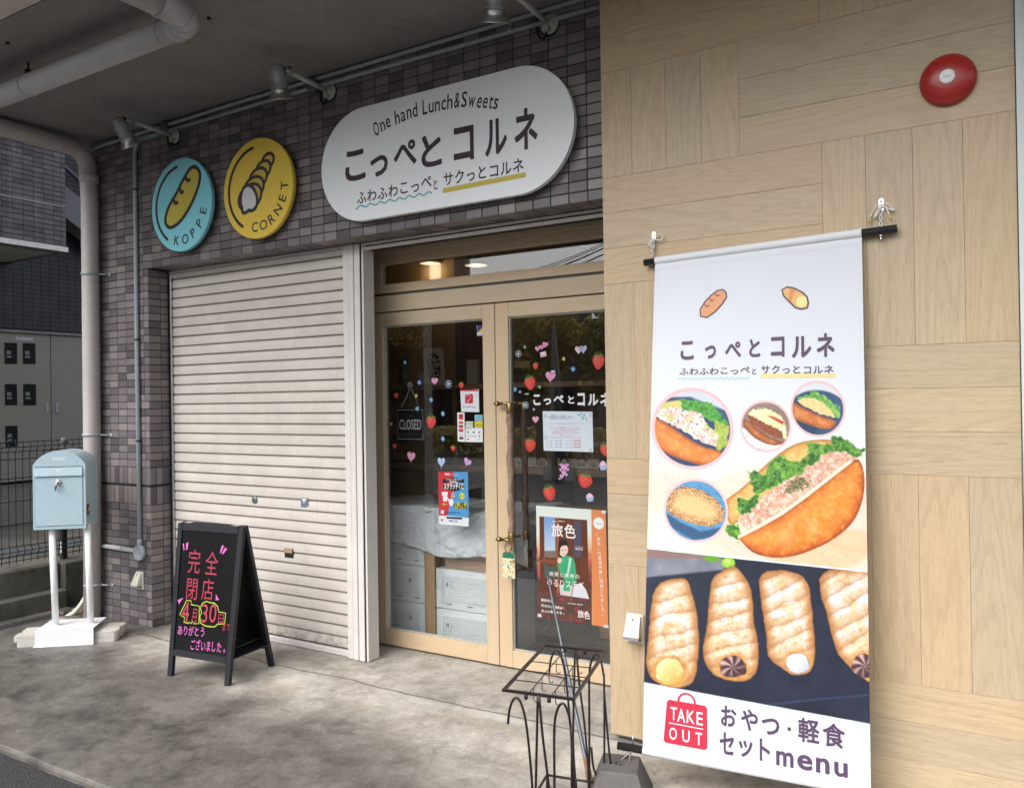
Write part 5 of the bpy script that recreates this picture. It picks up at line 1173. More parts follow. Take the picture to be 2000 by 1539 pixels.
def side(a, b, nrm):
    """curled rods of one end, drawn in the vertical plane through a (left top) and b (right top)"""
    w = (b - a); 
    def P(u, z): return a + w * u + Vector((0, 0, z - zt)) + nrm
    rod('curl_rod', smooth([P(.06, .44), P(.09, .49), P(.16, .525), P(.24, .52), P(.31, .47), P(.36, .38), P(.41, .22), P(.44, .08), P(.45, .012)], 4))
    rod('curl_rod', smooth([P(.50, .545), P(.48, .42), P(.46, .30), P(.445, .2), P(.46, .1), P(.49, .012)], 4))
    rod('curl_rod', smooth([P(.52, .545), P(.56, .42), P(.62, .30), P(.66, .2), P(.685, .1), P(.69, .012)], 4))
    rod('curl_rod', smooth([P(.965, .45), P(.93, .50), P(.86, .53), P(.78, .51), P(.73, .45), P(.72, .30), P(.71, .14), P(.705, .012)], 4))
    rod('curl_rod', smooth([P(.97, .46), P(.965, .32), P(.95, .14), P(.90, .085), P(.83, .075), P(.77, .11), P(.745, .18)], 4))
    rod('curl_rod', smooth([P(.965, .40), P(1.0, .28), P(1.04, .16), P(1.10, .06), P(1.2, .03), P(1.28, .05), P(1.31, .09)], 4))
    rod('knob', [P(.33, .528), P(.33, .540)], .0065, 8); rod('knob', [P(.66, .528), P(.66, .540)], .0065, 8)
back_n = (c4[2] - c4[1]).normalized()
side(c4[0], c4[1], -back_n * .004); side(c4[3], c4[2], back_n * .004)
lo = [p + Vector((0, 0, .05 - zt)) for p in c4]
for i in range(4): rod('lower_bar', [lo[i], lo[(i + 1) % 4]], .005, 8)
for p in c4: rod('foot_rod', [p - Vector((0, 0, .51)), p - Vector((0, 0, zt - .001))], .0045, 8)
pt = onY(1064, 1098, -.12); pb_ = Vector((-1.385, -.600, .004))
PL = empty('hooked_pole', tuple(pb_), 'thin blue grey pole with hooked tip leaning from the rack towards the door', 'pole')
mb = MB(); mb.tube([pb_.lerp(pt, .03), pb_.lerp(pt, .12), pb_.lerp(pt, .5), pb_.lerp(pt, .9), pt], [.0085, .0085, .0075, .0048, .0042], 12); mb.build('shaft', M_POLE, PL)
mb = MB(); mb.tube([pb_, pb_.lerp(pt, .05), pb_.lerp(pt, .12)], [.012, .0125, .0095], 12); mb.build('grip', M_POLEW, PL)
dl = (pt - pb_).normalized(); mb = MB(); mb.tube(smooth([pt, pt + dl * .012 + Vector((.003, 0, 0)), pt + dl * .022 + Vector((-.004, -.002, .004)), pt + Vector((-.022, -.01, .016)), pt + Vector((-.030, -.012, .006))], 4), [.0045] * 17, 8); mb.build('hook', mat('rust_hook', (.14, .075, .04), .6, .5), PL)

tt = .12; q4 = [Vector((-1.312, -.690, tt)), Vector((-1.172, -.655, tt)), Vector((-1.228, -.500, tt)), Vector((-1.368, -.535, tt))]; cq = sum(q4, Vector()) / 4
CW = empty('concrete_weight', (cq.x, cq.y, 0), 'dark grey tapered concrete block holding down the banner', 'weight')
q0_ = [cq + (p - cq) * 1.62 + Vector((0, 0, -tt + .001)) for p in q4]
mb = MB(); 
q4i = [cq + (p - cq) * .93 + Vector((0, 0, .008)) for p in q4]
hole = [Vector((cq.x + .020 * math.cos(k * PI / 8), cq.y + .020 * math.sin(k * PI / 8), tt + .008)) for k in range(16)]
holeb = [h_ - Vector((0, 0, .05)) for h_ in hole]
vs = q0_ + q4 + q4i + hole + holeb
fs = [(3, 2, 1, 0)] + [(i, (i + 1) % 4, 4 + (i + 1) % 4, 4 + i) for i in range(4)] + [(4 + i, 4 + (i + 1) % 4, 8 + (i + 1) % 4, 8 + i) for i in range(4)]
# top ring between the square and the hole
order = sorted(range(16), key=lambda k: k)
ang4 = [math.atan2((p - cq).y, (p - cq).x) for p in q4i]
def nearest(a): return min(range(16), key=lambda k: abs(math.atan2(math.sin(a - k * PI / 8), math.cos(a - k * PI / 8))))
nk = [nearest(a) for a in ang4]
for i in range(4):
    j = (i + 1) % 4; k0, k1 = nk[i], nk[j]
    if k1 < k0: k1 += 16
    if k1 - k0 > 8: k0, k1 = k1 - 16, k0; 
    fs.append(tuple([8 + i, 8 + j] + [12 + (k % 16) for k in range(k1, k0 - 1, -1)]) if nk[j] == k1 % 16 else tuple([8 + i, 8 + j] + [12 + (k % 16) for k in range(k0, k1 + 1)]))
fs += [(12 + k, 12 + (k + 1) % 16, 28 + (k + 1) % 16, 28 + k) for k in range(16)] + [tuple(28 + k for k in range(16))]
mb.add(vs, fs); mb.build('block', M_WEIGHT, CW)
mb = MB(); mb.tube([(cq.x - .024, cq.y, tt - .012), (cq.x + .024, cq.y, tt - .012)], .004, 8); mb.build('cross_pin', M_CHROME, CW)
# ================================================================= HANGING BANNER
BN = empty('hanging_banner', (-.86, -.17, 2.09), 'tall white hanging banner with sandwich and cornet photographs, TAKE OUT bag at its foot', 'banner')
QB = [(1280, 503), (1683, 447), (1701, 1546), (1255, 1463)]
HBN = homog(QB, [(0, 0), (1, 0), (1, 1), (0, 1)]); HBI = np.linalg.inv(HBN)
TLb, TRb = onY(*QB[0], -.172), onY(*QB[1], -.172); BLb, BRb = onY(*QB[3], -.50), onY(*QB[2], -.35)
def bsurf(u, v, d=0):
    """u left to right, v top to bottom; d towards the street"""
    a = TLb.lerp(BLb, v); b = TRb.lerp(BRb, v); p = a.lerp(b, u)
    w = math.sin(v * PI) * .009 * math.sin(u * 3 + 1) + .0012 * math.sin(v * 11 + u * 2) * (v > .02)
    return p + Vector((0, -(w + d), 0))
nx_, ny_ = 320, 820
U_, V_ = np.meshgrid(np.linspace(0, 1, nx_), np.linspace(0, 1, ny_)); XP_, YP_ = happ(HBI, U_, V_)
A3 = (1 - V_)[..., None] * np.array(TLb) + V_[..., None] * np.array(BLb); B3 = (1 - V_)[..., None] * np.array(TRb) + V_[..., None] * np.array(BRb)
P3 = A3 * (1 - U_[..., None]) + B3 * U_[..., None]
P3[..., 1] -= np.sin(V_ * PI) * .009 * np.sin(U_ * 3 + 1) + .0012 * np.sin(V_ * 11 + U_ * 2) * (V_ > .02)
pt_ = Paint(XP_, YP_); pt_.C[:] = (224, 228, 234)
def z7(*pts): return [(1230 + x / 4.049, 720 + y / 4.049) for x, y in pts]
def z8(*pts): return [(1190 + x / 3.213, 1060 + y / 3.213) for x, y in pts]
def z6(*pts): return [(1170 + x / 3.078, 380 + y / 3.078) for x, y in pts]
N = pt_.noise; M_ = lambda sd, s_=1.2: pt_.m(sd, s_); put = pt_.put
fib = lambda sc, seed, an, k: N(sc, seed, 4, (1, k), an)
def smp(poly, n=4):
    P = [(p[0], p[1], 0) for p in poly]; return [(q[0], q[1]) for q in smooth(P + P[:1], n)][:-1]
# --- table photograph behind the big roll
tabm = M_(pt_.sdp([(1240, 868), (1720, 838), (1720, 1107.5), (1240, 1069)]), 2) * np.clip((pt_.Y - 862) / 75, 0, 1)
tb = mixc((246, 226, 208), (232, 200, 176), fib(60, 3, .5, 5)); put(tabm * .9, tb)
put(M_(pt_.sdp(z7((180, 1180), (420, 1100), (560, 1420), (180, 1420))), 30) * tabm * .6, (250, 240, 230))
put(M_(pt_.sde(*z7((1500, 1420))[0], 115, 42, -.25), 8) * tabm, mixc((226, 186, 148), (240, 208, 172), fib(30, 5, .5, 4)))     # round board
put(M_(pt_.sde(*z7((690, 640))[0], 36, 62, .45), 5) * tabm * .85, (226, 230, 238)); put(M_(pt_.sdl(z7((700, 830), (640, 980), (520, 1100))), 14) * .35 * tabm, (200, 196, 200))   # spoon
for k in range(4): put(M_(pt_.sdl(z7((275 + k * 55, 740), (290 + k * 50, 860), (300, 980))) - 2, 3) * tabm * .4, (206, 196, 196))
# --- the big roll
def bun(poly, c1, c2, c3, seed, ang, clip=None, top=None):
    sd = pt_.sdp(smp(poly, 3)); m_ = M_(sd); depth = np.clip(-sd / 32, 0, 1)
    base = mixc(c2, c1, depth ** .7 + (N(22, seed) - .5) * .5 + (N(2.2, seed + 7, 3) - .5) * .35); base = mixc(base, c3, np.clip((N(7, seed + 1) - .52) * 2.2, 0, .5))
    base = mixc(base, np.minimum(np.array(c1) * 1.12, 255), np.clip((fib(16, seed + 2, ang, 3) - .55) * 2, 0, .6)); hl = np.clip((depth - .35) * 1.6, 0, 1) * np.clip(N(26, seed + 8, 3) * 2 - .75, 0, 1); base = mixc(base, (255, 226, 178), hl * .45); base = mixc(base, np.array(c2) * .62, np.clip((.22 - depth) * 3, 0, .55)); base = mixc(base, np.array(c2) * .8, np.clip((pt_.ridge(30, seed + 9, 2) - .80) * 1.5, 0, .12)); put(m_, base, clip); return m_
back = z7((760, 1010), (900, 900), (1100, 700), (1300, 560), (1500, 520), (1600, 540), (1500, 700), (1200, 900), (900, 1150), (780, 1200))
bun(back, (240, 196, 120), (222, 150, 70), (246, 214, 150), 11, .8)
ham = z7((845, 1165), (1000, 1010), (1150, 900), (1300, 780), (1420, 680), (1590, 590), (1700, 610), (1790, 640), (1700, 800), (1500, 930), (1250, 1080), (1000, 1230), (920, 1250))
hm_ = M_(pt_.sdp(smp(ham, 3)) + (N(6, 20) - .5) * 8, 2); put(hm_, mixc(mixc((248, 218, 198), (214, 150, 122), N(8, 21, 5) * 1.6 - .3), (170, 104, 84), np.clip(pt_.ridge(10, 22, 4) - .62, 0, 1) * 1.5))
put(M_(pt_.sdp(ham), 2) * np.clip((N(5, 23) - .62) * 6, 0, .9), (255, 240, 228))
def leaf_(poly, seed):
    sd = pt_.sdp(smp(poly, 3)) - 1.5 + (N(8, seed) - .5) * 12; put(M_(sd, 1.5), mixc(mixc((26, 84, 26), (112, 172, 50), N(11, seed + 1, 5) * 2.2 - .6), (196, 224, 120), np.clip(pt_.ridge(9, seed + 2, 4) - .45, 0, 1) * .9)); put(M_(np.abs(sd + 3.5) - 1.2, 3) * .45, (20, 66, 24)); put(M_(np.abs(sd + 1.2) - .7, 1.2) * .5, (190, 226, 110))
leaf_(z7((930, 790), (1010, 790), (1060, 850), (1090, 740), (1180, 660), (1260, 690), (1370, 730), (1330, 800), (1220, 830), (1120, 900), (1040, 930), (980, 900)), 31)
leaf_(z7((860, 1000), (960, 1000), (1020, 940), (1000, 1030), (900, 1120), (840, 1080)), 33); leaf_(z7((1400, 570), (1480, 550), (1590, 560), (1590, 490), (1700, 520), (1780, 570), (1850, 585), (1800, 640), (1700, 600), (1560, 620), (1430, 660)), 35)
leaf_(z7((960, 880), (1060, 820), (1180, 760), (1330, 700), (1420, 620), (1500, 600), (1480, 680), (1380, 740), (1240, 830), (1120, 900), (1000, 960)), 39)
leaf_(z7((745, 1260), (790, 1210), (860, 1240), (850, 1330), (790, 1290)), 37)
put(M_(pt_.sde(*z7((1310, 880))[0], 24, 12, -.45) + (N(3, 40) - .5) * 22, 2) * .85, mixc((60, 74, 44), (190, 170, 120), (N(2.5, 41) - .35) * 2))
front = z7((850, 1310), (1000, 1230), (1200, 1110), (1400, 960), (1600, 800), (1740, 690), (1810, 670), (1850, 780), (1845, 950), (1780, 1130), (1660, 1260), (1500, 1360), (1300, 1440), (1120, 1460), (960, 1420))
bun(front, (232, 140, 48), (190, 84, 30), (246, 176, 92), 51, -.6)
rim = M_(np.abs(pt_.sdl(z7((860, 1300), (1000, 1225), (1200, 1105), (1400, 955), (1600, 795), (1745, 680)))) - 3.2, 2.5); put(rim, (252, 236, 206))
put(M_(np.abs(pt_.sdl(z7((900, 1330), (1250, 1180), (1600, 900), (1790, 740)))) - 7, 22) * .35, (252, 190, 100))
# --- four round pictures
def ringpic(cx, cy, R_, rw, fn):
    sd = np.hypot(pt_.X - cx, pt_.Y - cy) - R_; put(M_(sd), (236, 190, 192)); cl = M_(sd + rw); fn(cl, cx, cy, R_)
def pic1(cl, cx, cy, R_):
    put(cl, (222, 224, 230)); put(M_(pt_.sdp(z7((180, 230), (480, 215), (800, 330), (800, 800), (180, 800))), 4), mixc((50, 84, 120), (30, 48, 78), N(40, 60)), cl)
    for k in range(7): put(M_(np.abs(np.hypot(pt_.X - 1345, pt_.Y - 845) - 56 - k * 4.2) - .7, 1.2) * .4, (88, 126, 164), cl * (pt_.Y < 830))
    put(M_(pt_.sdp(z7((190, 280), (420, 235), (420, 330), (200, 370))), 4), mixc((190, 206, 90), (238, 200, 140), N(8, 61)), cl)
    sd = pt_.sdp(z7((400, 240), (520, 240), (640, 260), (690, 330), (780, 410), (760, 480), (640, 390), (480, 340), (420, 320))) + (N(6, 62) - .5) * 12; put(M_(sd, 1.5), mixc((34, 118, 40), (110, 190, 70), N(5, 63) * 1.6 - .3), cl)
    sd = pt_.sdp(z7((680, 400), (780, 440), (770, 590), (690, 640), (640, 560))) + (N(6, 64) - .5) * 10; put(M_(sd, 1.5), mixc((120, 160, 50), (214, 210, 110), N(5, 65)), cl)
    sd = pt_.sdp(z7((195, 340), (330, 290), (450, 320), (560, 340), (620, 430), (700, 500), (680, 600), (560, 560), (400, 470), (250, 400))) + (N(7, 66) - .5) * 8
    put(M_(sd, 1.5), mixc((246, 236, 226), (222, 170, 160), np.clip((N(5, 67, 4) - .45) * 3, 0, 1)), cl); put(M_(sd, 1.5) * np.clip((N(3.2, 68) - .66) * 9, 0, 1), (90, 80, 80), cl); put(M_(sd, 1.5) * np.clip((N(9, 69) - .62) * 7, 0, 1), (190, 206, 110), cl)
    bun(z7((170, 370), (230, 395), (330, 450), (450, 530), (580, 600), (725, 640), (690, 720), (590, 750), (470, 725), (330, 680), (170, 570)), (238, 146, 62), (206, 104, 44), (246, 188, 110), 71, .5, cl)
def pic2(cl, cx, cy, R_):
    put(cl, mixc((120, 96, 90), (168, 146, 136), fib(14, 80, .15, 6))); put(M_(pt_.sdp(z7((860, 430), (1000, 500), (1200, 560), (1200, 640), (860, 640))), 2), mixc((236, 236, 236), (120, 120, 120), np.clip((fib(3, 81, .3, 3) - .6) * 5, 0, 1)), cl)
    put(M_(pt_.sdp(z7((960, 300), (1080, 290), (1190, 350), (1235, 430), (1240, 520), (1100, 480), (930, 350))) + (N(5, 82) - .5) * 8, 1.5), mixc((206, 214, 120), (250, 246, 226), N(5, 83)), cl)
    put(M_(pt_.sdp(z7((1080, 345), (1130, 350), (1220, 390), (1200, 412))), 1.2), (204, 70, 48), cl)
    bun(z7((895, 370), (960, 410), (1050, 480), (1150, 530), (1210, 545), (1180, 570), (1090, 570), (980, 520), (905, 440)), (214, 138, 76), (170, 88, 44), (236, 180, 120), 85, .5, cl)
    put(M_(pt_.sdp(z7((925, 335), (1000, 370), (1100, 420), (1200, 465), (1200, 520), (1150, 520), (1050, 470), (950, 400))) + (N(3, 86) - .5) * 6, 1.2), mixc((110, 52, 34), (176, 100, 62), N(2.6, 87)), cl)
def pic3(cl, cx, cy, R_):
    put(cl, (216, 220, 226)); put(M_(pt_.sde(*z7((1480, 330))[0], 62, 48), 3), mixc((44, 86, 128), (30, 50, 80), N(30, 90)), cl)
    for k in range(5): put(M_(np.abs(pt_.sde(*z7((1480, 330))[0], 58 - k * 4, 44 - k * 4)) - .6, 1) * .4, (96, 140, 180), cl * (pt_.X > 1590))
    put(M_(pt_.sdp(z7((1310, 200), (1450, 150), (1560, 180), (1600, 240), (1660, 260), (1650, 350), (1580, 330), (1400, 240))) + (N(6, 91) - .5) * 10, 1.5), mixc((60, 140, 50), (176, 210, 120), N(5, 92) * 1.4 - .2), cl)
    bun(z7((1280, 230), (1400, 290), (1500, 330), (1620, 370), (1610, 420), (1540, 440), (1420, 410), (1280, 350)), (228, 150, 84), (196, 104, 50), (244, 196, 140), 93, .4, cl)
    put(M_(pt_.sdp(z7((1320, 220), (1390, 195), (1500, 215), (1590, 290), (1615, 340), (1500, 320), (1360, 262))) + (N(5, 95) - .5) * 6, 1.2), mixc((246, 226, 170), (226, 190, 116), N(4, 96, 5)), cl)
def pic4(cl, cx, cy, R_):
    put(cl, mixc((60, 124, 172), (104, 168, 208), fib(14, 100, .5, 3)))
    for k in range(6): put(M_(np.abs(np.hypot(pt_.X - 1352, pt_.Y - 1008) - 34 - k * 4.6) - .8, 1.4) * .5, (30, 84, 130), cl * (pt_.Y < 990))
    put(M_(pt_.sdp(z7((285, 1130), (400, 1200), (560, 1270), (720, 1230), (700, 1300), (500, 1340), (330, 1240))), 4) * .8, (40, 70, 106), cl)
    sd = pt_.sdp(z7((290, 1060), (330, 960), (420, 915), (560, 940), (680, 1010), (745, 1100), (735, 1180), (640, 1230), (520, 1220), (380, 1170), (300, 1120))); sh = np.clip(-sd / 26, 0, 1)
    put(M_(sd), mixc(mixc((150, 86, 44), (226, 188, 128), sh * 1.3), (236, 206, 150), np.clip((N(1.6, 101, 2) - .45) * 4, 0, .8)), cl)
c_ = z7((497, 465), (1070, 430), (1483, 282), (522, 1107))
ringpic(*c_[0], 79.5, 7, pic1); ringpic(*c_[1], 50, 4, pic2); ringpic(*c_[2], 54, 4.5, pic3); ringpic(*c_[3], 62.5, 5, pic4)
# --- cornet photograph
top_ = [(1240, 1069.5), (1720, 1107)]
ph = [(1240, 1069.5), (1720, 1108), (1720, 1413), (1240, 1329)]
put(M_(pt_.sdp([(1240, 1066), (1720, 1104), (1720, 1113), (1240, 1075)]), 1.5), (238, 240, 244))
ph = z8((200, 32), (1700, 152), (1700, 1128), (200, 868)); pm = M_(pt_.sdp(ph), 1.2)
put(pm, mixc((22, 26, 42), (46, 52, 72), N(50, 110)))
put(M_(pt_.sdp(z8((200, 20), (700, 60), (720, 150), (250, 212), (200, 212))), 4), mixc((150, 152, 164), (96, 100, 118), N(30, 111)), pm); put(M_(pt_.sdp(z8((200, 20), (640, 50), (600, 85), (200, 92))), 5), (140, 110, 104), pm)
put(M_(pt_.sde(*z8((640, 82))[0], 16, 7), 3), (100, 160, 40), pm); put(M_(pt_.sde(*z8((742, 106))[0], 13, 11), 3), (150, 206, 60), pm); put(M_(pt_.sde(*z8((738, 100))[0], 5, 4), 4), (206, 240, 130), pm)
put(M_(np.abs(pt_.sdl(z8((1000, 1000), (1300, 960), (1640, 930)))) - 1.2, 4) * .5, (70, 110, 160), pm)
def cornet(poly, axis, nb, seed, mouth, cream):
    sd = pt_.sdp(smp(poly, 3)) + (N(9, seed) - .5) * 3; m_ = M_(sd) * pm; (ax_, ay_), (bx_, by_) = axis
    L_ = math.hypot(bx_ - ax_, by_ - ay_); t = ((pt_.X - ax_) * (bx_ - ax_) + (pt_.Y - ay_) * (by_ - ay_)) / L_ ** 2; s_ = ((pt_.X - ax_) * (by_ - ay_) - (pt_.Y - ay_) * (bx_ - ax_)) / L_
    band = np.mod(t * nb + s_ / 95 + (N(30, seed + 1) - .5) * .5, 1); edge = np.clip(-sd / 12, 0, 1)
    side_ = np.clip(np.abs(s_) / 42, 0, 1); edge = np.clip(-sd / 20, 0, 1); col = mixc((176, 118, 62), (228, 190, 138), edge); col = mixc(col, (160, 104, 70), np.clip((band - .72) * 3.6, 0, 1) * .62); col = mixc(col, (250, 232, 200), np.clip((.25 - np.abs(band - .25)) * 3, 0, .6) * edge)
    sug = np.clip((N(14, seed + 2) - .28) * 2.2, 0, 1) * np.clip((1.0 - t) * 2.2, 0, 1) * np.clip(edge * 1.7 - .55, 0, 1) * np.clip(1.15 - band * .75, 0, 1); col = mixc(col, (232, 226, 234), np.clip(sug * 1.15, 0, .92) * (.72 + .28 * (N(1.7, seed + 3, 2) > .42)))
    col = mixc(col, (176, 110, 84), np.clip((N(4, seed + 4) - .60) * 4, 0, .5) * (1 - sug)); put(m_, col)
    (mx_, my_), rx_, ry_ = mouth; wp = (N(11, seed + 8, 3) - .5) * 9; sdm = pt_.sde(mx_, my_, rx_ + 6, ry_ + 6) + wp
    put(M_(sdm, 5) * m_ * .9, mixc((228, 178, 104), (186, 122, 62), N(9, seed + 5, 5) * 1.5 - .25)); sdm = pt_.sde(mx_, my_, rx_, ry_) + wp * .8; mm = M_(sdm, 1.8) * pm; dpt = np.clip(-sdm / 12, 0, 1); lit = np.clip(.55 + (mx_ - pt_.X + my_ - pt_.Y) / 60, 0, 1)
    if cream == 'custard': put(mm, mixc(mixc((222, 168, 84), (250, 222, 156), lit), (255, 240, 196), np.clip(N(9, seed + 6) * 2 - 1, 0, .6)))
    elif cream == 'white': put(mm, mixc(mixc((186, 186, 194), (246, 246, 246), lit), (206, 206, 212), np.clip(pt_.ridge(12, seed + 6, 3) - .5, 0, .8)))
    else:
        ang_ = np.arctan2(pt_.Y - my_, pt_.X - mx_); rr2 = np.hypot(pt_.X - mx_, (pt_.Y - my_) * 1.15); st = np.sin(ang_ * 7 + rr2 * .09 + wp * .12) * .5 + .5
        put(mm, mixc((66, 46, 52), (182, 142, 136), st * lit * 1.3)); put(mm * np.clip((st - .75) * 3, 0, 1) * lit, (222, 192, 186))
    put(M_(np.abs(sdm + .5) - .8, 1.6) * pm * .45, (120, 74, 44)); put(M_(np.abs(sd + 1) - .8, 2) * pm * .35, (110, 78, 56))
cornet(z8((230, 740), (250, 560), (275, 330), (330, 240), (430, 212), (490, 225), (515, 300), (540, 400), (556, 560), (550, 720), (520, 860), (440, 902), (350, 895), (260, 840)), z8((430, 220), (390, 890)), 6, 120, (z8((378, 800))[0], 28, 27), 'custard')
cornet(z8((580, 640), (610, 480), (625, 300), (650, 200), (720, 150), (775, 125), (820, 160), (870, 240), (890, 330), (900, 480), (925, 620), (915, 780), (850, 850), (740, 850), (640, 810), (590, 730)), z8((775, 140), (760, 840)), 7, 130, (z8((765, 765))[0], 26, 22), 'choc')
cornet(z8((930, 220), (960, 165), (1060, 143), (1180, 165), (1240, 230), (1258, 330), (1270, 480), (1282, 620), (1270, 740), (1230, 795), (1140, 808), (1060, 760), (985, 690), (975, 560), (950, 400)), z8((1080, 150), (1140, 790)), 6, 140, (z8((1175, 735))[0], 24, 21), 'white')
cornet(z8((1310, 190), (1370, 135), (1500, 130), (1700, 150), (1700, 830), (1560, 790), (1450, 700), (1400, 600), (1360, 430), (1320, 300)), z8((1470, 130), (1600, 800)), 6, 150, (z8((1600, 745))[0], 28, 24), 'choc')
# faint hem seams of the cloth
for v_ in (.029, .955): put(np.clip(1 - np.abs(V_ - v_) / .0012, 0, 1) * .35, (170, 172, 180))
for u_ in (.014, .986): put(np.clip(1 - np.abs(U_ - u_) / .0022, 0, 1) * .18, (150, 150, 160))
grid_print('printed_cloth', P3, pt_.C, BN)
del pt_.C
Wn, Hn = .80, 1.97
def bnf(x, y, d): return bsurf(x / Wn, 1 - y / Hn, .0011 + d * 1.6)
def bq(px, py): u, v = happ(HBN, px, py); return np.array((u * Wn, (1 - v) * Hn))
ik = Ink(bnf); LT = (92, 70, 98)
def put_char(ch, x0, y0, x1, y1, f, col, bold=.03, L=1):
    """box given in a zoomed picture: left, bottom, right, top"""
    a = bq(*f((x0, y0))[0]); b = bq(*f((x1, y0))[0]); t = bq(*f(((x0 + x1) / 2, y1))[0]); 
    sk = 0; ik.text(ch, a[0], (a[1] + b[1]) / 2, w=b[0] - a[0], h=t[1] - (a[1] + b[1]) / 2, col=col, L=L, bold=bold)
for ch, x0, y0, x1, y1 in (('お', 690, 1140, 780, 1015), ('や', 815, 1165, 915, 1035), ('つ', 945, 1190, 1050, 1090), ('軽', 1175, 1240, 1305, 1090), ('食', 1332, 1268, 1470, 1120), ('セ', 680, 1318, 765, 1185), ('ッ', 800, 1335, 880, 1235), ('ト', 930, 1360, 990, 1225),
                           ('m', 1035, 1392, 1138, 1305), ('e', 1170, 1415, 1258, 1325), ('n', 1290, 1435, 1368, 1345), ('u', 1408, 1458, 1486, 1372)): put_char(ch, x0, y0, x1, y1, z8, LT)
a = bq(*z8((1115, 1155))[0]); ik.rect(a[0] - .006, a[1] - .006, a[0] + .006, a[1] + .006, LT, 1)
RB = (206, 50, 74); bag = [bq(*p) for p in z8((372, 978), (590, 1012), (603, 1030), (602, 1280), (588, 1294), (350, 1250), (336, 1235), (358, 990))]; ik.poly([tuple(p) for p in bag], RB, 1)
hc = bq(*z8((478, 992))[0]); ik.line(arcpts(.031, 0, 180, 16, hc[0], hc[1]), .007, RB, 1)
for ch, x0, y0, x1, y1 in (('T', 378, 1105, 418, 1025), ('A', 420, 1118, 468, 1035), ('K', 478, 1125, 525, 1045), ('E', 538, 1135, 576, 1055), ('O', 370, 1230, 416, 1155), ('U', 450, 1245, 494, 1170), ('T', 530, 1262, 570, 1185)): put_char(ch, x0, y0, x1, y1, z8, (244, 244, 248), .012, 2)
a = bq(*z8((372, 1124))[0]); b = bq(*z8((577, 1162))[0]); ik.line([tuple(a), tuple(b)], .0035, (244, 244, 248), 2)
xs1 = [(495, 985, 568, 882), (640, 975, 700, 905), (760, 965, 850, 880), (905, 960, 965, 860), (1035, 955, 1110, 845), (1160, 955, 1270, 838), (1310, 948, 1410, 818)]
for ch, bx in zip('こっぺとコルネ', xs1): put_char(ch, *bx, z6, LT, .04)
def brow(body, p0, p1, h, w_=.86): row_text(ik, body, bq(*z6(p0)[0]), bq(*z6(p1)[0]), h, LT, None, .022, 1)
yb = [tuple(bq(*p)) for p in z6((968, 1062), (1418, 1048), (1418, 1070), (968, 1084))]; ik.poly(yb, (240, 222, 150), .5)
brow('ふわふわこっぺ', (483, 1080), (908, 1066), .028); brow('と', (912, 1066), (950, 1064), .024); brow('サクっとコルネ', (968, 1060), (1412, 1050), .031)
ik.line([tuple(bq(*z6((480 + t * 4.3, 1102 - t * .13 + 5 * math.cos(t * .8)))[0])) for t in range(99)], .0045, (176, 220, 232), .5)
# bread roll and cornet emblems either side of the heading
OL = (92, 70, 98)
rl = [tuple(bq(*p)) for p in z6((765, 585), (745, 568), (712, 575), (680, 600), (640, 640), (610, 690), (612, 728), (650, 735), (700, 700), (745, 650), (768, 612))]; ik.poly(rl, (232, 160, 110), 1); ik.line(rl, .006, OL, 1.5, closed=True)
for s0 in (((700, 595), (712, 608), (725, 600)), ((668, 625), (680, 638), (692, 630)), ((640, 660), (652, 672), (664, 664))): ik.line([tuple(bq(*z6(p)[0])) for p in s0], .005, OL, 2)
ct = z6((1100, 565), (1130, 548), (1165, 552), (1190, 562), (1225, 580), (1250, 605), (1258, 640), (1250, 668), (1215, 676), (1180, 668), (1140, 630), (1110, 600)); cc_ = [tuple(bq(*p)) for p in ct]; ik.poly(cc_, (240, 186, 116), 1); ik.line(cc_, .006, OL, 2.5, closed=True)
st_ = [tuple(bq(*p)) for p in z6((1145, 552), (1165, 552), (1185, 560), (1165, 600), (1155, 640), (1138, 628))]; ik.poly(st_, (226, 150, 92), 1.5)
cm = bq(*z6((1218, 632))[0]); ik.ell(cm[0], cm[1], .020, .022, (240, 236, 160), 2)
ik.build('lettering', BN)
mb = MB()
rd_ = (TRb - TLb).normalized(); off_ = Vector((0, .004, -.0155)); mb.tube([TLb - rd_ * .050 + off_, TRb + rd_ * .118 + off_], .0145, 20)
mb.build('top_rod', M_BLACKSTEEL, BN)
prl = BLb + (BLb - BRb).normalized() * .098; prr = BRb + (BRb - BLb).normalized() * .1
mb = MB(); mb.tube([prl + Vector((0, .004, -.004)), prr + Vector((0, .004, -.004))], .0150, 20); mb.build('bottom_rod', M_BLACKSTEEL, BN)
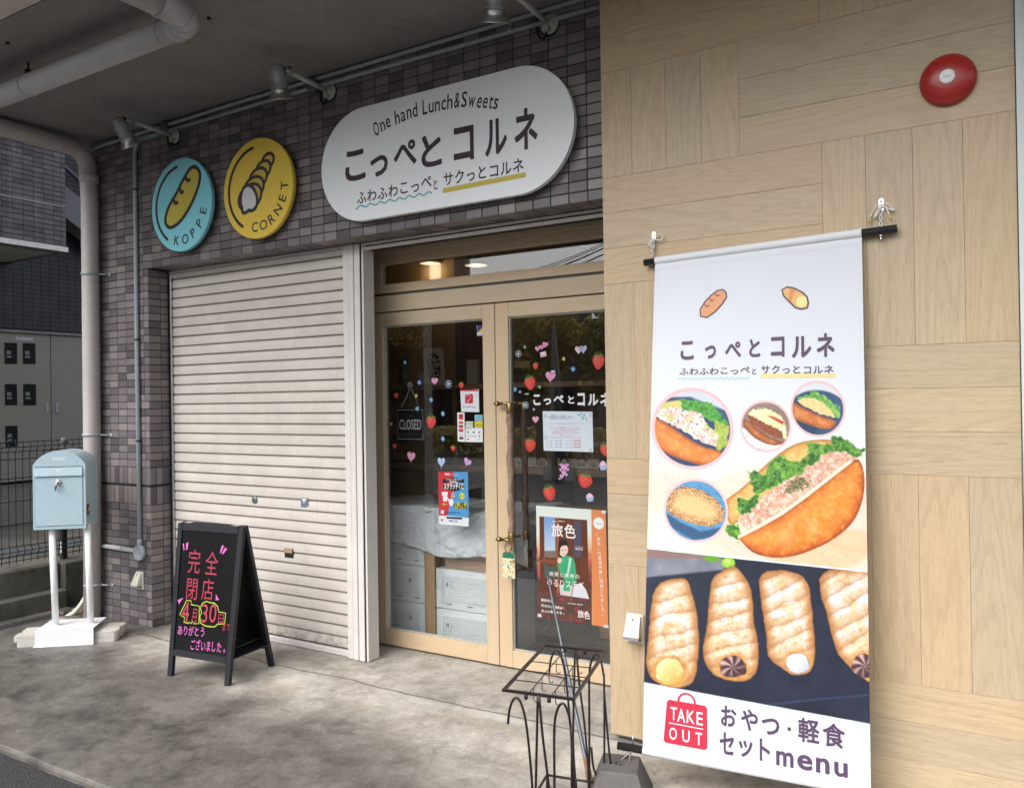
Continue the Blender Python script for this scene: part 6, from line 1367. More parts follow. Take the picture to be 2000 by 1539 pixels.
# cloth sleeves round both rods
for (a, b, r_, of_) in ((TLb, TRb, .0172, off_), (BLb, BRb, .0176, Vector((0, .004, -.004)))):
    mb = MB(); mb.tube([a + of_, b + of_], r_, 20, caps=False); mb.build('hem_sleeve', mat('banner_hem', (.62, .635, .66), .6, var=.02), BN)
for px, py, bt_, nm in ((1277, 455, 470, 'l'), (1721, 392, 437, 'r')):
    w_ = onY(px, py + 10, YW - .004); hx, hz = w_.x, w_.z + .004
    H_ = empty('wall_hook', (hx, YW, hz), 'galvanised wall hook with chain and tied cord, %s top corner of the banner' % ('left' if nm == 'l' else 'right'), 'hook')
    mb = MB(); mb.prism([(hx + dx, YW - .003, hz + dz) for dx, dz in [(-.009, -.022), (.009, -.022)] + [(.009 * math.cos(t), .014 + .009 * math.sin(t)) for t in np.linspace(0, PI, 9)]], (0, .0025, 0)); mb.lathe([(.004, 0), (.004, .003), (.001, .004)], (hx, YW - .003, hz + .012), (0, -1, 0), 10); mb.build('plate', M_CHROME, H_)
    zr = onY(px, 500 if nm == 'l' else 452, -.17).z + .004
    nlk = int((hz - .015 - zr) / .0115) + 1
    for i in range(nlk):
        zc_ = hz - .018 - i * .0115; mb = MB(); u = Vector((1, 0, 0)) if i % 2 else Vector((0, 1, 0)); yy_ = YW - .012 - .016 * i / max(nlk, 1)
        mb.tube([Vector((hx, yy_, zc_)) + u * .0045 * math.cos(t) + Vector((0, 0, .0085 * math.sin(t))) for t in np.linspace(0, 2 * PI, 13)[:-1]], .0014, 6, closed=True); mb.build('chain_link', M_CHROME, H_)
    if nm == 'l':
        ropes = [[(.002, -.004), (.03, .006), (.045, -.008), (.030, -.020), (.004, -.010)], [(0, -.006), (-.014, -.026), (-.022, -.040), (-.010, -.030), (.002, -.012)], [(0, -.01), (-.006, -.035), (-.008, -.058)], [(.002, -.012), (.007, -.03), (.004, -.05)]]
        tips = [((-.008, -.056), (-.009, -.072))]
    else:
        ropes = [[(0, -.004), (-.016, -.008), (-.030, -.028), (-.036, -.046)], [(0, -.006), (.020, -.002), (.036, -.018), (.042, -.030), (.026, -.020), (.006, -.010)], [(.004, -.008), (.02, -.02), (.028, -.045)], [(0, -.01), (-.014, -.03), (-.022, -.045), (-.015, -.042), (-.004, -.014)]]
        tips = [((-.036, -.046), (-.040, -.066)), ((.028, -.045), (.036, -.062))]
    for r_ in ropes: mb = MB(); mb.tube(smooth([(hx + a, YW - .016 - .004 * (i % 2), hz + b) for i, (a, b) in enumerate(r_)], 5), .0028, 8); mb.build('cord', M_ROPE, H_)
    for a, b in tips: mb = MB(); mb.tube([(hx + a[0], YW - .018, hz + a[1]), (hx + b[0], YW - .02, hz + b[1])], .0032, 8); mb.build('taped_end', M_YTAPE, H_)
    mb = MB(); mb.tube([(hx, -.170, zr - .018), (hx, -.170, zr - .045)], .0028, 8); mb.lathe([(.001, .004), (.006, .003), (.007, 0), (.006, -.003)], (hx, -.17, zr - .020), (0, 0, 1), 12); mb.build('bolt', M_CHROME, H_)
ca = prl.lerp(BLb, .62); CR = empty('carabiner', tuple(ca), 'steel carabiner tying the bottom rod of the banner to the concrete block', 'carabiner')
cb = Vector((cq.x, cq.y, tt - .008)); 
dd = (cb - ca); sd_ = Vector((1, 0, 0)) * .014
mb = MB(); mb.tube([ca + Vector((0, 0, -.012)), ca.lerp(cb, .25)], .003, 8)
mb.tube(smooth([ca.lerp(cb, .22), ca.lerp(cb, .45) + sd_ * .8, ca.lerp(cb, .85) + sd_ * 1.3, cb + sd_ * .3, cb - sd_ * .5, ca.lerp(cb, .8) - sd_ * 1.1, ca.lerp(cb, .45) - sd_ * .6, ca.lerp(cb, .22)], 5), .0032, 8); mb.build('snap_link', M_CHROME, CR)
mb = MB(); mb.tube([ca + Vector((0, 0, .045)), ca + Vector((0, 0, .010))], .0022, 8); mb.build('pin', M_CHROME, CR)

# ================================================================= PRINTS AND STICKERS ON THE GLASS
YI = YG - .0006
def PZ(zs, ox, oy, Y=YI):
    def g(x, y): p = onY(ox + x / zs, oy + y / zs, Y); return (p.x, p.z)
    return g
def sheet(name, c4_, lab, cat, y_=YG, th=.0006):
    """paper held on the outer face of the glass: thin sheet + its print"""
    E_ = empty(name, ((c4_[0][0] + c4_[2][0]) / 2, y_, (c4_[0][1] + c4_[2][1]) / 2), lab, cat)
    mb = MB(); mb.prism([(x, y_ - th, z) for x, z in c4_], (0, th * .9, 0)); mb.build('paper', mat('poster_paper', (.64, .65, .66), .5, var=.01), E_); return E_
g = PZ(1, 0, 0)
# notice
cn = [g(1060, 803), g(1157, 804), g(1159, 883), g(1062, 880)]; E_ = sheet('closing_notice', cn, 'white printed notice about the shop closing, on the right door leaf', 'notice'); ik = Ink(wallfn(YI - .0003)); h = PZ(5.495, 1000, 700)
ik.poly(cn, (222, 232, 242), .5)
a = h(385, 655); b = h(665, 655); row_text(ik, '～閉店のお知らせ～', a, b, .024, (70, 110, 140), None, .0, 1)
for (x0, y0, x1, col, txt) in ((390, 708, 775, (110, 120, 130), 'いつもこっぺとコルネをご利用いただき誠にありがとうございます'), (415, 750, 745, (215, 80, 90), '勝手ながら当店は閉店することになりました'), (430, 771, 730, (215, 80, 90), 'これまでのご愛顧に心より感謝いたします'), (455, 792, 700, (215, 80, 90), '営業日は下記のとおりとなります'), (430, 813, 730, (215, 80, 90), '売り切れ次第終了とさせていただきます'), (495, 836, 660, (215, 80, 90), 'ご了承くださいませ'), (405, 856, 750, (110, 120, 130), 'ご来店を心よりお待ちしております')):
    a = h(x0, y0); b = h(x1, y0); n_ = len(txt); row_text(ik, txt, a, b, .0075, col, None, .0, 1)
for k, (y0) in enumerate((895, 928, 961)):
    for x0, t_, col in ((362, ('4/24（金）', '4/28（火）', '4/30（木）')[k], (70, 80, 90)), (455, '10時～18時', (70, 80, 90)), (572, ('4/25（土）', '4/26（日）', '4/29（水）')[k], (70, 80, 90)), (660, '臨時休業', (210, 80, 90))):
        a = h(x0, y0); b = h(x0 + 80, y0); row_text(ik, t_, a, b, .010, col, None, .01, 1)
for x0, y0, r_ in ((715, 605, 14), (745, 595, 12), (775, 608, 14), (765, 635, 13), (740, 625, 9), (795, 640, 10), (800, 665, 8), (760, 655, 9)): p = h(x0, y0); ik.ell(p[0], p[1], r_ * .0006, r_ * .0004, (120, 190, 196), 1, 10, .6)
for x0, y0 in ((360, 615), (838, 605), (363, 850), (845, 985)): p = h(x0, y0); ik.rect(p[0] - .009, p[1] - .009, p[0] + .009, p[1] + .009, (202, 208, 212), 1.5)
ik.build('print', E_)
# scratch-card poster
c1 = [g(856, 921), g(914, 922), g(915, 1028), g(858, 1023)]; E_ = sheet('campaign_poster', c1, 'small red and blue campaign poster taped to the left door leaf', 'poster'); ik = Ink(wallfn(YI - .0003)); h = PZ(5.13, 840, 740)
R1, B1 = (202, 58, 66), (84, 156, 208)
ik.poly([h(83, 928), h(232, 930), h(248, 1060), h(205, 1200), h(175, 1370), h(88, 1366)], R1, .5); ik.poly([h(232, 930), h(380, 935), h(388, 1392), h(175, 1370), h(205, 1200), h(248, 1060)], B1, .5); ik.poly([h(88, 1366), h(388, 1392), h(385, 1468), h(89, 1442)], (226, 230, 236), .5)
ik.poly([h(128, 1005), h(230, 990), h(345, 1005), h(338, 1042), h(230, 1025), h(130, 1045)], (30, 28, 34), 1)
a = h(148, 963); b = h(290, 970); row_text(ik, '開催期間3/1-5/31', a, b, .011, (244, 240, 240), None, .03, 1)
a = h(160, 1017); b = h(320, 1014); row_text(ik, 'はずれなし全員に当たる', a, b, .010, (244, 240, 240), None, .02, 2)
a = h(198, 1042); b = h(275, 1040); ik.text('PayPay', a[0], a[1], w=b[0] - a[0], h=.013, col=(244, 240, 240), L=1, bold=.03)
ik.poly([h(130, 1095), h(250, 1125), h(345, 1098), h(340, 1050), h(140, 1050)], (24, 22, 28), .8)
a = h(138, 1100); b = h(342, 1104); row_text(ik, 'スクラッチくじ', a, b, .034, (250, 248, 248), None, .05, 2)
for x0, y0, x1, y1, c in ((118, 1130, 176, 1165, (238, 236, 236)), (130, 1165, 172, 1225, (234, 232, 234))): ik.poly([h(x0, y0), h(x1, y0), h(x1, y1), h(x0, y1)], c, 1)
p = h(230, 1165); ik.ell(p[0], p[1], .012, .018, (226, 186, 160), 1, 18); p = h(230, 1128); ik.ell(p[0], p[1], .012, .007, (150, 100, 70), 1.2, 14)
p = h(230, 1158); ik.rect(p[0] - .011, p[1] - .003, p[0] + .011, p[1] + .003, (70, 110, 190), 2); p = h(230, 1188); ik.ell(p[0], p[1], .005, .005, (170, 40, 40), 2, 10)
p = h(320, 1172); ik.ell(p[0], p[1], .0185, .0185, (228, 214, 70), 1, 20); a = h(300, 1182); b = h(342, 1184); row_text(ik, '当たる', a, b, .011, (70, 60, 30), None, .03, 2)
hand = [h(*p) for p in ((166, 1188), (176, 1184), (196, 1212), (206, 1198), (226, 1205), (238, 1232), (228, 1268), (204, 1272), (186, 1240), (192, 1232))]; ik.poly(hand, (240, 240, 242), 2.5)
ik.poly([h(240, 1245), h(365, 1235), h(368, 1305), h(242, 1300)], (30, 28, 34), 1); a = h(242, 1272); b = h(365, 1272); row_text(ik, '2回に1回', a, b, .021, (232, 216, 80), None, .05, 2); a = h(244, 1300); b = h(362, 1302); row_text(ik, '即時で当たる', a, b, .012, (232, 216, 80), None, .03, 2)
a = h(125, 1260); b = h(172, 1262); row_text(ik, '最大', a, b, .010, (240, 220, 90), None, .04, 1); ik.poly([h(108, 1315), h(138, 1316), h(138, 1350), h(108, 1348)], (240, 240, 240), 1); a = h(114, 1342); ik.text('P', a[0], a[1], h=.009, col=R1, L=2, bold=.05)
for x0, x1, t_ in ((145, 200, '100%'), (205, 250, '20%'), (250, 300, '0.5%')): a = h(x0, 1348); b = h(x1, 1350); ik.text(t_, a[0], a[1], w=b[0] - a[0], h=.010, col=(30, 60, 110), L=1, bold=.03)
ik.poly([h(165, 1378), h(322, 1388), h(322, 1408), h(166, 1398)], (36, 40, 60), 1); a = h(240, 1435); ik.text('10%', a[0], a[1], h=.013, col=(60, 90, 140), L=1, bold=.02); ik.poly([h(190, 1412), h(230, 1416), h(230, 1432), h(190, 1428)], (70, 150, 190), 1); ik.poly([h(110, 1402), h(130, 1404), h(130, 1424), h(110, 1422)], (150, 70, 60), 1)
ik.build('print', E_)
# travel magazine poster
cm_ = [g(1047, 987), g(1183, 997), g(1188, 1225), g(1050, 1204)]; E_ = sheet('magazine_poster', cm_, 'tall magazine poster with woman in green sweater and orange strip, on the right door leaf', 'poster')
nx2, ny2 = 170, 250; U2, V2 = np.meshgrid(np.linspace(0, 1, nx2), np.linspace(0, 1, ny2)); Hq = homog([(1047, 987), (1183, 997), (1188, 1225), (1050, 1204)], [(0, 0), (1, 0), (1, 1), (0, 1)]); XQ, YQ = happ(np.linalg.inv(Hq), U2, V2)
cx_ = np.array([[c[0], YI - .0002, c[1]] for c in cm_]); P2_ = (1 - V2)[..., None] * ((1 - U2)[..., None] * cx_[0] + U2[..., None] * cx_[1]) + V2[..., None] * ((1 - U2)[..., None] * cx_[3] + U2[..., None] * cx_[2])
pt_ = Paint(XQ, YQ); put = pt_.put; N = pt_.noise; M_ = lambda sd, s_=.9: pt_.m(sd, s_)
zz9 = lambda *p: [(1040 + x / 5.919, 980 + y / 5.919) for x, y in p]
put(np.ones_like(XQ), mixc((226, 234, 226), (232, 170, 110), np.clip((YQ - 1040) / 40, 0, 1)))
fl = np.clip((YQ - 1070) / 60, 0, 1); put(fl * M_(XQ - 1156), mixc(mixc((70, 64, 50), (120, 70, 60), N(14, 4)), (176, 62, 92), np.clip((N(9, 5, 3) - .58) * 6, 0, .8)))
put(np.clip((N(4, 8, 3) - .55) * 6, 0, 1) * M_(YQ - 1130) * M_(1060 - YQ) * (XQ < 1060), (214, 70, 110)); put(np.clip((N(4, 9, 3) - .5) * 6, 0, 1) * M_(1075 - YQ) * M_(YQ - 1130) * (XQ > 1147) * (XQ < 1157), (206, 50, 90))
cov = zz9((80, 165), (633, 208), (655, 1118), (90, 1040)); cmk = M_(pt_.sdp(cov)); put(cmk, mixc((118, 66, 44), (88, 48, 34), pt_.noise(20, 12, 4, (6, 1))))
put(M_(pt_.sdp(zz9((132, 170), (260, 180), (268, 640), (140, 635)))), mixc((120, 160, 214), (190, 206, 226), (YQ - 1010) / 60), cmk); put(M_(pt_.sdp(zz9((140, 560), (266, 560), (266, 640), (140, 635)))), (130, 110, 104), cmk)
put(M_(pt_.sdp(zz9((478, 215), (560, 222), (575, 640), (480, 630)))), (84, 80, 96), cmk); put(M_(pt_.sdp(zz9((270, 175), (300, 178), (310, 1050), (280, 1050)))), (150, 92, 60), cmk); put(M_(pt_.sdp(zz9((560, 620), (655, 640), (655, 1000), (570, 900)))), (110, 60, 40), cmk)
put(M_(pt_.sdp(zz9((80, 640), (300, 670), (300, 720), (85, 700)))), (134, 76, 48), cmk); put(M_(pt_.sdp(zz9((130, 730), (290, 740), (300, 880), (140, 870)))), (74, 90, 80), cmk)
# the printed figure
put(M_(pt_.sdp(zz9((300, 520), (308, 455), (345, 428), (388, 442), (412, 490), (408, 560), (408, 620), (330, 645), (298, 610)))), (44, 32, 36), cmk)
put(M_(pt_.sdp(zz9((455, 1090), (480, 960), (560, 930), (620, 1010), (656, 1118)))), (222, 220, 224), cmk); put(M_(pt_.sdp(zz9((310, 950), (470, 960), (450, 1090), (320, 1070)))), (206, 204, 206), cmk)
put(M_(pt_.sdp(zz9((320, 640), (400, 615), (470, 640), (495, 720), (510, 860), (510, 930), (440, 960), (430, 1035), (355, 1020), (370, 900), (310, 800), (290, 700)))), mixc((84, 190, 136), (52, 150, 100), pt_.noise(4, 31, 3, (3, .6))), cmk)
put(M_(pt_.sdp(zz9((425, 640), (455, 650), (420, 820), (395, 860)))), (190, 226, 206), cmk)
put(M_(pt_.sde(*zz9((360, 555))[0], 8.6, 12.3, .12)), (238, 208, 190), cmk); put(M_(pt_.sdp(zz9((303, 500), (335, 440), (390, 450), (412, 500), (390, 498), (345, 502), (322, 530), (312, 620), (298, 600)))), (44, 32, 36), cmk)
for e_ in ((345, 556), (382, 552)): put(M_(pt_.sde(*zz9(e_)[0], 1.4, .8), .8), (60, 40, 40), cmk)
put(M_(pt_.sde(*zz9((368, 600))[0], 2, .8), .8), (200, 90, 90), cmk); put(M_(pt_.sde(*zz9((314, 672))[0], 4.2, 5.4)), (236, 204, 186), cmk); put(M_(pt_.sdp(zz9((360, 1025), (430, 1030), (410, 1075), (370, 1065)))), (232, 198, 180), cmk)
put(M_(pt_.sdp(zz9((680, 85), (860, 100), (885, 1460), (697, 1425)))), (226, 140, 88))
grid_print('printed_cover', P2_, pt_.C, E_)
h = PZ(5.919, 1040, 980); ik = Ink(wallfn(YI - .0005)); WH = (246, 244, 240)
for ch, x0, y0, x1, y1 in (('旅', 222, 395, 350, 262), ('色', 372, 412, 495, 262), ('旅', 525, 1330, 592, 1258), ('色', 600, 1345, 662, 1268)):
    a = h(x0, y0); b = h(x1, y1); ik.text(ch, a[0], a[1], w=b[0] - a[0], h=b[1] - a[1], col=WH, L=1, bold=.02)
for t_, x0, y0, x1, y1, hh, bd in (('月刊', 228, 235, 278, 238, .008, .02), ('tabiiro', 295, 228, 372, 235, .009, .0), ('Navigator', 492, 522, 592, 530, .006, .0), ('南沙良', 495, 552, 585, 560, .010, .02), ('美景と美食の', 190, 850, 550, 888, .022, .0), ('ゆるりステイ', 165, 965, 600, 1010, .040, -.01), ('旅色なら', 100, 1145, 235, 1160, .014, .03), ('行きたい場所が', 100, 1208, 355, 1245, .014, .03), ('きっと見つかる。', 100, 1270, 380, 1300, .014, .03), ('月刊旅色', 405, 1178, 505, 1190, .008, .0), ('検索', 512, 1190, 582, 1196, .008, .0)):
    if t_.isascii(): a = h(x0, y0); b = h(x1, y1); ik.text(t_, a[0], a[1], w=b[0] - a[0], h=hh, col=WH, L=1)
    else: row_text(ik, t_, h(x0, y0), h(x1, y1), hh, WH, None, bd, 1)
vt = '「旅色」の厳選特集に掲載されました。'
for i, ch in enumerate(vt):
    y0 = 345 + (1320 - 345) * (i + .92) / len(vt); x0 = 742 + 62 * (i / len(vt)); a = h(x0, y0); s_ = .020; v, f = text_geo(ch, 0.0)
    ik.text(ch, a[0], a[1], w=s_ * min(v[:, 0].max() / .88, 1), h=s_ * min(v[:, 1].max() / .88, 1), col=WH, L=1)
p = h(766, 247); ik.ell(p[0], p[1], .0315, .0315, WH, 1, 30); ik.line(arcpts(.028, 0, 360, 30, p[0], p[1]), .0015, (170, 190, 180), 1.5); a = h(728, 262); b = h(808, 262); ik.text('TABIIRO', a[0], a[1], w=b[0] - a[0], h=.010, col=(150, 170, 160), L=2)
for q_ in (((800, 97), (850, 100), (852, 137), (802, 133)), ((60, 1290), (102, 1295), (104, 1330), (62, 1325)), ((820, 1418), (880, 1425), (882, 1458), (822, 1450))): ik.poly([h(*c) for c in q_], (222, 214, 214), 2)
ik.build('print', E_)
# payment stickers, security sticker
def small_sheet(name, cs, lab, cat): return sheet(name, cs, lab, cat)
cs = [g(899, 762), g(935, 760), g(936, 805), g(901, 804)]; E_ = small_sheet('payment_sticker', cs, 'white rounded PayPay sticker with red logo on the left door leaf', 'sticker'); ik = Ink(wallfn(YI - .0003)); h = PZ(6.996, 740, 640)
ik.poly(cs, (226, 230, 232), .5); ik.poly([h(1112, 845), h(1358, 845), h(1358, 868), h(1114, 868)], (196, 48, 66), 1)
rr_ = [h(*p) for p in ((1185, 910), (1275, 905), (1288, 920), (1288, 1025), (1272, 1036), (1185, 1036), (1178, 1020), (1178, 922))]; ik.poly(rr_, (196, 48, 66), 1); a = h(1208, 1034); ik.text('P', a[0], a[1], w=.0095, h=.0165, col=(240, 238, 238), L=2, bold=.0, shear=.2); ik.line([h(1180, 930), h(1230, 920), h(1262, 945), h(1240, 985), (h(1215, 990))], .0022, (240, 238, 238), 2.5)
a = h(1152, 1098); b = h(1322, 1098); ik.text('PayPay', a[0], a[1], w=b[0] - a[0], h=.0115, col=(84, 92, 98), L=1, bold=.01); ik.build('print', E_)
cs = [g(893, 805.5), g(907, 805.5), g(908, 863), g(894, 862)]; E_ = small_sheet('payment_sticker', cs, 'narrow white strip of red payment logos under the PayPay sticker', 'sticker'); ik = Ink(wallfn(YI - .0003))
for y0, y1, c, t_ in ((1180, 1255, (190, 60, 60), '∞'), (1278, 1315, (200, 90, 90), 'K'), (1330, 1370, (190, 60, 56), 'R'), (1382, 1425, (200, 80, 76), 'Pay')):
    ik.poly([h(1092, y0), h(1152, y0), h(1153, y1), h(1093, y1)], c, 1); a = h(1104, y1 - 8); ik.text(t_, a[0], a[1], w=.0045, h=.0035 if y1 - y0 < 60 else .006, col=(240, 230, 230), L=2)
a = h(1098, 1470); b = h(1155, 1468); ik.text('VISA', a[0], a[1], w=b[0] - a[0], h=.0038, col=(40, 60, 120), L=1, bold=.02); ik.poly([h(1100, 1492), h(1155, 1490), h(1155, 1525), h(1100, 1526)], (60, 50, 50), 1)
p = h(1118, 1508); ik.ell(p[0], p[1], .0024, .0024, (200, 60, 50), 2, 12); p = h(1136, 1508); ik.ell(p[0], p[1], .0024, .0024, (226, 160, 60), 2, 12); ik.build('print', E_)
cs = [g(909, 836), g(942.5, 836), g(943, 863.5), g(909, 863)]; E_ = small_sheet('payment_sticker', cs, 'small white card of green, red and blue payment logos under the yellow iD sticker', 'sticker'); ik = Ink(wallfn(YI - .0003)); h = PZ(5.13, 840, 740)
for x0, y0, w, hh, c in ((380, 533, .013, .014, (90, 170, 90)), (437, 534, .015, .011, (50, 110, 90)), (495, 534, .016, .011, (214, 90, 100)), (495, 572, .015, .010, (70, 160, 210)), (382, 603, .018, .009, (190, 80, 100)), (495, 605, .017, .008, (160, 206, 226))): p = h(x0, y0); ik.ell(p[0], p[1], w / 2, hh / 2, c, 1, 14)
a = h(365, 578); b = h(398, 578); ik.text('Edy', a[0], a[1], w=b[0] - a[0], h=.008, col=(70, 110, 180), L=1); a = h(405, 578); b = h(468, 578); ik.text('nanaco', a[0], a[1], w=b[0] - a[0], h=.006, col=(60, 60, 60), L=1); a = h(360, 508); b = h(430, 508); row_text(ik, '電子マネー', a, b, .004, (80, 80, 80), None, 0, 1); ik.build('print', E_)
cs = [g(927, 822.5), g(942.5, 822), g(942.5, 835.4), g(927, 835.6)]; E_ = small_sheet('payment_sticker', cs, 'yellow iD sticker on the left door leaf', 'sticker'); ik = Ink(wallfn(YI - .0003)); ik.poly(cs, (222, 206, 70), .5); a = h(460, 475); b = h(518, 475); ik.text('iD', a[0], a[1], w=b[0] - a[0], h=.013, col=(60, 54, 30), L=1, bold=.0); ik.build('print', E_)
cs = [g(927, 810), g(942.5, 810), g(942.5, 821.6), g(927, 822)]; E_ = small_sheet('payment_sticker', cs, 'light blue payment sticker above the yellow iD sticker', 'sticker'); ik = Ink(wallfn(YI - .0003)); ik.poly(cs, (130, 190, 206), .5); a = h(458, 390); b = h(515, 388); ik.text('WAON', a[0], a[1], w=b[0] - a[0], h=.005, col=(70, 120, 150), L=1); ik.build('print', E_)
cs = [g(909.5, 823), g(924, 823), g(924, 835), g(909.5, 835.3)]; E_ = small_sheet('payment_sticker', cs, 'pale green and white sticker left of the yellow iD sticker', 'sticker'); ik = Ink(wallfn(YI - .0003)); ik.poly(cs, (206, 216, 204), .5); ik.poly([g(909.5, 826), g(924, 826), g(924, 829), g(909.5, 829)], (180, 196, 150), 1); ik.build('print', E_)
cs = [g(931, 636), g(948, 634.8), g(948, 655), g(932, 656)]; E_ = small_sheet('security_sticker', cs, 'blue and yellow ALSOK security sticker at the top of the left door glass', 'sticker'); ik = Ink(wallfn(YI - .0003)); h = PZ(3.704, 680, 420); ik.poly([h(932, 800), h(985, 796), h(985, 850), h(933, 850)], (56, 70, 140), 1); ik.poly([h(938, 848), h(985, 800), h(985, 849)], (232, 200, 50), 2); a = h(936, 868); b = h(982, 866); ik.text('ALSOK', a[0], a[1], w=b[0] - a[0], h=.0055, col=(50, 60, 110), L=1, bold=.03); ik.build('print', E_)

# white shop name on the right leaf
ik = Ink(wallfn(YI)); h = PZ(4.052, 940, 580)
for ch, x0, y0, x1, y1 in (('こ', 415, 853, 465, 775), ('っ', 497, 850, 550, 805), ('ぺ', 575, 835, 650, 780), ('と', 690, 842, 733, 785), ('コ', 765, 858, 816, 765), ('ル', 848, 855, 922, 770), ('ネ', 945, 862, 1020, 762)):
    a = h(x0, y0); b = h(x1, y1); ik.text(ch, a[0], a[1], w=b[0] - a[0], h=b[1] - a[1], col=(240, 242, 244), L=1, bold=.045)
ik.build('name_lettering', D2)

# seasonal stickers: parts of the door leaf they are stuck on
def k_pp(px, py):
    s_ = 1600 / ((onY(px, py, YI) - CAM).dot(FW)); return 1 / s_
def sticker(kind, px, py, w, hgt=None, leafo=None, rot=0, col=None):
    p = g(px, py); s_ = k_pp(px, py); rx_ = w * s_ * 1.12; rz_ = (hgt or w) * s_; ca_, sa_ = math.cos(rot), math.sin(rot)
    Yb = YI - .0001
    ik = Ink(lambda x, z, d: Vector((p[0] + x * ca_ - z * sa_, Yb - d, p[1] + x * sa_ + z * ca_)))
    def pl(pts, c, L=1): ik.poly([(x * rx_, z * rz_) for x, z in pts], c, L)
    if kind == 'strawberry_sticker':
        pl([(-.75, .55), (0, .68), (.75, .55), (.98, .2), (.85, -.3), (.4, -.85), (0, -1.0), (-.4, -.85), (-.85, -.3), (-.98, .2)], (210, 66, 62), 1); pl([(-.6, .4), (0, .5), (.3, .3), (-.2, -.6), (-.6, -.2)], (222, 84, 76), 1.5)
        for a in range(5): t = math.radians(15 + a * 38); pl([(0, .45), (.75 * math.cos(t) - .2 * math.sin(t), .55 + .55 * math.sin(t)), (.9 * math.cos(t), .5 + .6 * math.sin(t)), (.6 * math.cos(t + .4), .5 + .5 * math.sin(t + .4))], (112, 160, 70), 2 + a * .1)
        if w > 8:
            for sx, sz in ((-.5, .2), (0, .1), (.5, .15), (-.3, -.2), (.25, -.25), (0, -.6)): ik.ell(sx * rx_, sz * rz_, rx_ * .06, rz_ * .07, (236, 180, 110), 3, 6)
    elif kind == 'heart_sticker':
        c = col or (236, 150, 190); o_ = tuple(min(255, int(v * .5 + 120)) for v in c)
        hp = [(16 * math.sin(t) ** 3 / 16, (13 * math.cos(t) - 5 * math.cos(2 * t) - 2 * math.cos(3 * t) - math.cos(4 * t)) / 15) for t in np.linspace(0, 2 * PI, 28)[:-1]]
        pl([(a * 1.15, b * 1.12) for a, b in hp], o_, 1); pl(hp, c, 2); pl([(-.6, .3), (-.35, .5), (-.25, .3), (-.5, .1)], (250, 214, 230), 3)
        if w > 6: ik.line([(0, -rz_), (.1 * rx_, -1.5 * rz_), (-.05 * rx_, -1.9 * rz_)], .0012, o_, 1)
    elif kind in ('snowflake_sticker', 'sparkle_sticker'):
        c = col or (176, 206, 234); n_ = 8 if w > 5 else 6
        if kind == 'sparkle_sticker': pl([(0, 1), (.18, .18), (1, 0), (.18, -.18), (0, -1), (-.18, -.18), (-1, 0), (-.18, .18)], (200, 220, 236), 1)
        else:
            if w <= 5: ik.ell(0, 0, rx_ * .95, rz_ * .95, (90, 150, 200), 1, 16)
            for a in range(n_):
                t = 2 * PI * a / n_; ik.line([(0, 0), (rx_ * math.cos(t), rz_ * math.sin(t))], .0022 if w > 5 else .0016, c, 2)
                if w > 5: q2 = (rx_ * .75 * math.cos(t), rz_ * .75 * math.sin(t)); ik.ell(q2[0], q2[1], rx_ * .16, rz_ * .16, c, 2.4, 8)
            ik.ell(0, 0, rx_ * .25, rz_ * .25, (230, 240, 250), 3, 8)
    elif kind == 'star_sticker': pl([((1 if k % 2 == 0 else .42) * math.sin(k * PI / 5), (1 if k % 2 == 0 else .42) * math.cos(k * PI / 5)) for k in range(10)], (232, 206, 130), 1)
    elif kind == 'leaf_sticker': pl([(-1, 0), (-.4, .45), (.3, .5), (1, 0), (.3, -.45), (-.4, -.4)], (140, 176, 90), 1); ik.line([(-rx_, 0), (rx_ * .9, 0)], .0008, (200, 220, 150), 2)
    elif kind == 'envelope_sticker': pl([(-1, -.8), (1, -.8), (1, .8), (-1, .8)], col or (240, 196, 214), 1); pl([(-1, .8), (0, -.1), (1, .8)], (250, 226, 236), 2)
    elif kind == 'cupcake_sticker': pl([(-.7, -1), (.7, -1), (1, 0), (-1, 0)], (170, 190, 226), 1); pl([(-1, 0), (1, 0), (.7, .6), (0, 1.1), (-.7, .6)], (240, 196, 216), 1.5)
    o = ik.build(kind, leafo); return o
pk, bl, pu = (236, 150, 190), (170, 196, 232), (206, 150, 214)
for k_, px, py, w, hh, rot, col in (('heart_sticker', 849, 744, 6, 6.5, 0, pk), ('snowflake_sticker', 876, 750, 7.5, 8.5, .2, None), ('strawberry_sticker', 901, 752, 5, 7, .1, None), ('snowflake_sticker', 819, 747, 4, 4.5, 0, None), ('strawberry_sticker', 774, 772, 5, 6, .2, None),
        ('star_sticker', 813, 773, 4, 5, 0, None), ('snowflake_sticker', 842, 781, 4, 4.5, 0, None), ('snowflake_sticker', 815, 798, 4, 4.5, 0, None), ('strawberry_sticker', 842, 823, 11, 14, -.15, None), ('snowflake_sticker', 865, 808, 4, 5, 0, None), ('star_sticker', 764, 828, 3.5, 4.5, 0, None),
        ('snowflake_sticker', 865, 857, 4, 5, 0, None), ('heart_sticker', 803, 891, 7.5, 9, -.1, pk), ('strawberry_sticker', 885, 875, 5, 6, 0, None), ('heart_sticker', 862, 902, 7, 9, 0, bl), ('heart_sticker', 913, 902, 7, 7, -.5, pu), ('strawberry_sticker', 771, 871, 4.5, 5.5, 0, None), ('snowflake_sticker', 791, 708, 3.5, 4, 0, (110, 170, 190))):
    sticker(k_, px, py, w, hh, D1, rot, col)
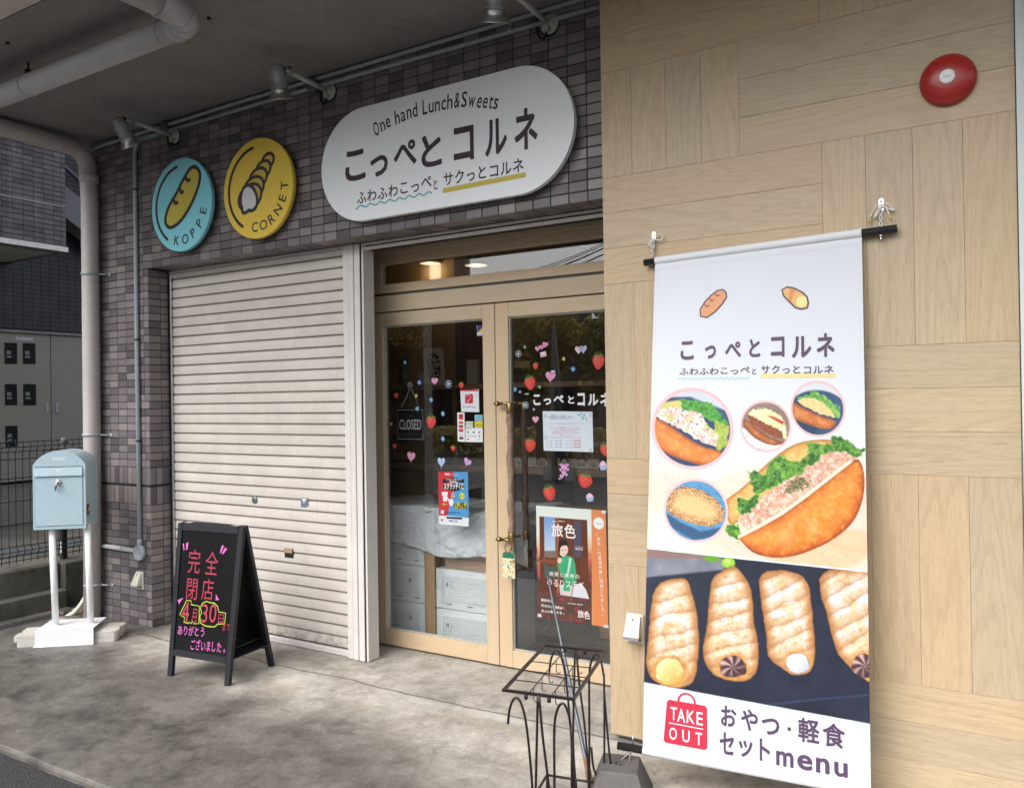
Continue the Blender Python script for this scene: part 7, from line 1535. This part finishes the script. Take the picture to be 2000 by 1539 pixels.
for k_, px, py, w, hh, rot, col in (('snowflake_sticker', 1012.5, 691, 6.5, 7.5, 0, (206, 206, 226)), ('sparkle_sticker', 1025, 678, 4, 4.5, .3, None), ('heart_sticker', 1050, 681, 4.5, 5, 0, pk), ('heart_sticker', 1058, 678, 4, 4.5, 0, pk), ('heart_sticker', 1065, 673, 5, 5.5, -.2, pk), ('envelope_sticker', 1061, 692, 6, 6, .2, None),
        ('heart_sticker', 1130, 683, 6, 7.5, 0, (236, 196, 220)), ('heart_sticker', 1139, 682, 6, 7.5, 0, bl), ('star_sticker', 1101, 701, 4.5, 5, .2, None), ('strawberry_sticker', 1046, 714, 5.5, 7.5, 0, None), ('strawberry_sticker', 1169, 705, 12, 17, -.1, None), ('snowflake_sticker', 1119.5, 721, 4.5, 5, 0, (80, 140, 180)),
        ('heart_sticker', 1075, 735, 8.5, 9.5, -.1, pk), ('envelope_sticker', 1080, 727, 4.5, 4, .1, bl), ('strawberry_sticker', 1035, 747, 11.5, 15, .15, None), ('leaf_sticker', 1054, 756, 3.5, 6.5, -.6, None), ('leaf_sticker', 1029, 769.5, 5.5, 4, .1, None), ('snowflake_sticker', 1006, 760.5, 4, 5, 0, (90, 150, 200)),
        ('sparkle_sticker', 1015.5, 765.5, 4, 4.5, .5, None), ('snowflake_sticker', 1027, 791, 6.5, 7.5, .3, (190, 210, 230)), ('sparkle_sticker', 1042.5, 799.5, 4, 4.5, .4, None), ('heart_sticker', 1046, 819, 5.5, 6.5, 0, (240, 160, 186)), ('strawberry_sticker', 1035.5, 868, 11.5, 15, -.1, None), ('strawberry_sticker', 1143, 938, 14.5, 15.5, -.3, None),
        ('strawberry_sticker', 1073, 962, 12.5, 16, .2, None), ('strawberry_sticker', 1182, 877, 10, 14, .1, None), ('cupcake_sticker', 1178, 909, 7.5, 9, .1, None), ('cupcake_sticker', 1152, 971, 7.5, 8, .1, None)):
    sticker(k_, px, py, w, hh, D2, rot, col)
for px, py, w in ((1102, 912, 6), (1096, 908, 3), (1108, 908, 3), (1095, 917, 2.5), (1109, 917, 2.5), (1101, 923, 4), (1106, 927, 2.5), (1097, 930, 3.5), (1093, 935, 2)): sticker('heart_sticker', px, py, w, w * 1.15, D2, 0, (226, 160, 216))

# closed sign hanging inside on a cord from a suction hook
c0 = onY(802, 829, .486); CSg = empty('closed_sign', tuple(c0), 'black hanging board lettered CLOSED behind the left door glass', 'sign'); hw_, hh_ = .108, .100
mb = MB(); mb.box((c0.x - hw_, .482, c0.z - hh_), (c0.x + hw_, .492, c0.z + hh_), bev=.003); mb.build('board', M_BOARD, CSg)
ik = Ink(wallfn(.4815)); b_ = .012; ik.line([(c0.x - hw_ + b_, c0.z - hh_ + b_), (c0.x + hw_ - b_, c0.z - hh_ + b_), (c0.x + hw_ - b_, c0.z + hh_ - b_), (c0.x - hw_ + b_, c0.z + hh_ - b_)], .0025, (196, 204, 210), 1, closed=True)
ik.text('CLOSED', c0.x, c0.z - .030, w=.165, h=.060, col=(216, 220, 224), L=1, bold=-.004, align='C'); ik.build('lettering', CSg)
tp = onY(802, 752, .482)
for s_ in (-1, 1): mb = MB(); mb.tube([(tp.x, .484, tp.z - .01), (c0.x + s_ * hw_ * .62, .487, c0.z + hh_)], .0011, 6); mb.build('cord', M_ROPE, CSg)
mb = MB(); mb.lathe([(.020, 0), (.018, .006), (.008, .010), (.008, .020), (.001, .022)], (tp.x, .474, tp.z), (0, 1, 0), 18); mb.build('suction_hook', mat('smoky_plastic', (.16, .17, .19), .25), CSg)

# fabric charm tied to the outer handle
ch0 = onY(993, 1103, .372); CHM = empty('fabric_charm', tuple(ch0), 'green and yellow patterned charm hanging from the door handle', 'charm')
W3, H3 = .040, .072; out = [(-W3, -H3 * .95), (W3, -H3), (W3, .01), (W3 * .85, .02), (W3, .03), (W3 * .9, H3 * .85), (W3 * .5, H3), (-W3 * .5, H3), (-W3 * .9, H3 * .85), (-W3, .03), (-W3 * .85, .02), (-W3, .01)]
mb = MB(); mb.prism([(ch0.x + x, .372, ch0.z + z) for x, z in out], (0, .006, 0)); mb.build('pouch', mat('cream_cloth', (.60, .56, .40), .8), CHM)
ik = Ink(lambda x, z, d: Vector((ch0.x + x, .3716 - d, ch0.z + z))); ik.poly([(-W3 * .93, .036), (W3 * .93, .036), (W3 * .88, H3 * .85), (W3 * .5, H3 * .98), (-W3 * .5, H3 * .98), (-W3 * .88, H3 * .85)], (40, 130, 100), 1)
R = random.Random(2)
for i in range(34): ik.ell(R.uniform(-.034, .034), R.uniform(-.066, .032), R.uniform(.003, .0085), R.uniform(.002, .006), R.choice([(232, 196, 60), (70, 150, 110), (226, 210, 150), (120, 170, 150), (236, 160, 60)]), 2 + i * .05, 9, R.uniform(0, 3))
ik.ell(0, .052, .003, .003, (20, 60, 50), 4, 8); ik.build('pattern', CHM)
mb = MB(); mb.tube(smooth([(ch0.x, .371, ch0.z + .055), (ch0.x - .018, .369, ch0.z + .085), (ch0.x - .010, .374, ch0.z + .118), (ch0.x + .028, .383, ch0.z + .125), (ch0.x + .012, .372, ch0.z + .080), (ch0.x + .002, .371, ch0.z + .055)], 5), .0028, 8); mb.build('cord', mat('brown_cord', (.20, .09, .05), .9), CHM)

# ================================================================= INSIDE THE SHOP, seen through the glass
def crate(x0, x1, z0, z1, lab, Y=.62):
    C_ = empty('storage_crate', ((x0 + x1) / 2, Y, z0), lab, 'crate', 'grey folding crates stacked behind the left glass')
    mb = MB(); mb.box((x0, Y, z0 + .001), (x1, Y + .34, z1 - .001), bev=.004); mb.build('shell', M_CRATE, C_)
    w = x1 - x0; hgt = z1 - z0; a, b, c, d = x0 + .05, x1 - .04, z0 + .055, z1 - .04
    mb = MB(); n_ = 9
    for i in range(n_): zz_ = c + (d - c) * (i + .3) / n_; mb.box((a + .012, Y - .009, zz_), (b - .012, Y - .0003, zz_ + (d - c) / n_ * .45))
    mb.build('ribs', M_CRATE, C_, kind='stuff')
    mb = MB(); mb.box((a, Y - .006, c - .008), (b, Y - .0004, c - .002)); mb.box((a, Y - .006, d), (b, Y - .0004, d + .006)); mb.box((a, Y - .006, c - .0015), (a + .005, Y - .0004, d - .0005)); mb.box((b - .005, Y - .006, c - .0015), (b, Y - .0004, d - .0005)); mb.build('rim', M_CRATE, C_)
    for q_ in (a + .045, b - .06):
        mb = MB(); mb.box((q_ - .022, Y - .014, d - .068), (q_ + .022, Y - .0093, d - .030), bev=.002); mb.build('latch', M_CRATE, C_)
        mb = MB(); mb.box((q_ - .010, Y - .0152, d - .060), (q_ - .004, Y - .0142, d - .038)); mb.box((q_ + .002, Y - .0152, d - .062), (q_ + .008, Y - .0142, d - .036)); mb.build('latch_slots', M_BLACKSTEEL, C_, kind='stuff')
    mb = MB()
    for q_ in (.2, .5, .85): mb.box((x0 + w * q_ - .02, Y - .004, z0 + .030), (x0 + w * q_ + .02, Y - .0003, z0 + .034))
    mb.build('foot_slots', M_BLACKSTEEL, C_, kind='stuff')
crate(-3.50, -3.112, -.012, .232, 'grey folding crate at the bottom of the left stack behind the glass'); crate(-3.50, -3.112, .234, .462, 'grey folding crate in the middle of the left stack behind the glass'); crate(-3.50, -3.112, .464, .69, 'grey folding crate at the top of the left stack, partly under the plastic sheet')
crate(-3.024, -2.52, -.012, .222, 'grey folding crate at the bottom right, behind the left door leaf'); crate(-3.024, -2.52, .224, .466, 'grey folding crate carrying the cardboard boxes, behind the left door leaf')
for (x0, x1, z0, z1, lab) in ((-2.97, -2.5, .467, .530, 'lower brown cardboard box on the grey crate behind the glass'), (-2.985, -2.545, .532, .598, 'upper brown cardboard box on the grey crate behind the glass')):
    CB_ = empty('cardboard_box', ((x0 + x1) / 2, .66, z0), lab, 'box'); mb = MB(); mb.box((x0, .645, z0), (x1, .95, z1), bev=.0015); mb.build('carton', M_CARD, CB_); mb = MB(); mb.box((x0 + .004, .6437, z1 - .0025), (x1 - .004, .6446, z1 - .0012)); mb.build('flap_edge', mat('card_edge', (.24, .16, .10), .9), CB_)
PW = empty('timber_post', (-3.07, .66, 0), 'knotty timber table post between the two crate stacks', 'post'); b_ = MB(); b_.box((-.32, -.055, -.038), (.32, .055, .038), bev=.002); o = bpy.data.objects.new('post', b_.mesh('post', M_POSTWOOD)); COL.objects.link(o); o.parent = PW; o.location = (.0, .01, .31); o.rotation_euler = (0, PI / 2, 0)
TB = empty('work_table', (-2.95, .95, .79), 'timber work table behind the left glass', 'table'); b_ = MB(); b_.box((-.85, -.32, -.015), (.85, .32, .015), bev=.003); o = bpy.data.objects.new('table_top', b_.mesh('table_top', M_POSTWOOD)); COL.objects.link(o); o.parent = TB
mb = MB(); mb.box((-3.78, .64, .0), (-3.72, .70, .775)); mb.build('leg', M_POSTWOOD, TB); mb = MB(); mb.box((-2.2, 1.2, .0), (-2.14, 1.26, .775)); mb.build('leg', M_POSTWOOD, TB)
# crumpled plastic sheet draped over the table
nu, nv = 150, 60; vs = []; R = np.random.RandomState(5); 
Ug, Vg = np.meshgrid(np.linspace(0, 1, nu), np.linspace(0, 1, nv)); pn = Paint(Ug * 100, Vg * 40)
w1 = pn.noise(16, 1, 5) - .5; w2 = pn.noise(5, 2, 4) - .5; fld = np.abs(pn.noise(12, 3, 4, (1, 2.2), .6) - .5)
X_ = -3.55 + 1.2 * Ug; hang = .575 + .03 * np.sin(Ug * 9) - .05 * (Ug > .62) * np.clip((Ug - .62) * 3, 0, 1) + .008 * w2
s_ = Vg; Z_ = np.where(s_ < .55, hang + (.845 - hang) * (s_ / .55), .845 - .02 * (s_ - .55)); Y_ = np.where(s_ < .55, .585 + .02 * s_, .60 + (s_ - .55) * 1.2)
Y_ = Y_ + (w1 * .035 + w2 * .018 - fld * .05 * (Ug > .45)) * (s_ < .6); Z_ = Z_ + (w1 * .05 + w2 * .02 - fld * .05) * (s_ >= .5) * (.3 + .7 * (Ug > .4))
Y_ = np.maximum(Y_, .52)
me = bpy.data.meshes.new('plastic_sheet'); idx = np.arange(nu * nv).reshape(nv, nu); qd = np.stack([idx[:-1, :-1], idx[:-1, 1:], idx[1:, 1:], idx[1:, :-1]], -1).reshape(-1, 4)
me.from_pydata(np.stack([X_, Y_, Z_], -1).reshape(-1, 3).tolist(), [], qd.tolist()); me.materials.append(M_POLY); me.polygons.foreach_set('use_smooth', [True] * len(me.polygons)); o = bpy.data.objects.new('plastic_sheet', me); COL.objects.link(o); tag(o, 'crumpled grey translucent plastic sheet draped over the table behind the glass', 'plastic sheet')
sol = o.modifiers.new('thickness', 'SOLIDIFY'); sol.thickness = .0008
# shelves
SV = empty('wall_shelves', (-3.1, 1.42, 1.3), 'brown wooden display shelves inside the shop', 'shelf')
def shelfboard(x0, x1, y0, y1, z, t=.035, m_=None):
    b_ = MB(); b_.box((-(x1 - x0) / 2, -(y1 - y0) / 2, -t / 2), ((x1 - x0) / 2, (y1 - y0) / 2, t / 2), bev=.002); o = bpy.data.objects.new('shelf_board', b_.mesh('shelf_board', m_ or M_SHELFWOOD)); COL.objects.link(o); o.parent = SV; o.location = Vector(((x0 + x1) / 2, (y0 + y1) / 2, z - t / 2)) - SV.location
shelfboard(-4.5, -1.75, 1.28, 1.56, 1.600); shelfboard(-4.5, -3.15, 1.28, 1.56, 1.30, .06); shelfboard(-4.5, -2.12, 1.28, 1.56, 1.035, .045)
mb = MB(); mb.box((-4.6, 1.562, 0), (-3.52, 1.59, 2.74)); mb.build('back_panel', mat('ochre_panel', (.36, .23, .09), .7, var=.2, scale=3), SV)
mb = MB(); mb.box((-3.515, 1.562, 0), (-1.6, 1.59, 2.74)); mb.build('back_panel', mat('dark_panel', (.10, .06, .04), .6, var=.2, scale=3), SV)
for x in (-3.6, -2.6): mb = MB(); mb.box((x, 1.30, 0), (x + .05, 1.558, 1.56)); mb.build('upright', mat('dark_upright', (.06, .04, .028), .6), SV)
# bouquet
bq0 = onY(790, 745, 1.38); BQ_ = empty('dried_bouquet', (bq0.x, 1.38, 1.601), 'dried flower bouquet in a jar on the upper shelf', 'bouquet'); R = random.Random(12)
mb = MB(); mb.lathe([(.035, 0), (.04, .02), (.042, .10), (.030, .13), (.034, .15)], (bq0.x, 1.38, 1.601), (0, 0, 1), 18); mb.build('jar', mat('green_grey_jar', (.10, .12, .10), .2), BQ_)
mb = MB(); mf = MB()
for i in range(46):
    a, e_ = R.uniform(0, 6.28), R.uniform(.1, .75); L_ = R.uniform(.18, .33); d = Vector((math.cos(a) * math.sin(e_), math.sin(a) * math.sin(e_) * .5, math.cos(e_))); s0 = Vector((bq0.x, 1.38, 1.74)); e0 = s0 + d * L_; mb.tube([s0, s0.lerp(e0, .5) + Vector((R.uniform(-.01, .01), 0, .01)), e0], .0016, 4)
    for k in range(7):
        c = e0 + Vector((R.gauss(0, .02), R.gauss(0, .02), R.gauss(0, .02))); r_ = R.uniform(.004, .009); mf.add([c + Vector((r_, 0, 0)), c + Vector((0, r_, 0)), c + Vector((-r_, 0, 0)), c + Vector((0, -r_, 0)), c + Vector((0, 0, r_)), c + Vector((0, 0, -r_))], [(0, 1, 4), (1, 2, 4), (2, 3, 4), (3, 0, 4), (1, 0, 5), (2, 1, 5), (3, 2, 5), (0, 3, 5)])
mb.build('stems', mat('dry_stem', (.22, .17, .06), .8), BQ_, kind='stuff'); mf.build('blooms', mat('straw_bloom', (.62, .50, .24), .8, var=.5, scale=40), BQ_, kind='stuff')
# leaning picture card and small things on the upper shelf
c = onY(848, 722, 1.42); PC = empty('picture_card', (c.x, 1.42, 1.602), 'framed floral picture card leaning on the upper shelf', 'picture'); zt_ = 1.602; sl_ = .06
mb = MB(); mb.hexa([Vector((c.x - .09 + .05, 1.36, zt_)), Vector((c.x + .14, 1.36, zt_)), Vector((c.x + .14, 1.37, zt_)), Vector((c.x - .04, 1.37, zt_)), Vector((c.x - .12, 1.44, zt_ + .27)), Vector((c.x + .06, 1.44, zt_ + .27)), Vector((c.x + .06, 1.45, zt_ + .27)), Vector((c.x - .12, 1.45, zt_ + .27))]); mb.build('card', mat('ivory_card', (.50, .46, .36), .7), PC)
ik = Ink(lambda u, v, d: Vector((c.x - .04 - .08 * v + u * .18, 1.36 + .08 * v - .001 - d, zt_ + .27 * v))); R = random.Random(3)
for i in range(60): ik.ell(R.uniform(.2, .8), R.uniform(.15, .85), R.uniform(.03, .08), R.uniform(.02, .05), R.choice([(40, 44, 50), (110, 100, 90), (120, 60, 60), (60, 70, 60)]), 1 + i * .02, 7)
ik.build('print', PC)
for (px, w, hgt, colr, lab) in ((825, .05, .10, (.45, .42, .36), 'small pale box on the upper shelf beside the picture card'), (925, .09, .17, (.42, .36, .30), 'pale upright card at the right end of the upper shelf, behind the left door'), ):
    c = onY(px, 745, 1.40); mb = MB(); mb.box((c.x - w / 2, 1.38, 1.601), (c.x + w / 2, 1.42, 1.601 + hgt), bev=.002); tag(mb.build('display_card', mat('card_%d' % px, colr, .7)), lab, 'card')
c = onY(1018, 712, 1.36); mb = MB(); mb.box((c.x - .06, 1.37, c.z - .022), (c.x + .06, 1.385, c.z + .022), bev=.002); PSN = tag(mb.build('wooden_plaque', M_POSTWOOD), 'small wooden plaque inside, seen at the top left of the right door glass', 'plaque')
mb = MB(); mb.tube([(c.x, 1.378, c.z - .0225), (c.x, 1.378, 1.601)], .004, 6); o = mb.build('stand', M_BLACKSTEEL, PSN)
# price signs on the lower shelf
M_KSIGN = mat('pale_wood_sign', (.40, .33, .24), .7, var=.1)
posn = ['first', 'second', 'third', 'fourth', 'fifth', 'sixth', 'seventh', 'eighth']
for i, px in enumerate((1012, 1039, 1060, 1083, 1106, 1118, 1137, 1159)):
    c = onY(px, 905, 1.33); w = .040; hgt = .062; zb2 = 1.036; E_ = empty('price_sign', (c.x, 1.33, zb2), '%s small wooden price sign from the left on the lower shelf, behind the right glass' % posn[i], 'price sign', 'wooden price signs on the lower shelf')
    arch = [(c.x - w, zb2), (c.x + w, zb2)] + ([(c.x + w * math.cos(t), zb2 + hgt * .45 + hgt * .55 * math.sin(t)) for t in np.linspace(0, PI, 9)] if i % 2 == 0 else [(c.x + w * 1.05, zb2 + hgt), (c.x - w * 1.05, zb2 + hgt)])
    mb = MB(); mb.prism([(x, 1.322, z) for x, z in arch], (0, .010, 0)); mb.build('plaque', M_KSIGN, E_)
    ik = Ink(wallfn(1.3215)); row_text(ik, ('小倉', 'ジャム', 'コルネ', 'きなこ', 'チョコ', '苺', '抹茶', '塩')[i], (c.x - w * .7, zb2 + .012), (c.x + w * .7, zb2 + .012), .022, (50, 40, 34), None, .02); ik.build('lettering', E_)
c = onY(1091, 925, 1.26); E_ = empty('menu_plaque', tuple(c), 'dark rectangular plaque hanging under the lower shelf', 'plaque'); mb = MB(); mb.box((c.x - .115, 1.26, c.z - .045), (c.x + .115, 1.272, c.z + .045), bev=.003); mb.build('plate', mat('dark_slate_plate', (.06, .055, .055), .4), E_)
ik = Ink(wallfn(1.2592)); ik.line([(c.x - .107, c.z - .037), (c.x + .107, c.z - .037), (c.x + .107, c.z + .037), (c.x - .107, c.z + .037)], .003, (90, 84, 84), 1, closed=True); ik.build('border', E_)
